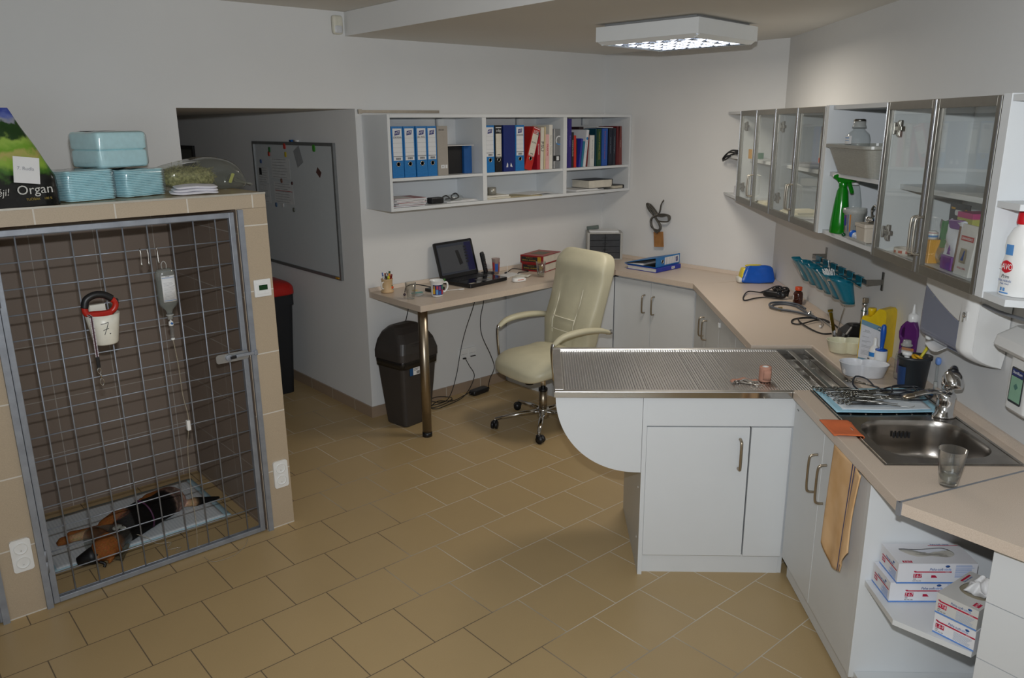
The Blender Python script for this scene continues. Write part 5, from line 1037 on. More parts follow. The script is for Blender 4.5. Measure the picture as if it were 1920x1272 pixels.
for k in range(5):
    ang = math.radians(150+72*k)-(PI-.105); cs, sn = math.cos(ang), math.sin(ang)
    lg = obj('base_arm', MB().tube([(cs*.035, sn*.035, .098), (cs*.16, sn*.16, .092), (cs*.335, sn*.335, .066)], [.021, .018, .012], 12, flat=.75), M_chrome, hub)
    wx, wy = cs*.335, sn*.335; cst = MB().cyl((wx, wy, .045), (wx, wy, .068), .006, 10, 1)
    pa = ang+1.1; px, py = -math.sin(pa), math.cos(pa)
    for d in (-.013, .013): cst.cyl((wx+px*(d-.008)+math.cos(pa)*.012, wy+py*(d-.008)+math.sin(pa)*.012, .0265), (wx+px*(d+.008)+math.cos(pa)*.012, wy+py*(d+.008)+math.sin(pa)*.012, .0265), .0260, 20)
    cst.sup(.020, .016, .016, .7, .7, 16, 9, 0, T(wx, wy, .042)); obj('castor', cst, [M_black, M_chrome], ch)
# ------------------------------------------------------------------ right-hand run; r = along the wall, n = towards the wall
def NS(n): return n+.04 if n >= 1.585 else n     # everything fixed to the wall follows its plane
class RF:
    def __init__(s, name, label, cat, r, n, z, group=None):
        n = NS(n); s.r, s.n, s.z = r, n, z; s.o = thing(name, label, cat, RW(r, n, z), TH, group)
    def p(s, r, n, z): return (r-s.r, -(NS(n)-s.n), z-s.z)
    def box(s, r0, r1, n0, n1, z0, z1, mb=None, mi=0):
        mb = mb or MB(); n0, n1 = NS(n0), NS(n1); return mb.box(r0-s.r, r1-s.r, -(n1-s.n), -(n0-s.n), z0-s.z, z1-s.z, mi)
    def poly(s, P, z0, z1, mb=None, mi=0):
        mb = mb or MB(); return mb.prism([(r-s.r, -(NS(n)-s.n)) for r, n in P], z0-s.z, z1-s.z, 'z', mi)
    def part(s, name, mb, m, parent=None, **k): return obj(name, mb, m, parent or s.o, **k)
UR, UW = (-1, 0, 0), (0, 0, 1)         # reading direction / up on faces that look away from the right wall

# worktop along the right wall with the recess for the steel table, and the mitred end piece
wt = RF('counter_worktop', 'long beige worktop along the right wall behind and beside the steel table', 'worktop', 3.9, 1.33, ZU)
P_C = [(5.489, 1.063), (3.893, 1.063), (3.893, 1.368), (3.195, 1.368), (3.195, 1.063), (2.172, 1.063), (2.440, 1.602), (5.610, 1.602)]
wt.part('slab', plate_holes([(r-3.9, -(NS(n)-1.33)) for r, n in P_C], [[(2.472-3.9, -(1.152-1.33)), (2.862-3.9, -(1.152-1.33)), (2.862-3.9, -(1.566-1.33)), (2.472-3.9, -(1.566-1.33))]], 0, ZT-ZU), M_count, bevel=.005, seg=3)
wt.part('upstand', MB().prism([(-(1.642-1.33), .0385), (-(1.642-1.33), .0625), (-(1.632-1.33), .0625), (-(1.618-1.33), .0385)], 2.45-3.9, 5.60-3.9, 'x'), M_count)
we = RF('end_worktop', 'angled beige worktop end piece with a metal edge strip at the lower right', 'worktop', 2.0, 1.4, ZU)
P_D = [(2.168, 1.066), (1.47, 1.598), (2.432, 1.598)]
we.part('slab', we.poly(P_D, ZU, ZT), M_count, bevel=.004, seg=3)
we.part('joint_strip', we.poly([(2.1735, 1.0605), (2.168, 1.0625), (2.432, 1.600), (2.4395, 1.600)], ZT-.001, ZT+.0012), M_galv)
we.part('joint_cap', we.poly([(2.1765, 1.057), (2.163, 1.065), (2.164, 1.069), (2.179, 1.062)], ZU-.004, ZT+.0012), M_galv)
# far base cabinets
def door_pair(cab, r0, rm, r1, n, z0, z1, handles=True, hz=(.742, .612)):
    for a, b, hr in ((rm+.0015, r1, rm+.052), (r0, rm-.0015, rm-.048)):
        d = cab.part('door', cab.box(a, b, n, n+.019, z0, z1), M_white, bevel=.0012)
        if handles: bow_handle(d, cab.p(hr, n+.0005, hz[0]), cab.p(hr, n+.0005, hz[1]), (0, 1, 0), .0052)
for lab_, r0, rm, r1 in (('white base cabinet with two doors nearest the middle wall, beyond the steel table', 4.709, 5.107, 5.455), ('white base cabinet with two doors and a small white lock beside the steel table', 3.90, 4.288, 4.705)):
    cb_ = RF('base_cabinet', lab_, 'cabinet', (r0+r1)/2, 1.085, 0)
    cb_.part('carcass', cb_.box(r0, r1-.001, 1.105, 1.595, .02, .866), M_white); cb_.part('plinth', cb_.box(r0, r1-.001, 1.135, 1.145, 0, .095), M_white)
    door_pair(cb_, r0, rm, r1-.001, 1.085, .10, .845)
    if r0 < 4: cb_.part('door_lock', cb_.box(4.665, 4.685, 1.070, 1.0845, .795, .825), M_wplast, bevel=.002)
# sink cabinet
sc = RF('base_cabinet', 'white sink base cabinet with two bow handled doors and an end panel', 'cabinet', 2.8, 1.085, 0)
sc.part('carcass', sc.box(2.436, 3.19, 1.105, 1.595, .02, .70), M_white); sc.part('plinth', sc.box(2.42, 3.19, 1.135, 1.147, 0, .098), mat('plinth_grey', '9a9a98', .4))
door_pair(sc, 2.437, 2.856, 3.215, 1.085, .103, .845, hz=(.735, .575))
sc.part('end_panel', sc.box(2.412, 2.4335, 1.083, 1.595, .103, .866), M_white, bevel=.0008)
text('rea', .014, M_ink, sc.o, sc.p(3.175, 1.0842, .822), UR, UW)
# corner shelf unit and drawer unit under the end piece
cs = RF('corner_shelf', 'open white corner shelf under the worktop end holding the glove boxes', 'shelf', 2.2, 1.35, 0)
PS = [(2.4105, 1.10), (2.19, 1.10), (2.035, 1.262), (2.278, 1.585), (2.4105, 1.585)]
cs.part('shelf_board', cs.poly(PS, .474, .492), M_white, bevel=.0008); cs.part('bottom_board', cs.poly(PS, .11, .128), M_white, bevel=.0008)
cs.part('back_panel', cs.box(2.16, 2.41, 1.586, 1.596, .11, .866), M_whitein)
dd = Vector((-.795, .606)); di = Vector((.606, .795))
du = RF('drawer_unit', 'white drawer unit under the angled worktop end at the lower right', 'drawers', 2.012, 1.262, 0)
def dpt(t, q): v = Vector((2.012, 1.262))+dd*t+di*q; return (v.x, v.y)
du.part('carcass', du.poly([dpt(.004, .02), dpt(.52, .02), (1.70, 1.59), (2.262, 1.59)], .02, .855), M_white)
for z0, z1 in ((.679, .853), (.495, .676), (.312, .492), (.11, .309)): du.part('drawer_front', du.poly([dpt(.0, .0), dpt(.53, 0), dpt(.53, .018), dpt(.0, .018)], z0, z1), M_white, bevel=.001)
# ------------------------------------------------------------------ glove boxes
M_box = mat('carton_white', 'd9dadf', .45, var=.01); M_crim = mat('print_crimson', 'b0123c', .5); M_pblue = mat('print_band_blue', '5a86c8', .5); M_dblue = mat('print_dark_blue', '27508f', .5)
def glove_box(label, loc, rz, size, letter, top=False, H=.072):
    t = thing('glove_box', label, 'glove box', loc, rz, 'cartons of disposable gloves'); Lx, Ly = .125, .0625      # local -y face is the long printed side
    if top:
        hole = [(-.085, .030), (-.075, .002), (-.045, -.020), (.0, -.016), (.045, -.024), (.075, -.012), (.080, .012), (.06, .034), (.02, .032), (-.03, .026)]
        hp = [(p.x, p.y) for p in spline([(a, b, 0) for a, b in hole], 3, True)]
        n = len(hp); outer = []
        for x, y in hp:
            a = math.atan2(y+.01, x); k = min(Lx/max(1e-6, abs(math.cos(a))), Ly/max(1e-6, abs(math.sin(a)))); outer.append((k*math.cos(a), k*math.sin(a)))
        c = MB().box(-Lx, Lx, -Ly, Ly, 0, H-.001)
        # real opening: rim sheet with the hole, recessed floor
        c = MB(); c.add([(-Lx, -Ly, 0), (Lx, -Ly, 0), (Lx, Ly, 0), (-Lx, Ly, 0), (-Lx, -Ly, H), (Lx, -Ly, H), (Lx, Ly, H), (-Lx, Ly, H)], [(0, 3, 2, 1), (0, 1, 5, 4), (1, 2, 6, 5), (2, 3, 7, 6), (3, 0, 4, 7)])
        grid = []
        c2 = bmesh.new(); vs_o = [c2.verts.new(p) for p in ((-Lx, -Ly, H), (Lx, -Ly, H), (Lx, Ly, H), (-Lx, Ly, H))]; vs_h = [c2.verts.new((x, y, H)) for x, y in hp]
        ed = [c2.edges.new((vs_o[i], vs_o[(i+1) % 4])) for i in range(4)]+[c2.edges.new((vs_h[i], vs_h[(i+1) % n])) for i in range(n)]
        bmesh.ops.triangle_fill(c2, use_beauty=True, use_dissolve=False, edges=ed); c2.verts.index_update()
        c.add([v.co[:] for v in c2.verts], [tuple(v.index for v in f.verts) for f in c2.faces]); c2.free()
        obj('carton', c, M_box, t, recalc=False)
        rnd = random.Random(3)
        obj('glove_stack', MB().grid(lambda u, v: (-.10+.20*u, -.035+.08*v, H-.020+.006*math.sin(8*u+3)*math.sin(5*v)+.012*(1-v)+rnd.uniform(0, .004)), 26, 14), mat('glove_latex', 'c9c6bd', .45), t)
    else: obj('carton', MB().box(-Lx, Lx, -Ly, Ly, 0, H), M_box, t)
    pr = obj('print_block', MB().box(-Lx-.0004, Lx+.0004, -Ly-.0004, Ly+.0004, .0005, .006), M_pblue, t)
    y = -Ly-.0006
    ye = -Lx-.0006
    for q_ in ((-.072, .045, y-.0003, y, .0405, .0445), (-.075, -.067, y-.0004, y-.0003, .0425, .0465), (-.075, -.048, y-.0003, y, .022, .036), (ye-.0003, ye, -.055, .048, .0405, .0445), (ye-.0003, ye, .026, .048, .022, .036)): obj('red_mark', MB().box(*q_), M_crim, pr)
    obj('red_mark', MB().prism([(-.018, .022), (.002, .022), (-.006, .031), (-.018, .031)], y-.0003, y, 'y'), M_crim, pr)
    obj('emblem', MB().lathe([(.0075, 0), (.0075, .0004), (1e-5, .0004)], 24, 0, T(.030, y+.0002, .0625, 0, PI/2), sy=.55).lathe([(.0055, 0), (.0055, .0004), (1e-5, .0004)], 20, 0, T(ye+.0002, -.030, .0585, 0, 0, -PI/2), sx=.6), M_dblue, pr)
    text('Peha-soft', .0125, M_dblue, pr, (-.004, y-.0002, .0515), width=.042, slant=.2); text('nitrile', .0125, M_pblue, pr, (.031, y-.0002, .0515), width=.022, slant=.2)
    text('WHITE', .0042, M_box, pr, (.031, y-.0006, .0425)); text(letter, .0145, M_box, pr, (-.0615, y-.0006, .029), width=.024, slant=.15)
    text('200', .006, M_ink, pr, (-.070, y-.0002, .0170)); text('REF 942 208', .005, M_ink, pr, (-.062, y-.0002, .0105), width=.026)
    text('Peha-soft nitrile', .0105, M_dblue, pr, (ye-.0002, -.004, .050), (0, -1, 0), UW, width=.052); text(letter, .013, M_box, pr, (ye-.0006, .037, .029), (0, -1, 0), UW, width=.018)
    fine = MB(); rnd = random.Random(11)
    for k in range(11): fine.box(.056, .110+rnd.uniform(-.012, .006), y-.0002, y, .0645-.0042*k, .0657-.0042*k)
    for k in range(8): fine.box(ye-.0002, ye, -.052, -.010+rnd.uniform(-.01, .006), .034-.0036*k, .0350-.0036*k)
    obj('fine_print', fine, M_pblue, pr)
    z = H+.0004
    if top:
        obj('red_mark', MB().box(.02, .118, .048, .051, H, z), M_crim, pr); obj('red_mark', MB().box(-.108, -.078, -.056, -.045, H, z), M_crim, pr); text('Peha-soft nitrile', .0095, M_dblue, pr, (.06, .055, z), (1, 0, 0), (0, 1, 0), width=.06); text(letter, .010, M_box, pr, (-.093, -.0505, z+.0002), (1, 0, 0), (0, 1, 0), width=.022)
    return t
# two boxes with their long side facing the room end, two more turned at the front
def gb_loc(r, n, z): return RW(r, n, z)
fx = math.atan2(RN[1], RN[0])          # local +x along n (towards the wall), local -y faces the camera side (-r)
glove_box('lower carton of size S gloves at the back of the corner shelf', RW(2.346, 1.247, .493), fx+.02, 1, 'S 6-7')
glove_box('upper open carton of size S gloves at the back of the corner shelf', RW(2.340, 1.262, .5655), fx+.02, 1, 'S 6-7', top=True)
gx = math.atan2(dd[0]*RD[1]+dd[1]*RN[1], dd[0]*RD[0]+dd[1]*RN[0])
def rel(r, n, t, q): v = Vector((r, n))+dd*t+di*q; return v.x, v.y
# short printed side faces the room here: same carton turned by a quarter
def glove_box_end(label, r, n, z, letter, open_top):
    t = thing('glove_box', label, 'glove box', RW(r, n, z), gx, 'cartons of disposable gloves'); Lx, Ly, H = .060, .1, .0665
    if open_top:
        a = [(p.x, p.y) for p in spline([(-.035, -.02, 0), (-.03, .035, 0), (.0, .055, 0), (.035, .03, 0), (.045, -.03, 0), (.0, -.045, 0)], 4, True)]
        c2 = bmesh.new(); vo = [c2.verts.new(p) for p in ((-Lx, -Ly, H), (Lx, -Ly, H), (Lx, Ly, H), (-Lx, Ly, H))]; vh = [c2.verts.new((x, y, H)) for x, y in a]
        ed = [c2.edges.new((vo[i], vo[(i+1) % 4])) for i in range(4)]+[c2.edges.new((vh[i], vh[(i+1) % len(vh)])) for i in range(len(vh))]
        bmesh.ops.triangle_fill(c2, use_beauty=True, use_dissolve=False, edges=ed); c2.verts.index_update()
        c = MB().add([(-Lx, -Ly, 0), (Lx, -Ly, 0), (Lx, Ly, 0), (-Lx, Ly, 0), (-Lx, -Ly, H), (Lx, -Ly, H), (Lx, Ly, H), (-Lx, Ly, H)], [(0, 3, 2, 1), (0, 1, 5, 4), (1, 2, 6, 5), (2, 3, 7, 6), (3, 0, 4, 7)])
        c.add([v.co[:] for v in c2.verts], [tuple(v.index for v in f.verts) for f in c2.faces]); c2.free()
        obj('carton', c, mat('carton_grey', 'c4c4c2', .45, var=.01), t, recalc=False)
        obj('glove_stack', MB().grid(lambda u, v: (-.05+.10*u, -.06+.12*v, H-.012+.004*math.sin(9*u)*math.sin(7*v)), 10, 10), mat('glove_tan', 'a39a86', .6), t)
        def tf(a_, b_, c_):
            q_ = math.atan2(b_, a_); k_ = 1+.16*math.sin(5*q_+60*c_)+.10*math.sin(9*q_+1); return (a_*k_+.006*math.sin(110*c_), b_*k_+.006*math.sin(120*a_+60*c_), max(c_+.008*math.sin(80*a_+110*b_)+.005*math.sin(170*a_-90*b_), -.012))
        obj('glove_tuft', MB().sup(.033, .050, .026, 1, 1, 72, 37, 0, T(.010, .018, H+.006), fn=tf), mat('glove_white', 'dedede', .5), t)
    else: obj('carton', MB().box(-Lx, Lx, -Ly, Ly, 0, H), M_box, t)
    y = -Ly-.0005
    pr = obj('print_block', MB().box(-Lx-.0003, Lx+.0003, y+.0001, y+.0004, .0005, .0055), M_pblue, t)
    for q_ in [(-.050, .060, y-.0002, y+.0003, .040, .0445), (-.054, -.047, y-.0003, y-.0002, .0425, .047), (-.053, -.028, y-.0002, y+.0003, .021, .0355)]+([(-.052, -.046, .02, .075, H, H+.0004), (.034, .052, -.085, -.060, H, H+.0004)] if open_top else []): obj('red_mark', MB().box(*q_), M_crim, pr)
    obj('emblem', MB().lathe([(.006, 0), (.006, .0004), (1e-5, .0004)], 24, 0, T(.036, y+.0002, .0585, 0, PI/2), sy=.6), M_dblue, pr)
    text('Peha-soft', .0118, M_dblue, pr, (.000, y-.0002, .0512), width=.036, slant=.2); text('nitrile', .0118, M_pblue, pr, (.030, y-.0002, .0512), width=.019, slant=.2); text('WHITE', .004, M_box, pr, (.04, y-.0006, .0422)); text(letter, .0145, M_box, pr, (-.0405, y-.0006, .0283), width=.021, slant=.15)
    text('200', .006, M_ink, pr, (-.049, y-.0002, .0165)); text('REF 942 209', .005, M_ink, pr, (-.041, y-.0002, .010), width=.024)
    fine = MB(); rnd = random.Random(6)
    for k in range(8): fine.box(.0, .050+rnd.uniform(-.01, .004), y-.0002, y+.0002, .034-.0036*k, .0351-.0036*k)
    obj('fine_print', fine, mat('fine_grey', '9aa4b8', .6), pr)
    if open_top: text('Peha-soft nitrile', .009, M_dblue, pr, (-.041, .045, H+.0005), (0, 1, 0), (-1, 0, 0), width=.05); text(letter, .009, M_box, pr, (.043, -.0725, H+.0006), (0, 1, 0), (-1, 0, 0), width=.02)
    return t
q = rel(2.131, 1.190, .062, .102); glove_box_end('lower carton of size L gloves at the front of the corner shelf', q[0], q[1], .493, 'L 8-9', False)
q = rel(2.131, 1.190, .060, .103); glove_box_end('upper open carton of size M gloves with white gloves pulled out at the front', q[0], q[1], .5605, 'M 7-8', True)

# ------------------------------------------------------------------ examination table
et = RF('examination_table', 'white veterinary examination table with a steel top and rounded overhang', 'table', 3.55, .75, 0)
TZ = .893
for a, b in ((.44, .459), (1.08, 1.098)): et.part('side_panel', et.box(3.222 if a < 1 else 3.25, 3.872, a, b, 0, .858), M_white, bevel=.0006)
et.part('back_panel', et.box(3.853, 3.871, .4595, 1.0795, .0, .858), M_white)
et.part('apron_panel', et.box(3.224, 3.243, .441, 1.098, .727, .866), M_white, bevel=.0012)
d = et.part('door', et.box(3.224, 3.243, .460, .9045, .099, .722), M_white, bevel=.0015)
bow_handle(d, et.p(3.2235, .864, .668), et.p(3.2235, .864, .530), (-1, 0, 0), .0068, .030)
et.part('filler_panel', et.box(3.224, 3.243, .911, 1.0815, .099, .722), M_white, bevel=.0012)
et.part('plinth', et.box(3.249, 3.262, .4595, 1.0795, 0, .094), M_white)
et.part('carcass_floor', et.box(3.263, 3.852, .4595, 1.0795, .08, .098), M_white)
qp = [(.4385, .862), (.062, .862)]+[(.4385-.3765*math.cos(t)**.9 if math.cos(t) > 0 else .4385, .862-.355*math.sin(t)) for t in [k*PI/2/24 for k in range(1, 25)]]
for r0, nm in ((3.224, 'overhang_bracket'), (3.848, 'overhang_bracket')):
    et.part(nm, MB().prism([(-(n-.75), z) for n, z in qp], r0-3.55, r0+.022-3.55, 'x'), M_white, bevel=.0008)
for z in (.15, .40, .62): et.part('screw_cap', MB().cyl(et.p(3.30+.0*z, .4395, z), et.p(3.30, .4385, z), .006, 12), M_wplast)
# steel top: rim, ribbed plate, open trough with cross bar
R0, R1, N0, N1 = 3.198, 3.888, .057, 1.363
rim = MB()
for a, b, c_, e in ((R0, R0+.030, N0, N1), (R1-.030, R1, N0, N1), (R0+.030, R1-.030, N0, N0+.040), (R0+.030, R1-.030, N1-.042, N1)): et.box(a, b, c_, e, TZ-.028, TZ, rim)
top = et.part('steel_frame', rim, M_steel, bevel=.003)
et.part('edge_trim', et.box(R0-.003, R0+.001, N0-.002, 1.06, TZ-.026, TZ-.003), M_chrome)
nr = 92; rb = MB()
def ribs(u, v):
    n = N0+.040+(1.182-N0-.040)*u; r = R0+.030+(R1-R0-.06)*v
    return et.p(r, n, TZ-.009+.0016*(1 if int(u*nr*2) % 2 else 0))
rb.grid(ribs, nr*4+1, 2, sm=False)
M_rib = mat('ribbed_steel', 'cbc8c5', .27, 1.0, var=.05, scale=6)
et.part('ribbed_plate', rb, M_rib); et.part('plate_edge', et.box(R0+.030, R1-.030, 1.182, 1.185, TZ-.022, TZ-.0075), M_steel)
tr_ = MB()
et.box(R0+.03, R1-.03, 1.186, 1.1875, TZ-.11, TZ-.022, tr_); et.box(R0+.03, R1-.03, N1-.044, N1-.0425, TZ-.11, TZ-.028, tr_)
et.box(R0+.029, R0+.0305, 1.186, N1-.0425, TZ-.11, TZ-.028, tr_); et.box(R1-.0305, R1-.029, 1.186, N1-.0425, TZ-.11, TZ-.028, tr_); et.box(R0+.03, R1-.03, 1.186, N1-.0425, TZ-.112, TZ-.110, tr_)
trg = et.part('trough', tr_, M_steel)
br = MB(); et.box(R0+.031, R1-.031, 1.238, 1.262, TZ-.032, TZ-.008, br); et.part('trough_bar', br, M_steel, bevel=.002)
for q_ in ((R0+.16, R0+.165, 1.188, N1-.045, TZ-.108, TZ-.03), (R1-.12, R1-.115, 1.188, N1-.045, TZ-.108, TZ-.03), (R1-.21, R1-.20, 1.188, N1-.045, TZ-.055, TZ-.045)): et.part('trough_divider', et.box(*q_), M_steel)
dr = MB().shell([(.001, 0), (.03, 0), (.032, .003)], 24, 0, T(*et.p(3.60, 1.25, TZ-.1095))); et.part('trough_drain', dr, M_chrome)
# things on the table
bt = RF('bandage_roll', 'small roll of pink bandage standing on the steel table', 'bandage', 3.372, .992, TZ-.0062)
bt.part('roll', MB().shell([(.014, 0), (.026, 0), (.0265, .004), (.0262, .062), (.025, .066), (.014, .066)], 32), mat('bandage_pink', 'c08d78', .85, bump=.6, bscale=500, var=.1)); bt.part('core', MB().shell([(.0138, .001), (.0138, .066), (.0118, .066), (.0118, .001)], 24), M_wplast)
bt.part('loose_end', MB().grid(lambda u, v: (.0265*math.cos(2.6+1.2*u)*(1+.25*u), .0265*math.sin(2.6+1.2*u)*(1+.25*u), .01+.045*v), 8, 4), MATS['bandage_pink'], solid=.001)
def ring_scissors(name, label, cat, loc, rz, L_=.14, group=None, m=None, op=.05, parts=True, rot=None):
    """hinged ringed instrument: two finger rings, two shanks, two jaws (flat on its side)"""
    t = thing(name, label, cat, loc, rz, group, rot=rot); m = m or M_steel
    for s in (-1, 1):
        mb = MB(); rx, ry = -L_*.44, s*.017
        mb.tube([(rx+.0125*math.cos(a), ry+.0105*math.sin(a), .004) for a in [2*PI*k/20 for k in range(20)]], .0019, 6, closed=True)
        mb.tube(spline([(rx+.010, ry-s*.005, .004), (-L_*.18, s*.008, .004+.0008*s), (L_*.10, 0, .004+.001*s), (L_*.28, -s*(.0035+op*.1), .004+.001*s), (L_*.52, -s*op*.15, .0045)], 5), [.0026]*8+[.0030]*6+[.0032, .0031, .003, .0027, .0022, .0018, .0011], 7, flat=.75)
        obj('half', mb, m, t)
    obj('pivot', MB().cyl((L_*.10, 0, .0015), (L_*.10, 0, .0075), .0034, 12), M_chrome, t)
    return t
ring_scissors('scissors', 'small steel scissors beside pink gauze strip on the steel table', 'scissors', RW(3.325, .915, TZ-.0062), TH+PI*.99+.9, .12, op=.09)
gz = MB().grid(lambda u, v: (-.07+.12*u, -.012+.024*v+.01*math.sin(5*u), .004+.012*math.sin(3.0*u)*(1-.3*v)+.003*math.sin(14*u)), 16, 6)
obj('gauze_strip', gz, MATS['bandage_pink'], None, RW(3.355, .905, TZ-.0055), (0, 0, TH-PI/2+.2), solid=.0012, label='crumpled strip of pink bandage lying by the scissors on the steel table', cat='bandage strip')
# ------------------------------------------------------------------ sink and tap
sk2 = RF('sink', 'stainless steel sink with drainer set in the worktop at the right', 'sink', 2.82, 1.355, ZT)
bowl = [(p[0], p[1]) for p in rrect(2.492, 2.842, 1.172, 1.548, .11, 8)]
def sink_mesh():
    c2 = bmesh.new(); O = [(2.432, 1.128), (3.183, 1.128), (3.183, 1.584), (2.432, 1.584)]; z = .0022
    vo = [c2.verts.new(sk2.p(r, n, ZT+z)) for r, n in O]; vh = [c2.verts.new(sk2.p(r, n, ZT+z-.0008)) for r, n in bowl]; n_ = len(vh)
    ed = [c2.edges.new((vo[i], vo[(i+1) % 4])) for i in range(4)]+[c2.edges.new((vh[i], vh[(i+1) % n_])) for i in range(n_)]
    bmesh.ops.triangle_fill(c2, use_beauty=True, use_dissolve=False, edges=ed); c2.verts.index_update()
    mb = MB().add([v.co[:] for v in c2.verts], [tuple(v.index for v in f.verts) for f in c2.faces]); c2.free()
    a = [sk2.p(r, n, ZT+z) for r, n in O]; b = [sk2.p(r, n, ZT+.0002) for r, n in O]
    mb.add(a+b, [(i, (i+1) % 4, 4+(i+1) % 4, 4+i) for i in range(4)])
    cr, cn = 2.667, 1.36; V = []; lev = [(1.0, .0014), (.985, -.004), (.965, -.02), (.945, -.09), (.925, -.125), (.86, -.146), (.70, -.152), (.3, -.156), (.12, -.157)]
    for k, dz in lev: V += [sk2.p(cr+(r-cr)*k, cn+(n-cn)*k, ZT+dz) for r, n in bowl]
    f = []
    for i in range(len(lev)-1):
        for k in range(n_): f.append((i*n_+k, i*n_+(k+1) % n_, (i+1)*n_+(k+1) % n_, (i+1)*n_+k))
    mb.add(V, f, 0, True); return mb
M_sink = mat('sink_steel', 'a5a09a', .26, 1.0, var=.1, scale=30, bump=.02)
sk2.part('basin', sink_mesh(), M_sink)
rb = MB()
for e in ((2.44, 2.445, 1.136, 1.576), (3.172, 3.177, 1.136, 1.576), (2.445, 3.172, 1.136, 1.141), (2.445, 3.172, 1.571, 1.576)): sk2.box(*e, ZT+.002, ZT+.0042, rb)
for k in range(6): sk2.box(2.90, 3.14, 1.19+.058*k, 1.196+.058*k, ZT+.002, ZT+.0045, rb)
sk2.part('raised_edge', rb, M_sink, bevel=.001)
sk2.part('drain', MB().shell([(.001, .0), (.032, .0), (.040, .002), (.042, .0)], 28, 0, T(*sk2.p(2.667, 1.36, ZT-.156))), M_chrome)
ov = MB()
for k in range(5): sk2.box(2.8215, 2.8255, 1.325+.014*k, 1.332+.014*k, ZT-.062, ZT-.040, ov)
sk2.part('overflow_slot', ov, M_ink)
hole_r, hole_n = 2.885, 1.533
fa = RF('faucet', 'chrome single lever tap with a round spray head over the sink', 'tap', 2.885, 1.535, ZT+.0025)
fa.part('body', MB().lathe([(.034, 0), (.034, .006), (.027, .012), (.026, .06), (.028, .085), (.022, .098), (1e-5, .100)], 28, sx=1.0, sy=1.25), M_chrome)
fa.part('lever', MB().tube(spline([(0, .0, .085), (.004, .05, .098), (.006, .10, .088), (.008, .145, .070)], 6), [.012+.006*math.sin(PI*k/18) for k in range(19)], 12, flat=.55), M_chrome)
fa.part('lever_tip', MB().sup(.016, .03, .008, .7, .8, 18, 9, 0, T(.007, .13, .078, 0, -.25)), M_nickel)
P = spline([(.004, -.010, .02), (.006, -.014, .10), (.004, -.014, .155), (-.010, -.010, .185), (-.035, .004, .198), (-.062, .018, .190)], 7)
fa.part('spout', MB().tube(P, .0145, 16), M_chrome)
fa.part('spray_head', MB().lathe([(.012, .0), (.024, -.008), (.033, -.024), (.037, -.042), (.036, -.060), (.031, -.070), (1e-5, -.070)], 28, 0, T(-.070, .028, .206, 0, .10, .45)), M_chrome)
fa.part('head_cap', MB().sup(.018, .018, .008, .8, 1, 20, 9, 0, T(-.074, .028, .205, 0, .1, .45)), M_black)
# orange cloth over the sink edge
oc = MB()
def clothf(u, v):
    r = 2.835-.155*u-.02*v; n = 1.050+.125*v+.02*u*v; z = ZT+.005+.003*math.sin(7*u+2*v)
    if n > 1.150: z = ZT+.006-(n-1.15)*1.1*(.4+u)
    if n < 1.062: z = ZT+.0045
    p = RW(r, n, z); return p
oc.grid(clothf, 20, 20)
obj('dish_cloth', oc, mat('cloth_orange', 'cf6a3a', .85, bump=.4, bscale=300, var=.05), None, solid=.003, label='orange cleaning cloth hanging over the left edge of the sink', cat='cloth')
# tea towel hanging on the front of the cabinet door
def towf(u, v):
    r = 2.705-.262*u+.02*(v-.5)*(u-.3)-.004*v; z = .866-(.395+.05*math.sin(PI*min(1, u/.8))**2-(.09*((u-.72)/.28) if u > .72 else 0)+.010*math.sin(11*u))*v
    n = 1.072-.004*math.sin(7*u+2*v)-.003*math.sin(15*u+1)*v-.010*v-(.010 if u > .80 else 0)*(1-.3*v)
    r += .020*math.sin(2.6*v)*max(0, u-.3)
    return RW(r, n-.004, z)
def towel_mat():
    m, nt, b, out = nodes_of('towel_cloth'); L = nt.links.new; X = NX(nt)
    uv = nt.nodes.new('ShaderNodeUVMap'); sp = nt.nodes.new('ShaderNodeSeparateXYZ'); L(uv.outputs[0], sp.inputs[0]); u = sp.outputs[0]
    def band(c, w_): return X('LESS_THAN', X('ABSOLUTE', X('SUBTRACT', u, c)), w_)
    s = X('MAXIMUM', band(.62, .016), band(.69, .016))
    mx = nt.nodes.new('ShaderNodeMix'); mx.data_type = 'RGBA'; L(s, mx.inputs[0])
    nz = nt.nodes.new('ShaderNodeTexNoise'); nz.inputs['Scale'].default_value = 9; tc = nt.nodes.new('ShaderNodeTexCoord'); L(tc.outputs['Object'], nz.inputs['Vector'])
    rp = nt.nodes.new('ShaderNodeValToRGB'); rp.color_ramp.elements[0].color = col('d9ad78'); rp.color_ramp.elements[0].position = .3; rp.color_ramp.elements[1].color = col('e9c293'); rp.color_ramp.elements[1].position = .6; L(nz.outputs['Fac'], rp.inputs[0])
    L(rp.outputs[0], mx.inputs[6]); mx.inputs[7].default_value = col('4a4a72'); L(mx.outputs[2], b.inputs['Base Color']); b.inputs['Roughness'].default_value = .9
    wv = nt.nodes.new('ShaderNodeTexChecker'); wv.inputs['Scale'].default_value = 420; L(tc.outputs['Object'], wv.inputs['Vector']); bp = nt.nodes.new('ShaderNodeBump'); bp.inputs['Distance'].default_value = .001; L(wv.outputs[1], bp.inputs['Height']); L(bp.outputs[0], b.inputs['Normal']); return m
tw = obj('tea_towel', MB().grid(towf, 40, 30), towel_mat(), None, label='ochre tea towel with dark blue stripes hanging from the sink cabinet front', cat='towel', recalc=False)
me = tw.data; uvl = me.uv_layers.new(name='UVMap')
for lp_ in me.loops:
    i = lp_.vertex_index; uvl.data[lp_.index].uv = ((i % 40)/39, (i//40)/29)
md = tw.modifiers.new('thickness', 'SOLIDIFY'); md.thickness = .004; md.offset = 0
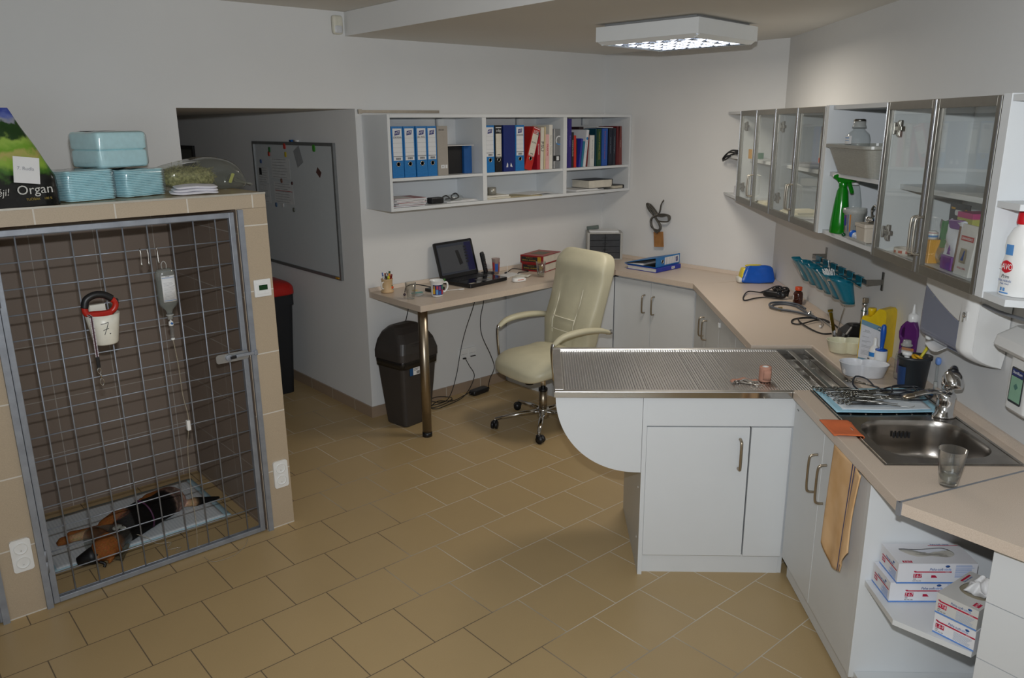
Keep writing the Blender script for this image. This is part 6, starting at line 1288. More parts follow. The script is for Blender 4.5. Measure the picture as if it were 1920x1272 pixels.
# glass by the seam
tumbler('drinking glass a quarter full of water on the worktop by the metal joint strip', RW(2.290, 1.262, ZT+.001), h=.118, r0=.026, r1=.041, water=.035)
# pad with instruments
def padf(u, v):
    r = 3.192-.285*u-.004*math.sin(5*v); n = 1.140+.40*v+.03*(1-u)*v; z = ZT+.0088+.0012*math.sin(9*u)*math.sin(8*v)
    if v < .12: n -= .0
    return RW(r, n, z)
ip = thing('instrument_pad', 'white absorbent pad with blue border on the sink drainer under the steel instruments', 'pad', (0, 0, 0))
obj('pad_border', MB().grid(padf, 30, 30), mat('pad_border_light', '9ccbe0', .6), ip, solid=.002)
def padi(u, v): p = padf(.08+.84*u, .075+.85*v); return (p[0], p[1], p[2]+.0026)
obj('pad_quilt', MB().grid(padi, 24, 24), mat('pad_white_soft', 'cfd8e0', .8, bump=.3, bscale=220), ip, solid=.0016)
ZI = ZT+.0135
INS = []
rnd = random.Random(21)
# (r, n, turn, lift, length): ringed ends towards the room, tips towards the wall
SPECS = [(3.165, 1.215, .10, 0, .155), (3.135, 1.225, -.05, .004, .155), (3.105, 1.240, .12, 0, .15), (3.120, 1.285, -.15, .009, .15), (3.075, 1.262, .05, .004, .15), (3.09, 1.315, .22, .013, .14), (3.045, 1.285, -.10, .009, .16), (3.06, 1.335, .02, .017, .14), (3.02, 1.252, .10, .0, .15), (3.015, 1.31, -.2, .013, .15), (2.99, 1.275, .04, .004, .15), (3.035, 1.365, .15, .009, .14)]
L1 = ['ringed steel forceps at the back left of the instrument pile, beside the steel table', 'steel haemostat lying on the near side of the back left forceps']
base_ins = None
for k, (r, n, tr, lf, L_) in enumerate(SPECS):
    lab_ = 'ringed steel clamp in the pile of instruments on the blue bordered pad'
    a = TH-PI/2+tr
    if base_ins is None:
        base_ins = ring_scissors('surgical_clamp', lab_, 'surgical clamp', RW(r, n, ZI+lf), a, .155, 'steel clamps on the instrument pad', m=mat('instrument_steel', '87857f', .2, 1.0))
    else: dup(base_ins, loc=RW(r, n, ZI+lf), rot=(rnd.uniform(-.03, .03), rnd.uniform(-.05, .02), a))
ring_scissors('surgical_scissors', 'long steel scissors lying across the pile with tips near the tap lever', 'scissors', RW(3.01, 1.325, ZI+.020), TH-PI/2-.35, .20, op=.03, m=MATS['instrument_steel'])
ring_scissors('surgical_scissors', 'single steel clamp raised at the back of the pile beside the steel table corner', 'scissors', RW(3.20, 1.355, ZI+.010), TH-PI/2-.9, .13, op=.02, m=MATS['instrument_steel'])
tz = MB().tube(spline([(-.07, 0, .003), (-.02, .004, .004), (.04, .003, .004), (.085, .0, .003)], 5), [.003]*6+[.0045]*6+[.002]*4, 8, flat=.5).tube(spline([(-.07, 0, .004), (-.02, -.005, .007), (.04, -.004, .006), (.085, .0, .004)], 5), [.003]*6+[.0045]*6+[.002]*4, 8, flat=.5)
obj('tweezers', tz, mat('tool_black', '1b1b1d', .3), None, RW(2.972, 1.275, ZI), (0, 0, TH-PI/2+.02), label='black handled tweezers lying at the front of the instrument pile', cat='tweezers')
obj('tweezers', tz, M_steel, None, RW(2.992, 1.315, ZI+.004), (0, 0, TH-PI/2-.3), label='plain steel tweezers lying beside the black handled tweezers', cat='tweezers')
obj('probe', MB().cyl((-.09, 0, .003), (.05, 0, .003), .0018, 8).tube(spline([(.05, 0, .003), (.08, 0, .003), (.095, .004, .005), (.10, .012, .008)], 5), .0012, 6), M_steel, None, RW(2.975, 1.355, ZI), (0, 0, TH-PI/2-.4), label='thin steel probe with hooked tip at the right of the instrument pile', cat='probe')
# black cable coil on the pad
cc = []
for k in range(90):
    a = .32*k; rr = .062+.016*math.sin(.55*k); cc.append(Vector((.0+1.15*rr*math.cos(a)+.008*math.sin(k*.9), .75*rr*math.sin(a), .006+.018*(.5+.5*math.sin(.37*k)))))
lead = [Vector((-.22, .05, .04)), Vector((-.20, .10, .09)), Vector((-.15, .09, .085)), Vector((-.11, .05, .03))]
coil = MB().tube(spline([(-.16, -.02, .006), (-.17, .03, .012), (-.185, .06, .03), (-.165, .085, .055), (-.12, .075, .045), (-.08, .035, .015)]+[tuple(p) for p in cc[:60]]+[(-.02, -.07, .008), (.05, -.075, .006), (.09, -.05, .01)], 3), .0034, 6)
obj('electrode_cable', coil, mat('cable_slate', '20242c', .45), None, RW(3.095, 1.475, ZI), (0, 0, TH-PI/2+.05), label='coiled dark cable on the pad behind the tap lever', cat='cable')
# black holder with brushes by the tap
bh = RF('utensil_holder', 'dark grey oval holder with brushes standing on the worktop behind the tap', 'holder', 3.225, 1.565, ZT+.001)
def oval(sections, n=36):
    v = []; f = []
    for a, b, z, dx in sections:
        for k in range(n):
            t = 2*PI*k/n; v.append((dx+b*math.sin(t), a*math.cos(t), z))
    for i in range(len(sections)-1):
        for k in range(n): f.append((i*n+k, i*n+(k+1) % n, (i+1)*n+(k+1) % n, (i+1)*n+k))
    return v, f
v, f = oval([(.0005, .0005, .001, 0), (.052, .036, .0, 0), (.054, .038, .004, 0), (.064, .046, .125, 0), (.070, .052, .130, 0), (.070, .052, .142, 0), (.064, .046, .142, 0), (.060, .043, .12, 0), (.050, .034, .008, 0), (.0005, .0005, .007, 0)])
bh.part('holder_cup', MB().add(v, f, 0, True), mat('holder_grey', '2c2e31', .4))
bh.part('blue_label', MB().grid(lambda u, v: ((.0405+.0075*v)*math.sin(PI+.75-1.1*u)*1.0, (.0585+.0068*v)*math.cos(PI+.75-1.1*u)*-1.0, .015+.085*v), 10, 3), mat('label_deepblue', '1d3a68', .5))
bsh = thing('brush', 'white handled brush with yellow ring in the dark grey holder', 'brush', RW(3.235, 1.540, ZT+.02)); obj('handle', MB().cyl((0, 0, 0), (-.012, .0, .13), .010, 12), M_wplast, bsh); obj('head', MB().lathe([(.019, 0), (.020, .012), (.012, .016), (1e-5, .016)], 20, 0, T(-.012, 0, .125)), M_wplast, bsh)
yb = thing('yellow_brush', 'yellow ring handled utensil in the dark grey holder', 'utensil', RW(3.205, 1.565, ZT+.02)); obj('ring', MB().tube([(.018*math.cos(a), .018*math.sin(a), .118+.008*math.sin(a)) for a in [2*PI*k/20 for k in range(20)]], .006, 8, closed=True), mat('utensil_yellow', 'd8a41c', .4), yb); obj('stem', MB().cyl((-.01, 0, 0), (-.012, 0, .11), .004, 8), M_black, yb)
obj('toothbrush', MB().tube([RW(3.235, 1.56, ZT+.03), RW(3.225, 1.585, ZT+.13), RW(3.215, 1.615, ZT+.20)], [.0045, .0055, .007], 8, flat=.6), mat('brush_lime', 'cbbf2a', .4), None, label='lime yellow toothbrush leaning out of the dark grey holder against the dispenser', cat='toothbrush')
dv = RF('infusion_set', 'clear drip set with a blue clamp hanging over the rim of the dark holder', 'drip set', 3.172, 1.590, ZT+.05); dv.part('chamber', MB().cyl((-.012, .0, .0), (-.008, .0, .075), .0055, 12), M_clear); dv.part('blue_clamp', MB().sup(.012, .010, .016, .7, .7, 16, 9, 0, T(-.010, .0, .088)), mat('clamp_blue', '6f95d8', .4)); dv.part('connector', MB().cyl((-.014, 0, -.03), (-.012, 0, 0), .008, 10), M_milky)
obj('plastic_strip', MB().box(-.035, .035, -.008, .008, 0, .006), M_blue, None, RW(3.150, 1.610, ZT+.004), (0, 0, .4), label='small blue plastic strip behind the cable coil next to the dark holder', cat='strip')
# ------------------------------------------------------------------ bottles, dishes and tools on the long worktop
ZC = ZT+.001
def dish(label, r, n, rz, m, content, mc):
    t = thing('kidney_dish', label, 'dish', RW(r, n, ZC), rz, 'plastic double bowls on the worktop')
    P0 = [(.062+.0*k, 0) for k in range(1)]
    def outline(k, s):
        out = []
        for i in range(48):
            a = 2*PI*i/48
            R = .066+.034*math.cos(a)**2*(1 if math.cos(a) > 0 else .8); R -= .018*math.exp(-((abs(a-PI)-PI*.47)/.22)**2)
            out.append((s*R*1.05*math.cos(a), s*R*.90*math.sin(a)))
        return out
    v = []; f = []
    lv = [(.02, .001), (.78, 0), (.84, .004), (1.0, .058), (1.03, .060), (1.0, .061), (.965, .058), (.81, .006), (.02, .004)]
    for s, z in lv: v += [(x, y, z) for x, y in outline(0, s)]
    for i in range(len(lv)-1):
        for k in range(48): f.append((i*48+k, i*48+(k+1) % 48, (i+1)*48+(k+1) % 48, (i+1)*48+k))
    obj('bowl', MB().add(v, f, 0, True), m, t)
    rnd = random.Random(len(label))
    obj('contents', MB().sup(.036, .024, .014, .8, .8, 36, 17, 0, T(.028, -.004, .018, .3), fn=lambda a, b, c: (a+.004*math.sin(160*b+90*a), b+.003*math.sin(140*a), c+.003*math.sin(120*a+130*b))), mc, t)
    return t
dish('cream double bowl with an olive lump behind the other bowl on the worktop', 3.765, 1.495, TH-PI/2-.20, mat('bowl_cream', 'd8d6bb', .35), 0, mat('food_olive', '76652a', .4, var=.3, scale=120))
dish('white double bowl with a dark red lump in front of the cream bowl', 3.395, 1.425, TH-PI/2-.35, mat('bowl_white', 'd6d8dc', .35), 0, mat('food_red', '5c0f16', .25, var=.3, scale=80))
# yellow canister with white label
yc = RF('canister', 'large yellow canister with white label standing against the right wall', 'canister', 3.630, 1.572, ZC); yc.o.rotation_euler = (0, 0, TH+.65); yc.o.scale = (.64, .78, 1)
ym = mat('canister_yellow', 'd9b81c', .35)
P = [(.094, 0), (.094, .188), (.086, .208), (.080, .214), (.034, .214), (.026, .212), (.0, .228), (-.022, .250), (-.036, .258), (-.076, .258), (-.090, .248), (-.094, .225), (-.094, 0)]
yc.part('body', MB().prism(P, -.058, .058, 'y'), ym, bevel=.014, seg=4)
yc.part('spout_collar', MB().lathe([(.025, 0), (.026, .020), (.028, .022), (.028, .032), (.025, .036), (1e-5, .036)], 28, 0, T(.057, 0, .210)), ym)
yc.part('label_sheet', MB().prism([(.088, .012), (.088, .172), (-.088, .152), (-.088, .012)], .0583, .0590, 'y'), mat('canister_label', 'd0d2d8', .5))
yc.part('label_band', MB().prism([(.088, .1725), (.088, .195), (-.066, .178), (-.088, .170), (-.088, .1525)], .0583, .0592, 'y'), mat('label_steelblue', '6f93a8', .5)); yc.part('emblem', MB().lathe([(.020, 0), (.020, .0006), (1e-5, .0006)], 24, 0, T(-.060, .0590, .166, 0, -PI/2), sy=.55), mat('emblem_grey', '4c6a82', .5)); text('pfizer', .014, M_paper, yc.o, (-.060, .0600, .166), UR, UW, width=.03)
pr = MB(); rnd = random.Random(9)
for z, w_ in ((.138, .05), (.115, .04), (.095, .055), (.090, .03), (.072, .09), (.066, .085), (.048, .10), (.042, .09), (.036, .10), (.03, .07)): pr.box(.07-w_*1.3, .07, .0590, .0594, z, z+.0014)
yc.part('label_print', pr, M_grey); yc.part('label_foot', MB().box(-.088, .088, .0583, .0591, .002, .0115), mat('label_steelblue', '6f93a8', .5)); text('Synulox', .012, M_grey, yc.o, (.035, .0592, .146), UR, UW)
# purple bottle with handle and nozzle
pb_ = RF('cleaner_bottle', 'purple plastic bottle with white nozzle and handle in front of the yellow canister', 'bottle', 3.420, 1.588, ZC); pb_.o.rotation_euler = (0, 0, TH+.55); pb_.o.scale = (.82, .85, 1)
pm_ = mat('bottle_purple', '571d63', .35)
prof = [(-.043, 0), (.043, 0), (.045, .012), (.045, .130), (.044, .15), (.052, .165), (.055, .19), (.048, .215), (.022, .243), (-.022, .243), (-.046, .212), (-.050, .185), (-.046, .158), (-.045, .13), (-.045, .012)]
hole = [(.026, .165), (.040, .172), (.041, .198), (.028, .214), (.026, .206)]
c2 = bmesh.new(); vo = [c2.verts.new((x, 0, z)) for x, z in prof]; vh = [c2.verts.new((x, 0, z)) for x, z in hole]
ed = [c2.edges.new((vo[i], vo[(i+1) % len(vo)])) for i in range(len(vo))]+[c2.edges.new((vh[i], vh[(i+1) % len(vh)])) for i in range(len(vh))]
bmesh.ops.triangle_fill(c2, use_beauty=True, use_dissolve=False, edges=ed); c2.verts.index_update(); tri = [tuple(v.index for v in f.verts) for f in c2.faces]; no = len(vo); nh = len(vh); pts = [v.co[:] for v in c2.verts]; c2.free()
mb = MB(); n_ = len(pts); mb.add([(x, -.026, z) for x, y, z in pts]+[(x, .026, z) for x, y, z in pts], tri+[tuple(n_+i for i in t) for t in tri]+[(i, (i+1) % no, n_+(i+1) % no, n_+i) for i in range(no)]+[(no+i, no+(i+1) % nh, n_+no+(i+1) % nh, n_+no+i) for i in range(nh)])
pb_.part('bottle_body', mb, pm_, bevel=.007, seg=3, loc=(0, 0, 0), rot=(0, 0, .15))
pb_.part('cap', MB().lathe([(.024, .240), (.025, .244), (.024, .272), (.016, .276), (.009, .280), (.006, .306), (.004, .318), (1e-5, .318)], 24), M_wplast)
lb_ = pb_.part('bottle_label', MB().box(-.036, .026, .0264, .0272, .012, .125), M_bpaper, rot=(0, 0, .15)); obj('orange_band', MB().box(-.036, .026, .0273, .0277, .112, .125).box(-.036, .026, .0273, .0277, .012, .026), mat('label_orange', 'd9812c', .5), lb_)
pr = MB()
for k in range(16): pr.box(-.031, .020-.01*((k*5) % 4)*.4, .0273, .0276, .035+.0046*k, .0362+.0046*k)
obj('label_print', pr, M_grey, lb_)
# clear bottle, white spray, lint roller
cbt = RF('saline_bottle', 'clear plastic bottle standing empty behind the dark holder', 'bottle', 3.350, 1.583, ZC); cbt.part('bottle_body', MB().lathe([(.036, 0), (.039, .006), (.039, .095), (.034, .118), (.020, .138), (.015, .146), (.015, .152)], 30), M_clear); cbt.part('cap', MB().lathe([(.0235, .150), (.0235, .156), (.018, .158), (.017, .170), (.015, .176), (1e-5, .176)], 24), M_milky)
wsb_ = RF('dropper_bottle', 'small white bottle with blue label between the lint roller and the cream bowl', 'bottle', 3.532, 1.527, ZC); wsb_.part('bottle_body', MB().lathe([(.021, 0), (.023, .004), (.023, .075), (.019, .088), (.010, .100), (.009, .102), (.0085, .128), (.006, .135), (1e-5, .135)], 24), M_wplast); wsb_.part('blue_band', MB().shell([(.0233, .05), (.0233, .070)], 24), mat('band_blue', '2a7cc4', .4)); text('ORIDERMYL', .010, M_ink, wsb_.o, (0, .0236, .036), UR, UW, width=.028)
lr = RF('lint_roller', 'white lint roller with blue handle standing upright behind the white bowl', 'lint roller', 3.452, 1.522, ZC); lr.part('roll', MB().lathe([(.026, 0), (.0265, .002), (.0265, .098), (.020, .1), (.020, .098)], 28), M_paper); lr.part('handle', MB().lathe([(.0255, .1005), (.025, .104), (.009, .108), (.008, .115), (.0105, .15), (.0125, .185), (.010, .212), (.006, .218), (1e-5, .219)], 20), mat('roller_blue', '1550a8', .35))
# black holder stand with two steel rods
hs_ = RF('otoscope_stand', 'black charger stand holding two steel instrument handles next to the yellow canister', 'stand', 3.930, 1.575, ZC)
v, f = rect_loft([(.062, .056, .02, 0, 0), (.066, .060, .02, .01, 0), (.064, .056, .02, .06, -.004), (.045, .034, .02, .098, -.016)]); hs_.part('stand_body', MB().add(v, f, 0, False), mat('stand_black', '141416', .3), bevel=.006, seg=3)
hs_.part('charging_well', MB().shell([(.014, .0), (.017, .004), (.017, .0)], 20, 0, T(-.018, -.012, .098)), M_black)
ot = RF('otoscope', 'knurled steel instrument handle standing in the black charger stand', 'instrument handle', 3.945, 1.590, ZC+.099); ot.part('grip', MB().lathe([(.014, 0), (.0145, .004), (.0145, .075), (.011, .08), (.010, .09), (.013, .094), (.013, .104), (.008, .108), (1e-5, .108)], 20), M_steel); ot.part('collar', MB().lathe([(.0150, .065), (.0150, .070)], 20), mat('collar_green', '3f6a5a', .4)); ot.part('head', MB().box(-.010, .012, -.016, .010, .108, .132), M_nickel, bevel=.003)
lv_ = RF('laryngoscope_blade', 'flat steel blade leaning upright at the left side of the black charger stand', 'blade', 3.955, 1.506, ZC); lv_.part('blade', MB().box(-.003, .003, -.010, .010, .0, .155).box(-.003, .003, -.014, .014, .155, .17), M_chrome, rot=(-.20, .15, 0), bevel=.0015); lv_.part('wire_guide', MB().tube(spline([(-.006, .0, .004), (-.006, -.010, .10), (-.006, -.028, .19)], 6), .0025, 6), M_chrome)
KP = [(4.10, 1.56, .005), (4.109, 1.485, .004), (4.257, 1.445, .010), (4.405, 1.461, .012), (4.394, 1.571, .012), (4.35, 1.61, .006), (4.41, 1.605, .004), (4.46, 1.55, .005), (4.427, 1.447, .005), (4.341, 1.402, .005), (4.299, 1.433, .006), (4.373, 1.56, .012), (4.32, 1.615, .006), (4.22, 1.615, .006), (4.10, 1.605, .02), (3.99, 1.60, .03)]
obj('power_cable', MB().tube(spline([RW(r, n, ZC+z) for r, n, z in [(3.99, 1.54, .012)]+KP], 7), .0042, 7), M_cable, None, label='black looped cable running to the black charger stand on the worktop', cat='cable')
# stethoscope
stt = RF('stethoscope', 'grey stethoscope lying coiled in front of the brown bottle', 'stethoscope', 4.60, 1.45, ZC)
def W2(r, n, z=.006): return stt.p(r-.05, min(1.583, n+.055), ZC+z)
ring = [W2(4.735, 1.36), W2(4.78, 1.405), W2(4.80, 1.47), W2(4.74, 1.51), W2(4.64, 1.49), W2(4.56, 1.47)]
stt.part('tubing', MB().tube(spline([W2(4.47, 1.52), W2(4.56, 1.50), W2(4.65, 1.44), W2(4.70, 1.375), W2(4.765, 1.345), W2(4.84, 1.375), W2(4.855, 1.44), W2(4.80, 1.49), W2(4.70, 1.50), W2(4.60, 1.505)], 7), .0065, 8).tube(spline([W2(4.46, 1.505, .012), W2(4.55, 1.485, .012), W2(4.63, 1.425, .014), W2(4.68, 1.365, .014), W2(4.755, 1.328, .014), W2(4.85, 1.36, .014), W2(4.872, 1.44, .014), W2(4.81, 1.505, .014), W2(4.70, 1.52, .012)], 7), .0065, 8), mat('tube_grey', '4f545c', .4))
stt.part('ear_tubes', MB().tube(spline([W2(4.47, 1.52, .008), W2(4.40, 1.545, .010), W2(4.33, 1.545, .008), W2(4.27, 1.53, .006)], 6), .003, 7).tube(spline([W2(4.46, 1.505, .012), W2(4.39, 1.51, .014), W2(4.33, 1.49, .010), W2(4.29, 1.47, .006)], 6), .003, 7), M_chrome)
stt.part('chest_piece', MB().lathe([(.020, 0), (.022, .004), (.020, .010), (.009, .014), (.008, .024), (1e-5, .026)], 24, 0, T(*W2(4.59, 1.512, 0))), M_chrome); stt.part('ear_tip', MB().ball(W2(4.27, 1.53, .008), .007, 6).ball(W2(4.29, 1.47, .008), .007, 6), M_wplast); stt.part('tube_clip', MB().box(-.008, .008, -.01, .01, .002, .022, 0, T(*W2(4.70, 1.372, 0), .6)), mat('clip_brass', 'c2aa70', .35, .7))
# tangle of cable with a black device and brown bottle
ct = RF('clipper', 'black clipper wrapped in a tangle of its black cable near the worktop corner', 'clipper', 5.02, 1.525, ZC)
ct.part('body', MB().sup(.075, .022, .022, .5, .7, 28, 13, 0, T(-.02, .035, .025, .9)), M_black); ct.part('lens_cap', MB().ball((-.065, .02, .034), .017, 8), mat('lens_dark', '1c1f26', .1), )
tn = MB(); rnd = random.Random(12)
for k in range(7):
    a0 = rnd.uniform(0, 6); P = []
    for j in range(9):
        a = a0+.75*j; P.append((.055*math.cos(a)+rnd.uniform(-.015, .015), .0+.045*math.sin(a)*.9+rnd.uniform(-.012, .012)-.01, .012+.05*abs(math.sin(a*1.3+k))))
    tn.tube(spline(P, 5), .0038, 6)
ct.part('cable_tangle', tn, M_cable); 
ct.part('cable_loop', MB().tube(spline([ct.p(r, n, ZC+z) for r, n, z in [(5.02, 1.52, .02), (4.967, 1.49, .012), (5.0, 1.42, .006), (4.968, 1.357, .006), (4.914, 1.282, .005), (5.02, 1.300, .005), (5.15, 1.362, .012), (5.108, 1.429, .014), (5.04, 1.49, .014), (5.0, 1.53, .02)]], 7), .0042, 7).tube(spline([ct.p(r, n, ZC+z) for r, n, z in [(5.152, 1.443, .006), (5.20, 1.50, .012), (5.16, 1.54, .045), (5.10, 1.56, .055), (5.04, 1.54, .05)]], 7), .0042, 7), M_cable)
bb2 = RF('medicine_bottle', 'brown glass medicine bottle with an orange cap', 'bottle', 4.825, 1.583, ZC)
bb2.part('bottle_body', MB().lathe([(.026, 0), (.0285, .004), (.0285, .066), (.024, .078), (.017, .084), (.016, .090)], 28), mat('brown_glass', '3a140a', .12, coat=.3)); bb2.part('cap', MB().lathe([(.0205, .088), (.021, .090), (.021, .108), (.019, .110), (1e-5, .110)], 24), mat('cap_orange_red', 'd24a20', .4)); bb2.part('bottle_label', MB().grid(lambda u, v: (.0288*math.sin(2.6+.8*u), .0288*math.cos(2.6+.8*u)*-1, .03+.03*v), 8, 2), M_bpaper)
# ------------------------------------------------------------------ teal cups on a rail
rl = RF('cup_rail', 'steel wall rail carrying the row of teal cups', 'rail', 4.2, 1.6, 1.245)
rl.part('bar', rl.box(3.80, 4.585, 1.566, 1.570, 1.236, 1.256), M_dsteel)
for r in (4.585, 3.80): b_ = rl.part('bracket', rl.box(r-.010, r+.010, 1.600, 1.6045, 1.205, 1.295), M_dsteel); obj('bracket_arm', rl.box(r-.0015, r+.0015, 1.566, 1.6, 1.233, 1.259), M_dsteel, b_)
M_teal = glass('teal_plastic', '3fb0c4', .72, .7, .15, body='0f7c94')
TC = ['teal rail cup farthest from the camera with an orange packet inside', 'second farthest teal rail cup, holding a few white swabs', 'third farthest teal rail cup with swabs in it', 'teal rail cup in front of the third farthest', 'second nearest teal rail cup, full of white cotton swabs', 'nearest teal rail cup at the right end of the rail']
def cupf(u, v):
    a = 2*PI*u
    w_ = .042+.015*v; d = .030+.022*v
    x = w_*math.copysign(abs(math.cos(a))**.7, math.cos(a)); y = d*math.copysign(abs(math.sin(a))**.8, math.sin(a))
    return (x, y+.040*v+.012*v*v*(1 if math.sin(a) > 0 else .3), .12*v-(.012*v if math.sin(a) < 0 else -.004*v))
tc0 = None
for k in range(6):
    r = 4.475-.118*k
    loc = RW(r, 1.520, 1.128)
    if tc0 is None:
        tc0 = thing('rail_cup', TC[0], 'cup', loc, TH, 'teal cups on the wall rail'); m_ = MB().grid(cupf, 36, 9, cu=True); m_.add([cupf(i/36, 0) for i in range(36)], [tuple(range(36))])
        cbo = obj('cup_body', m_, M_teal, tc0); md = cbo.modifiers.new('t', 'SOLIDIFY'); md.thickness = .002; md.offset = -1
        obj('hanging_tab', MB().box(-.035, .035, -.040, -.020, .100, .108).box(-.035, .035, -.0445, -.0405, .085, .135).box(-.035, .035, -.0545, -.0445, .131, .135), M_teal, tc0, bevel=.001)
    else: dup(tc0, loc=loc, label=TC[k])
sw0 = None; rnd = random.Random(2)
def swab(r, n, z, tilt, rz):
    global sw0
    if sw0 is None: sw0 = obj('cotton_swab', MB().cyl((0, 0, 0), (0, 0, .072), .0015, 6).ball((0, 0, .076), .0032, 5, sz=1.8), M_wplast, None, RW(r, n, z), (tilt, 0, rz), label='white cotton swab in the second nearest teal rail cup', cat='swab', group='cotton swabs in the teal cup')
    else: dup(sw0, loc=RW(r, n, z), rot=(tilt, 0, rz))
for k in range(26): swab(4.003+rnd.uniform(-.035, .035), 1.475+rnd.uniform(-.02, .02), 1.190+rnd.uniform(0, .014), rnd.uniform(-.65, -.2), TH+rnd.uniform(-.5, .5))
dup(sw0, loc=RW(4.02, 1.47, 1.235), rot=(-.15, .1, TH), label='longer white stick standing highest among the swabs in the teal cup', group='white sticks in the teal cups')
for k, lab_ in enumerate(('white swab in the third farthest teal rail cup', 'white swab in the second farthest teal rail cup')): dup(sw0, loc=RW(4.24+.118*k, 1.472, 1.195), rot=(-.6, 0, TH+.2), label=lab_, group='white sticks in the teal cups')
obj('orange_packet', MB().box(-.022, .022, -.002, .002, 0, .06).box(-.022, .022, -.0025, .0025, -.03, 0, 1), [mat('packet_orange', 'c24a2a', .5), M_wplast], None, RW(4.475, 1.463, 1.185), (-.5, 0, TH), label='orange and white packet in the farthest teal rail cup', cat='packet')
obj('tube_connectors', MB().tube([(-.03, 0, 0), (-.015, .003, .002), (-.005, -.002, .0), (.01, .003, .002), (.025, 0, 0)], [.004, .005, .004, .006, .004], 8), M_chrome, None, RW(3.90, 1.425, 1.238), (0, .2, TH), label='small steel connector on the rim of the nearest teal rail cup', cat='connector')
# ------------------------------------------------------------------ towel dispenser and soap dispenser
td = RF('towel_dispenser', 'white and smoky grey paper towel dispenser on the right wall above the tap', 'dispenser', 2.925, 1.60, 1.142)
HT, HW = .337, .185
def prof_td(z):   # depth over height: rounded bottom, flat front
    t = z/HT
    return .035+.108*math.sin(PI/2*min(1, t/.20))**.8 if t < .20 else .143-.012*((t-.2)/.8)**2
def rnd_side(x): e = HW-abs(x); return .030*max(0, 1-e/.035)**2
cvt = lambda x: .150+.100*((x+HW)/(2*HW))**1.4             # upper edge of the window, rises to the far end
def bot(x): return .030*max(0, (x-.03)/(HW-.03))**.6 if x > .03 else 0.0
XW = -.125
td.part('back_box', MB().box(-HW+.004, HW-.004, .002, .085, .035, HT-.002), M_wplast, bevel=.006)
def gwhite(u, v):
    x = -HW+2*HW*u; z0 = cvt(x) if x > XW else bot(x); z = z0+(HT-z0)*v; return (x, prof_td(z)-rnd_side(x), z)
td.part('white_cover', MB().grid(gwhite, 91, 40), M_wplast, solid=.003)
def ggrey(u, v):
    x = XW+(HW-XW)*u; z = bot(x)+(cvt(x)-.001-bot(x))*v; return (x, prof_td(z)-rnd_side(x)-.0015, z)
td.part('smoky_window', MB().grid(ggrey, 60, 30), mat('window_smoke', '7c8296', .18, var=.03, scale=4), solid=.003)
for s_ in (-1, 1): td.part('side_cover', MB().prism([(.0, HT)]+[(.0, .05)]+[(prof_td(HT*k/20)-.028, HT*k/20+(.0 if s_ < 0 else 0)) for k in range(0, 21)], s_*HW-.002, s_*HW+.002, 'x'), M_wplast)
td.part('lock', MB().box(-.165, -.135, prof_td(.2)-.012, prof_td(.2)+.0006, .172, .204, 0).lathe([(.0105, 0), (.0105, .004), (1e-5, .0045)], 20, 1, T(-.150, prof_td(.2)+.0004, .189, 0, -PI/2)).box(-.152, -.148, prof_td(.2), prof_td(.2)+.007, .164, .184, 1), [M_wplast, M_chrome])
text('TORK', .016, M_grey, td.o, (.085, prof_td(.21)+.0025, .206), UR, UW, width=.02); obj('paper_towel', MB().grid(lambda u, v: (.03+.11*u, .08+.045*v, .022-.030*v*(.5+.5*math.sin(3*u+.3))), 10, 6), M_paper, td.o, solid=.001)
td.part('feed_knob', MB().ball((.150, .105, .028), .013, 7), M_wplast)
so_ = RF('soap_dispenser', 'white wall soap dispenser with green window label at the right edge', 'dispenser', 2.505, 1.60, 1.06)
v, f = rect_loft([(.060, .030, .025, 0, 0), (.066, .040, .025, .012, 0), (.066, .042, .025, .16, 0), (.060, .040, .025, .212, 0)]); v = [(x, y+.045, z) for x, y, z in v]; so_.part('body', MB().add(v, f, 0, False), M_wplast, bevel=.003)
so_.part('back_plate', MB().box(-.062, .062, .002, .014, -.005, .27), M_wplast, bevel=.003)
v, f = rect_loft([(.092, .055, .02, .205, .012), (.098, .064, .02, .220, .015), (.096, .060, .02, .250, .012), (.060, .035, .02, .288, .0)]); v = [(x, y+.055, z) for x, y, z in v]; so_.part('top_cap', MB().add(v, f, 0, False), M_wplast, bevel=.004)
sl_ = so_.part('window_label', MB().prism(rrect(-.035, .035, .036, .156, .006), .0872, .0886, 'y'), mat('window_black', '22282c', .25)); obj('green_label', MB().box(-.030, .030, .0887, .0893, .044, .126), mat('label_mint', '8ab49a', .5), sl_); obj('blue_label', MB().box(-.030, .030, .0887, .0893, .128, .151), mat('label_indigo', '20306a', .5), sl_); text('Sterillium', .014, M_paper, sl_, (0, .0896, .140), UR, UW, width=.05); obj('diamond_mark', MB().prism([(0, .082), (.012, .094), (0, .106), (-.012, .094)], .0893, .0897, 'y'), mat('mark_teal', '4a7a70', .5), sl_)
so_.part('elbow_lever', MB().tube(spline([(.05, .06, .32), (.10, .10, .322), (.17, .10, .318), (.24, .09, .315)], 5), .010, 10, flat=.5) if False else MB().tube(spline([(.205, .115, .322), (.12, .11, .318), (.0, .10, .322), (-.10, .09, .328), (-.16, .08, .330)], 6), .009, 10, flat=.6), M_galv)
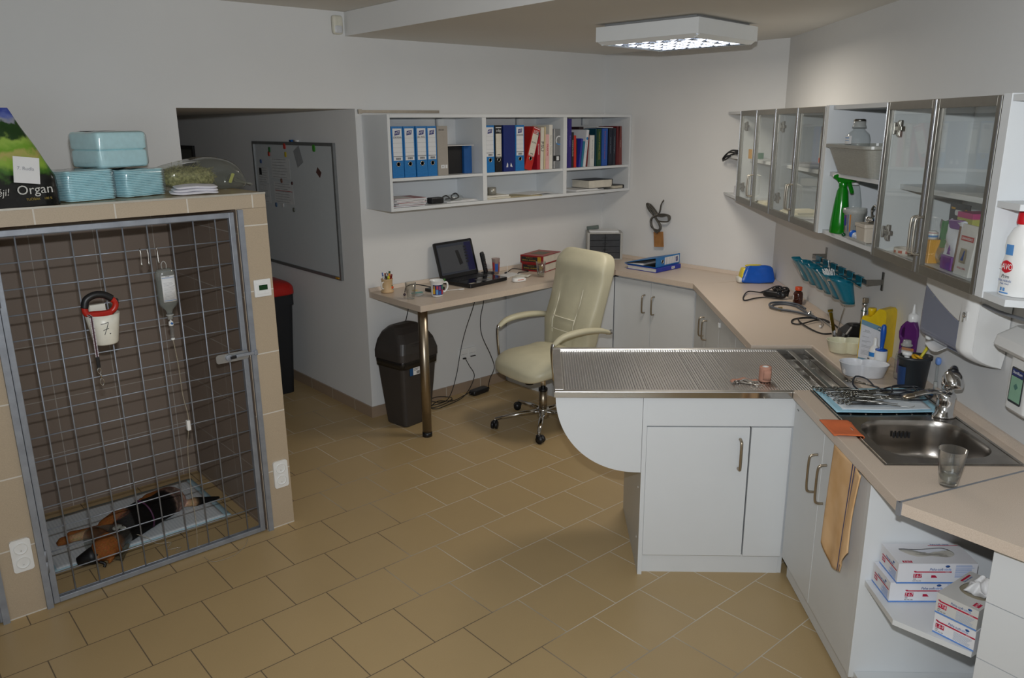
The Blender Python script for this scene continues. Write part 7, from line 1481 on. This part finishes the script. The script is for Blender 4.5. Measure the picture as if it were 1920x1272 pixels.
# ------------------------------------------------------------------ wall cabinets on the right wall
CZ0, CZ1, CN, CM = 1.485, 2.067, 1.312, 1.752
def hinge_part(cab, parent, r, z):
    h = MB(); cab.box(r-.062, r-.012, CN+.024, CN+.040, z-.008, z+.008, h); cab.box(r-.052, r-.032, CN+.024, CN+.036, z-.030, z+.030, h); cab.box(r-.012, r-.002, CN+.019, CN+.036, z-.022, z+.022, h); cab.box(r-.050, r-.034, CN+.020, CN+.024, z-.026, z-.012, h); cab.box(r-.050, r-.034, CN+.020, CN+.024, z+.012, z+.026, h)
    return cab.part('hinge', h, M_dsteel, parent, bevel=.002)
def glass_cab(label, r0, rm, r1):
    c = RF('wall_cabinet', label, 'cabinet', (r0+r1)/2, 1.60, CZ0, 'glass fronted wall cabinets')
    for a, b in ((r0, r0+.018), (r1-.018, r1)): c.part('side_panel', c.box(a, b, CN+.021, 1.60, CZ0, CZ1), M_white)
    for z in (CZ0, CZ1-.018): c.part('top_panel' if z > 1.6 else 'bottom_panel', c.box(r0+.0185, r1-.0185, CN+.021, 1.60, z, z+.018), M_white)
    c.part('back_panel', c.box(r0+.0185, r1-.0185, 1.592, 1.5995, CZ0+.0185, CZ1-.0185), M_whitein)
    c.part('middle_shelf', c.box(r0+.019, r1-.019, CN+.075, 1.591, CM-.009, CM+.009), M_white)
    for x in (r0+.25,): c.part('hanger_bracket', c.box(x-.025, x+.025, 1.585, 1.5915, CZ1-.075, CZ1-.03), M_wplast)
    fw = .024
    for a, b in ((rm+.0012, r1), (r0, rm-.0012)):
        f = MB(); c.box(a, a+fw, CN, CN+.019, CZ0-.002, CZ1, f); c.box(b-fw, b, CN, CN+.019, CZ0-.002, CZ1, f); c.box(a+fw, b-fw, CN, CN+.019, CZ0-.002, CZ0+.030, f); c.box(a+fw, b-fw, CN, CN+.019, CZ1-.030, CZ1, f)
        d = c.part('door', f, M_alu, bevel=.0012)
        c.part('pane', c.box(a+fw-.004, b-fw+.004, CN+.009, CN+.0125, CZ0+.026, CZ1-.026), M_glass, d)
        e = MB(); c.box(a+.0005, a+.003, CN-.0012, CN-.0001, CZ0, CZ1-.002, e); c.part('edge_profile', e, M_alul, d); c.part('edge_profile', c.box(b-.003, b-.0005, CN-.0012, CN-.0001, CZ0, CZ1-.002), M_alul, d)
        hr_ = a+.014 if b > rm+.1 else b-.014
        bow_handle(d, c.p(hr_, CN-.0005, 1.678), c.p(hr_, CN-.0005, 1.548), (0, 1, 0), .0042, .026, m=mat('handle_light', 'b6afa2', .3, .8))
        hx = b if b > rm+.1 else a+.066
        if b > rm+.1:
            for z in (1.970, 1.580): hinge_part(c, d, b-fw+.0, z)
    return c
glass_cab('glass fronted wall cabinet farthest from the camera, next to the middle wall shelf', 4.655, 5.058, 5.455)
glass_cab('glass fronted wall cabinet between the farthest one and the open compartment', 3.845, 4.255, 4.650)
glass_cab('large glass fronted wall cabinet nearest the camera, above the towel dispenser', 2.398, 2.788, 3.172)
# white filler panels beside the open compartment and at the end
oc_ = RF('open_cabinet', 'open white wall compartment with a middle shelf between the glass fronted cabinets', 'cabinet', 3.49, 1.60, CZ0)
oc_.part('side_panel', oc_.box(3.800, 3.840, CN+.001, 1.60, CZ0, CZ1+.002), M_white, bevel=.001); oc_.part('side_panel', oc_.box(3.1775, 3.1955, CN+.02, 1.60, CZ0, CZ1), M_white)
for nm, z0, z1 in (('bottom_panel', CZ0, CZ0+.018), ('top_panel', CZ1-.018, CZ1)): oc_.part(nm, oc_.box(3.196, 3.7995, CN+.02, 1.60, z0, z1), M_white)
oc_.part('back_panel', oc_.box(3.196, 3.7995, 1.592, 1.5995, CZ0+.0185, CZ1-.0185), M_whitein); oc_.part('middle_shelf', oc_.box(3.197, 3.799, CN+.03, 1.591, 1.762-.009, 1.771), M_white); oc_.part('hanger_bracket', oc_.box(3.20, 3.25, 1.585, 1.5915, CZ1-.075, CZ1-.03), M_wplast)
es = RF('end_shelf', 'open white wall shelf with cut corner at the right end of the wall cabinets', 'shelf', 2.3, 1.60, CZ0)
es.part('side_panel', es.box(2.352, 2.394, CN+.001, 1.60, CZ0, CZ1+.004), M_white, bevel=.001)
PE = [(2.3515, CN+.004), (2.238, CN+.004), (2.09, 1.60), (2.3515, 1.60)]
for nm, z0, z1 in (('bottom_board', CZ0, CZ0+.020), ('middle_board', 1.755, 1.773), ('top_board', CZ1-.018, CZ1)): es.part(nm, es.poly(PE, z0, z1), M_white, bevel=.0008)
es.part('back_panel', es.box(2.095, 2.351, 1.592, 1.5995, CZ0+.021, CZ1-.019), M_whitein)
fs = RF('corner_wall_shelf', 'open white corner wall shelf between the glass cabinets and the middle wall', 'shelf', 5.6, 1.50, CZ0)
PF = [(5.458, CN+.022), (5.915, CN+.022), (5.612, 1.600), (5.458, 1.600)]
for nm, z0, z1 in (('bottom_board', CZ0, CZ0+.018), ('middle_board', 1.752, 1.770), ('top_board', CZ1-.018, CZ1)): fs.part(nm, fs.poly(PF, z0, z1), M_white)
cl_ = RF('black_cable', 'black cable lying on the middle board of the corner wall shelf, hanging out in front', 'cable', 5.70, 1.40, 1.771)
cl_.part('cable', MB().tube(spline([(-.10, .02, .03), (-.02, .05, .035), (.08, .06, .03), (.17, .075, .0), (.21, .085, -.045), (.17, .08, -.02), (.10, .07, -.005), (.02, .05, .01), (-.08, .0, .02)], 7), .006, 7).tube(spline([(.0, .05, .02), (.10, .078, .015), (.20, .09, -.03), (.15, .085, -.035), (.05, .07, -.005)], 6), .005, 7).tube([(-.06, .03, .03), (-.07, .02, .08), (-.075, -.02, .11)], .005, 7), M_cable); cl_.part('plug', MB().sup(.035, .016, .014, .6, .6, 18, 9, 0, T(-.03, .04, .02, .2)), M_black)
bxq = RF('medicine_box', 'small blue and white carton on the bottom board of the corner wall shelf', 'carton', 5.64, 1.375, CZ0+.019); bxq.part('carton', MB().box(-.05, .05, -.02, .02, 0, .062), M_box); bxq.part('blue_side', MB().box(.0503, .0512, -.02, .02, 0, .062), mat('carton_blue', '243a8c', .4))
# things behind the glass doors
obj('sticky_note', MB().box(-.045, .045, -.0006, .0006, -.03, .03), mat('note_orange', 'd8a03a', .6), None, RW(5.30, CN+.040, 1.797), (0, 0, TH), label='orange note standing on the middle shelf of the farthest glass cabinet', cat='note')
obj('green_carton', MB().box(-.012, .012, -.02, .02, 0, .038), mat('carton_green', '4f7a64', .5), None, RW(5.39, 1.44, CM+.0095), (0, 0, TH), label='small green carton beside the orange note in the farthest glass cabinet', cat='carton')
po = RF('wall_chart', 'printed chart with coloured squares standing in the second glass cabinet', 'chart', 4.215, 1.45, CM+.0095); po.part('sheet', MB().box(-.105, .075, -.001, .001, 0, .21), mat('chart_paper', 'c0bfb6', .6))
for k, (x0, z0, c) in enumerate(((.048, .028, 'd8602f'), (.022, .028, 'dcc22f'), (-.012, .028, 'c88aa0'), (.050, .002, '6aa086'), (.024, .002, 'd8ba3a'), (.0, .002, '5a68a8'))): po.part('colour_patch', MB().box(x0, x0+.022, .0011, .0016, z0, z0+.024), mat('patch_'+c, c, .6))
pr = MB()
for k in range(11): pr.box(.030, .062, .0011, .0016, .075+.011*k, .078+.011*k)
pr.box(.035, .062, .0011, .0016, .193, .203); po.part('chart_print', pr, M_grey)
obj('steel_ruler', MB().cyl((0, 0, 0), (0, 0, .16), .003, 8).box(-.03, .03, -.004, .004, .10, .106), M_steel, None, RW(4.135, 1.43, CM+.0095), (0, 0, TH), label='steel stand rod beside the coloured chart in the second glass cabinet', cat='stand')
dpt_ = RF('cardboard_tray', 'low grey tray on the middle shelf in front of the coloured chart', 'tray', 4.33, 1.43, CM+.0095); dpt_.part('tray', MB().box(-.10, .10, -.04, .04, 0, .025), mat('tray_grey', '9a9da2', .5))
vb = RF('dropper_bottle', 'small clear bottle with red cap at the bottom right of the second glass cabinet', 'bottle', 4.05, 1.405, CZ0+.019); vb.part('bottle_body', MB().lathe([(.020, 0), (.022, .003), (.022, .05), (.010, .062), (.009, .066)], 20), M_milky); vb.part('cap', MB().lathe([(.010, .066), (.011, .068), (.011, .080), (1e-5, .081)], 16), mat('cap_red', 'a8242c', .4))
for k, (r, n, w_, d_, h, lab_) in enumerate(((4.98, 1.45, .13, .10, .018, 'white papers on the bottom of the farthest glass cabinet'), (4.42, 1.44, .14, .09, .022, 'stack of white cartons on the bottom of the second glass cabinet'))):
    b_ = obj('document_pile', MB().box(-w_, w_, -d_, d_, 0, h*.5).box(-w_*.8, w_*.7, -d_*.8, d_*.9, h*.5+.0003, h, 0, T(0, 0, 0, .1)), mat('pile_cream', 'd3cdb8', .7), None, RW(r, n, CZ0+.0187), (0, 0, TH), label=lab_, cat='papers')
gbx = RF('instrument_case', 'white low carton on the bottom shelf of the second glass cabinet', 'carton', 4.18, 1.50, CZ0+.019); gbx.part('carton', MB().box(-.10, .10, -.05, .05, 0, .075), M_box)
# open compartment
tb = RF('plastic_tub', 'large milky plastic tub on the middle shelf of the open compartment', 'tub', 3.50, 1.42, 1.772)
v, f = rect_loft([(.19, .085, .03, 0, 0), (.235, .125, .04, .118, .0)]); tb.part('tub_body', MB().add(v, f[:-1], 0, False), glass('tub_plastic', 'e6e6e0', .72, .6, .2, body='b5b5ad'), solid=.003)
v, f = rect_loft([(.237, .127, .04, .112, 0), (.247, .137, .042, .116, 0), (.247, .137, .042, .128, 0), (.233, .123, .04, .128, 0), (.233, .123, .04, .113, 0)]); tb.part('tub_rim', MB().add(v, f[:-2]), glass('tub_plastic', 'e6e6e0', .72, .6, .2, body='b5b5ad'))
obj('tub_contents', MB().sup(.15, .07, .02, .7, .7, 20, 9, 0, T(-.02, 0, .026)), mat('contents_teal', '7f9a98', .6), tb.o)
sb2 = RF('saline_bottle', 'clear saline bottle standing in the milky tub in the open compartment', 'bottle', 3.68, 1.41, 1.80); sb2.part('bottle_body', MB().lathe([(.048, 0), (.052, .006), (.052, .118), (.046, .142), (.026, .160), (.024, .172)], 30), M_clear); sb2.part('cap', MB().lathe([(.030, .170), (.030, .177), (.026, .180), (.026, .196), (.022, .200), (1e-5, .200)], 24, 0), M_milky); sb2.part('cap_ring', MB().lathe([(.0255, .196), (.026, .203), (.018, .207), (1e-5, .207)], 20), M_dsteel)
sb2.part('bottle_label', MB().grid(lambda u, v: (.0525*math.cos(.35+1.9*u), .0525*math.sin(.35+1.9*u), .10+.035*v), 14, 2), M_paper); sb2.part('label_print', MB().grid(lambda u, v: (.0529*math.cos(.5+1.5*u), .0529*math.sin(.5+1.5*u), .124+.004*v), 12, 2).grid(lambda u, v: (.0529*math.cos(1.2+.8*u), .0529*math.sin(1.2+.8*u), .114+.002*v), 12, 2), M_lblue)
sg = RF('spray_bottle', 'green plastic spray bottle at the left of the open compartment', 'spray bottle', 3.672, 1.362, CZ0+.019)
gm = mat('spray_green', '0b7a12', .18, coat=.4, var=.05)
sg.part('bottle_body', MB().lathe([(.040, 0), (.042, .004), (.040, .05), (.032, .13), (.024, .19), (.017, .205), (.016, .215)], 30), gm)
hd_ = sg.part('spray_head', MB().lathe([(.018, .206), (.019, .210), (.019, .225), (.014, .230)], 20).prism([(-.060, .232), (-.062, .243), (-.02, .256), (.030, .262), (.046, .256), (.048, .246), (.028, .238), (.016, .226), (-.014, .226)], -.012, .012, 'y').prism([(-.036, .236), (-.022, .238), (-.046, .185), (-.056, .180), (-.058, .188)], -.006, .006, 'y'), gm, rot=(0, 0, .5), bevel=.003)
obj('nozzle', MB().cyl((.046, 0, .251), (.058, 0, .2515), .007, 12), M_wplast, hd_)
s2_ = RF('spray_bottle', 'clear plastic spray bottle half hidden behind the green one', 'spray bottle', 3.735, 1.44, CZ0+.019); s2_.part('bottle_body', MB().lathe([(.040, 0), (.042, .004), (.041, .06), (.034, .14), (.022, .20), (.016, .215)], 28), M_clear); s2_.part('spray_head', MB().lathe([(.017, .21), (.017, .235)], 18).prism([(-.03, .235), (.03, .258), (.058, .250), (.050, .238), (.018, .225), (-.014, .225)], -.012, .012, 'y'), M_wplast, bevel=.003)
pcu = RF('plastic_cup', 'clear plastic cup with blue and red print in front of the green spray bottle', 'cup', 3.565, 1.385, CZ0+.019); pcu.part('cup_body', MB().shell([(1e-5, 0), (.036, 0), (.044, .10), (.049, .102), (.050, .122), (.048, .122), (.047, .104), (.042, .10), (.035, .003), (1e-5, .003)], 36), M_milky)
pr = MB()
for a, z, mi, w_, h in ((1.75, .07, 0, .38, .045), (1.2, .045, 0, .34, .04), (1.75, .086, 1, .42, .008), (1.15, .066, 1, .34, .008), (1.4, .024, 1, .5, .004), (2.4, .06, 2, .12, .075), (2.15, .06, 0, .06, .075)): pr.grid(lambda u, v, a=a, z=z, w_=w_, h=h: ((.0368+.008*(z-h/2+h*v)/.1)*math.cos(a-w_/2+w_*u), (.0368+.008*(z-h/2+h*v)/.1)*math.sin(a-w_/2+w_*u), z-h/2+h*v), 8, 3, mi)
pcu.part('cup_print', pr, [mat('cupprint_blue', '2a3590', .4), mat('cupprint_red', 'b52a38', .4), mat('cupprint_orange', 'c07a30', .4)])
ty = RF('plastic_tray', 'flat clear tray at the front of the open compartment', 'tray', 3.40, 1.375, CZ0+.0187); ty.part('tray', MB().box(-.12, .09, -.045, .045, 0, .004).box(-.12, .09, .042, .045, .004, .012).box(-.12, .09, -.045, -.042, .004, .012), M_milky)
pt_ = RF('small_tub', 'small cream plastic tub at the right of the open compartment', 'tub', 3.345, 1.365, CZ0+.0235)
v, f = rect_loft([(.042, .032, .008, 0, 0), (.052, .038, .008, .062, 0), (.055, .041, .008, .064, 0), (.055, .041, .008, .078, 0)]); pt_.part('tub_body', MB().add(v, f), mat('tub_cream', 'bfb6a8', .35, var=.06, scale=12), bevel=.002)
cj = RF('caramel_jar', 'brown jar with blue lid behind the small cream tub', 'jar', 3.375, 1.455, CZ0+.019); cj.part('jar_body', MB().lathe([(.050, 0), (.052, .004), (.052, .085), (1e-5, .085)], 28), mat('jar_brown', '9c6f48', .4)); cj.part('lid', MB().lathe([(.055, .085), (.055, .100), (1e-5, .102)], 28), mat('lid_blue', '1d3f8c', .35))
obj('penlight', MB().prism(rrect(-.018, .018, 0, .075, .008), -.008, .008, 'y').box(-.008, .008, .0082, .009, .01, .025, 1), [mat('penlight_teal', '2f9a94', .35), M_grey], None, RW(3.345, 1.42, CZ0+.122), (-.1, .1, TH), label='small teal device leaning on the blue lid in the open compartment', cat='device', bevel=.002)
hk = MB().tube(spline([(.03, 0, -.04), (.03, 0, .0), (.045, 0, .035), (.02, 0, .055), (-.012, 0, .042), (-.016, 0, .0)], 6), .005, 8).cyl((-.045, 0, .01), (.03, 0, .012), .004, 8); obj('steel_clamp', hk, M_dsteel, None, RW(3.45, 1.43, CZ0+.105), (0, 0, TH), label='bent steel clamp standing between the plastic cup and the jar', cat='clamp')
for lab_, r, n, z, c, s in (('round blue cap on the tray in the open compartment', 3.455, 1.345, .0235+.018, '1f5fc0', .018), ('small dark green cap at the front edge of the open compartment', 3.545, 1.338, .0187+.009, '0c4a2a', .009)): obj('bottle_cap', MB().ball((0, 0, 0), s, 7), mat('cap_'+c, c, .35), None, RW(r, n, CZ0+z), label=lab_, cat='cap')
obj('crumpled_foil', MB().sup(.03, .018, .014, .8, .8, 28, 13, 0, T(0, 0, .014), fn=lambda a, b, c: (a+.003*math.sin(190*b), b+.003*math.sin(170*a), c+.003*math.sin(200*a+90*b))), mat('foil_blue_white', 'c2cada', .3), None, RW(3.415, 1.348, CZ0+.0235), (0, 0, TH), label='crumpled white wrapper between the blue cap and the cream tub', cat='wrapper')
obj('metal_pins', MB().sup(.022, .014, .012, .9, .9, 20, 11, 0, T(0, 0, .012), fn=lambda a, b, c: (a+.004*math.sin(300*b), b+.004*math.sin(260*a), c+.003*math.sin(300*a))), M_chrome, None, RW(3.345, 1.365, CZ0+.103), (0, 0, TH), label='shiny metal pieces lying on top of the small cream tub', cat='metal pieces')
# nearest glass cabinet
tr2 = RF('tape_roll', 'white tape roll with red print lying on the bottom of the nearest glass cabinet', 'tape roll', 3.055, 1.395, CZ0+.019); tr2.part('roll', MB().shell([(.030, 0), (.043, 0), (.043, .024), (.030, .024), (.030, 0)], 36), mat('tape_white', 'd0c6be', .4)); pr = MB()
for k in range(5): pr.grid(lambda u, v, k=k: (.0433*math.cos(.2+.62*k+.35*u), .0433*math.sin(.2+.62*k+.35*u), .007+.010*v), 6, 2)
tr2.part('tape_print', pr, mat('tape_red', 'b0483a', .5))
yl = RF('yellow_bottle', 'yellow angular carton with white top in the nearest glass cabinet', 'carton', 2.885, 1.405, CZ0+.019); yl.part('body', MB().add(*rect_loft([(.038, .026, .003, 0, 0), (.026, .020, .003, .082, 0)])), mat('carton_amber', 'd99a14', .35)); yl.part('top', MB().lathe([(.017, .0825), (.018, .105), (.010, .112), (1e-5, .112)], 20), M_wplast); yl.part('print_bands', MB().shell([(.0184, .104), (.0170, .1065)], 20, 0).shell([(.0182, .09), (.0184, .097)], 20, 1), [M_red, M_lblue])
fo = RF('foil_pouch', 'crumpled silver and green foil pouch behind the yellow carton', 'pouch', 2.835, 1.435, CZ0+.019)
def pouch(w_, h, d, seed):
    def g(u, v):
        a = 2*PI*u; k = .55+.45*math.sin(PI*min(1, v*1.0+.12)); x = w_*math.copysign(abs(math.cos(a))**.6, math.cos(a)); y = d*k*(1-v*.8)*math.sin(a)+.002*math.sin(a)
        return (x+.006*math.sin(8*v+seed)+.003*math.sin(30*v+9*u), y+.004*math.sin(12*v+6*u*PI+seed), h*v+.004*math.sin(6*u*PI))
    return MB().grid(g, 40, 22, cu=True)
fo.part('pouch', pouch(.055, .15, .03, 1), mat('foil_silver', '9a9c9a', .25, .85, var=.2, scale=40, bump=.6, bscale=60)); fo.part('green_print', MB().box(-.045, .0, .026, .0285, .055, .148, 0).box(.003, .012, .026, .0285, .09, .15, 0), mat('pouch_green', '1d7a34', .4), rot=(.12, .15, 0))
bc_ = RF('blister_card', 'black and skin coloured hanging card behind the foil pouches', 'package', 2.905, 1.500, CZ0+.019); bc_.part('card', MB().box(-.068, .068, -.002, .002, 0, .205), mat('card_black', '1a1a1c', .4)); bc_.part('photo_print', MB().box(-.066, .066, .0022, .0026, .085, .135), mat('card_skin', 'b08468', .5)); bc_.part('card_print', MB().box(.030, .058, .0022, .0028, .183, .190, 0).box(-.060, -.025, .0022, .0028, .140, .160, 2).lathe([(.012, 0), (.012, .0006), (1e-5, .0006)], 18, 0, T(-.045, .0022, .176, 0, -PI/2)).prism(rrect(-.03, .03, .162, .182, .009), .0022, .0028, 'y', 2), [mat('card_yellow', 'c89a20', .5), M_red, M_wplast])
pp = RF('treat_pouch', 'purple and white pouch between the foil pouch and the white box', 'pouch', 2.733, 1.410, CZ0+.019); pp.part('pouch', pouch(.050, .165, .026, 2.4), mat('pouch_white', 'cfd2da', .3, bump=.5, bscale=40)); pp.part('purple_top', MB().box(-.048, .046, .0, .014, .135, .168), mat('pouch_purple', '6a2a86', .4), rot=(.05, .05, 0), bevel=.005); pp.part('purple_foot', MB().box(-.046, .028, .018, .030, .0, .048), mat('pouch_purple', '6a2a86', .4), bevel=.004); pp.part('tree_mark', MB().prism([(-.03, .055), (-.01, .055), (-.02, .075)], .028, .030, 'y').prism([(-.028, .068), (-.012, .068), (-.02, .085)], .027, .029, 'y'), mat('pouch_purple', '6a2a86', .4))
wb2 = RF('food_pouch', 'white pouch with red band and cat picture in the nearest glass cabinet', 'pouch', 2.615, 1.395, CZ0+.019); wb2.part('pouch', MB().add(*rect_loft([(.048, .018, .004, 0, 0), (.050, .014, .004, .06, 0), (.050, .003, .002, .165, 0)])), mat('box_white2', 'd2d0cc', .4)); wb2.part('red_band', MB().box(-.042, .034, .0192, .0200, .112, .128), M_red, rot=(.075, 0, 0)); wb2.part('cat_picture', MB().prism([(-.020, .040), (.018, .040), (.022, .062), (.018, .088), (-.018, .088), (-.022, .062)], .0195, .0201, 'y', 0).prism([(-.006, .048), (.012, .048), (.004, .060), (-.004, .082), (-.009, .082), (-.006, .06)], .0202, .0207, 'y', 1), [mat('ring_brown', '9a8f7a', .5), mat('cat_blue', '2e4a8c', .5)], rot=(.055, 0, 0)); wb2.part('brown_edge', MB().box(.043, .050, .0185, .0215, .006, .155), mat('edge_brown', '6b4f3a', .5), rot=(.055, 0, 0))
text('CONVALESCENCE', .010, M_paper, wb2.o, (-.004, .0117, .1207), UR, (0, -.075, 1), width=.066); text('ROYAL CANIN', .009, M_red, wb2.o, (-.002, .0180, .024), UR, UW, width=.05)
pk = RF('pink_carton', 'yellow green carton with pink top behind the white pouch', 'carton', 2.752, 1.475, CZ0+.019); pk.part('carton', MB().box(-.05, .048, -.035, .035, 0, .190), mat('carton_lime', 'b8b85a', .45)); pk.part('pink_top', MB().box(-.0504, .0484, -.0354, .0354, .172, .1905), mat('carton_pink', 'c03a7a', .45)); pk.part('red_print', MB().box(-.042, -.015, .0354, .036, .075, .115, 0).box(-.042, -.02, .0354, .036, .12, .148, 0).box(.0, .03, .0354, .036, .13, .16, 1), [M_red, mat('print_pale', 'd6cfa8', .5)])
# cleaner bottle on the end shelf and its neighbour
sv = RF('cleaner_bottle', 'white cleaning bottle with red cap on the end shelf at the right edge', 'bottle', 2.298, 1.372, CZ0+.021); sv.o.rotation_euler = (0, 0, TH+.45)
v, f = oval([(.044, .030, 0, 0), (.046, .032, .006, 0), (.046, .032, .085, 0), (.038, .030, .115, 0), (.043, .032, .14, 0), (.040, .030, .165, 0), (.026, .022, .192, 0), (.016, .016, .200, 0), (.016, .016, .208, 0)]); v = [(y_, x_, z) for x_, y_, z in v]; sv.part('bottle_body', MB().add(v, f, 0, True), M_wplast)
sv.part('cap', MB().lathe([(.020, .206), (.021, .21), (.019, .238), (.016, .244), (1e-5, .245)], 24), mat('cap_bright_red', 'c01420', .35))
def onb(u, z, o=.0006): return ((.046+o)*math.cos(u), (.032+o)*math.sin(u), z)
sv.part('oval_logo', MB().grid(lambda u, v: (.0466*math.cos(1.25+.95*(u-.5)*math.sqrt(max(.02, 1-(2*v-1)**2))*1.0), .0328*math.sin(1.25+.95*(u-.5)*math.sqrt(max(.02, 1-(2*v-1)**2))), .066+.036*v), 12, 9), mat('logo_red', 'c0202c', .4)); text('SAVO', .024, M_wplast, sv.o, (.012, .0345, .084), (-1, .14, 0), UW, width=.042); text('Prim', .014, M_ink, sv.o, (.010, .0338, .056), (-1, .14, 0), UW, slant=.25)
text('Na nádobí', .010, M_dblue, sv.o, (.010, .0338, .044), (-1, .14, 0), UW, width=.042); text('Na riad', .008, M_dblue, sv.o, (.010, .0338, .035), (-1, .14, 0), UW, width=.028)
sv.part('blue_print', MB().grid(lambda u, v: (.0464*math.cos(.95+.7*u), .0324*math.sin(.95+.7*u), .006+.004*v), 10, 2).grid(lambda u, v: (.0464*math.cos(1.25+.16*u), .0324*math.sin(1.25+.16*u), .013+.010*v), 4, 2).grid(lambda u, v: (.0464*math.cos(1.02+.16*u), .0324*math.sin(1.02+.16*u), .013+.010*v), 4, 2).grid(lambda u, v: (.0440*math.cos(1.0+.6*u), .0326*math.sin(1.0+.6*u), .118+.030*v), 8, 4), M_lblue)
ob2 = RF('small_bottle', 'white bottle with orange label beside the cleaning bottle at the right edge', 'bottle', 2.185, 1.475, CZ0+.021); ob2.part('bottle_body', MB().lathe([(.026, 0), (.028, .004), (.028, .07), (.012, .085), (.011, .10)], 24), M_wplast); ob2.part('orange_label', MB().shell([(.0283, .015), (.0283, .055)], 24), mat('label_orange2', 'd8752a', .5))
# ceiling lamp
lm = thing('ceiling_lamp', 'square white ceiling lamp with a mirrored louvre grid, switched on', 'ceiling lamp', (3.83, 2.955, LO-.001), math.radians(6))
h = .325
b4 = MB()
for a, b, c_, e in ((-h, -h+.012, -h, h), (h-.012, h, -h, h), (-h+.012, h-.012, -h, -h+.012), (-h+.012, h-.012, h-.012, h)): b4.box(a, b, c_, e, -.094, -.016)
b4.box(-h+.012, h-.012, -h+.012, h-.012, -.022, -.016)
obj('housing', b4, mat('lamp_white', 'e2e5e6', .4, var=.005), lm); obj('ceiling_plate', MB().box(-.29, .29, -.29, .29, -.0155, 0), mat('lamp_plate', '8d8d8c', .5), lm)
bv = MB()
for s in range(4):
    M = T(0, 0, 0, s*PI/2); bv.prism([(-h, -.0945), (-h+.028, -.112), (-h+.040, -.112), (-h+.012, -.0945)], -h+.02, h-.02, 'y', 0, Matrix.Rotation(s*PI/2, 4, 'Z'))
obj('lower_frame', bv, MATS['lamp_white'], lm)
M_mirror = mat('louvre_mirror', 'd8dade', .06, 1.0, var=.02)
lv2 = MB()
for k in range(5):   # long V shaped reflectors between the tubes
    x = -.28+.14*k; lv2.prism([(x-.012, -.106), (x+.012, -.106), (x+.004, -.045), (x-.004, -.045)], -.275, .275, 'y')
for k in range(7): y = -.27+.09*k; lv2.prism([(y-.010, -.106), (y+.010, -.106), (y+.003, -.060), (y-.003, -.060)], -.28, .28, 'x')
obj('louvre', lv2, M_mirror, lm)
tbm = nodes_of('lamp_tube'); tbm[2].inputs['Emission Color'].default_value = col('eef4ff'); tbm[2].inputs['Emission Strength'].default_value = 22.0
for k in range(4): x = -.21+.14*k; obj('fluorescent_tube', MB().cyl((x, -.27, -.050), (x, .27, -.050), .008, 12), tbm[0], lm)
obj('reflector', MB().box(-.30, .30, -.30, .30, -.0235, -.0225), M_mirror, lm)
# ------------------------------------------------------------------ camera
F_PX = 1478.6; PITCH = math.radians(15.284); ROLL = math.radians(-0.518); AZ = math.radians(48.94)
hd3 = Vector((math.cos(AZ), math.sin(AZ), 0)); rt = Vector((math.sin(AZ), -math.cos(AZ), 0)); zz = Vector((0, 0, 1))
fwd = hd3*math.cos(PITCH)-zz*math.sin(PITCH); up = hd3*math.sin(PITCH)+zz*math.cos(PITCH)
r2 = rt*math.cos(ROLL)+up*math.sin(ROLL); u2 = -rt*math.sin(ROLL)+up*math.cos(ROLL)
cd = bpy.data.cameras.new('camera'); cam = bpy.data.objects.new('camera', cd); C.objects.link(cam)
cd.sensor_width = 36.0; cd.lens = F_PX/1920*36.0; cd.clip_start = 0.02; cd.clip_end = 60
cam.matrix_world = Matrix(((r2.x, u2.x, -fwd.x, 0), (r2.y, u2.y, -fwd.y, 0), (r2.z, u2.z, -fwd.z, 2.0), (0, 0, 0, 1)))
SC.camera = cam
# ------------------------------------------------------------------ lights: camera flash, daylight through the window behind, lamp on the ceiling
def area(name, loc, target, size, power, color, size_y=None, spread=PI):
    d = bpy.data.lights.new(name, 'AREA'); d.energy = power; d.color = color; d.size = size; d.spread = spread
    if size_y: d.shape = 'RECTANGLE'; d.size_y = size_y
    o = bpy.data.objects.new(name, d); C.objects.link(o); o.location = loc
    o.rotation_euler = (Vector(target)-Vector(loc)).to_track_quat('-Z', 'Y').to_euler(); return o
fp = Vector((0, 0, 2.0))+u2*0.17+fwd*0.02
area('camera_flash', fp, fp+fwd*3+u2*0.25, 0.06, 39, (0.96, 1.0, 1.04), 0.035, spread=math.radians(145))
area('window_daylight', (-1.6, -2.62, 1.6), (0.4, 2.0, 1.2), 2.1, 30, (0.88, 0.95, 1.0), 1.25)
area('lamp_light', (3.83, 2.955, LO-.125), (3.83, 2.955, 0), 0.5, 13, (1.0, 0.90, 0.76), 0.5)
w_ = bpy.data.worlds.new('daylight'); SC.world = w_; w_.use_nodes = True
bg = w_.node_tree.nodes['Background']; bg.inputs[0].default_value = (0.75, 0.85, 1.0, 1); bg.inputs[1].default_value = 0.6
SC.view_settings.view_transform = 'Standard'; SC.view_settings.look = 'None'; SC.view_settings.gamma = 1.0; SC.view_settings.exposure = 0.0
SC.view_settings.use_curve_mapping = False
SC.cycles.max_bounces = 10; SC.cycles.transparent_max_bounces = 24; SC.cycles.diffuse_bounces = 5; SC.cycles.glossy_bounces = 5; SC.cycles.sample_clamp_indirect = 8
SC.cycles.caustics_reflective = False; SC.cycles.caustics_refractive = False
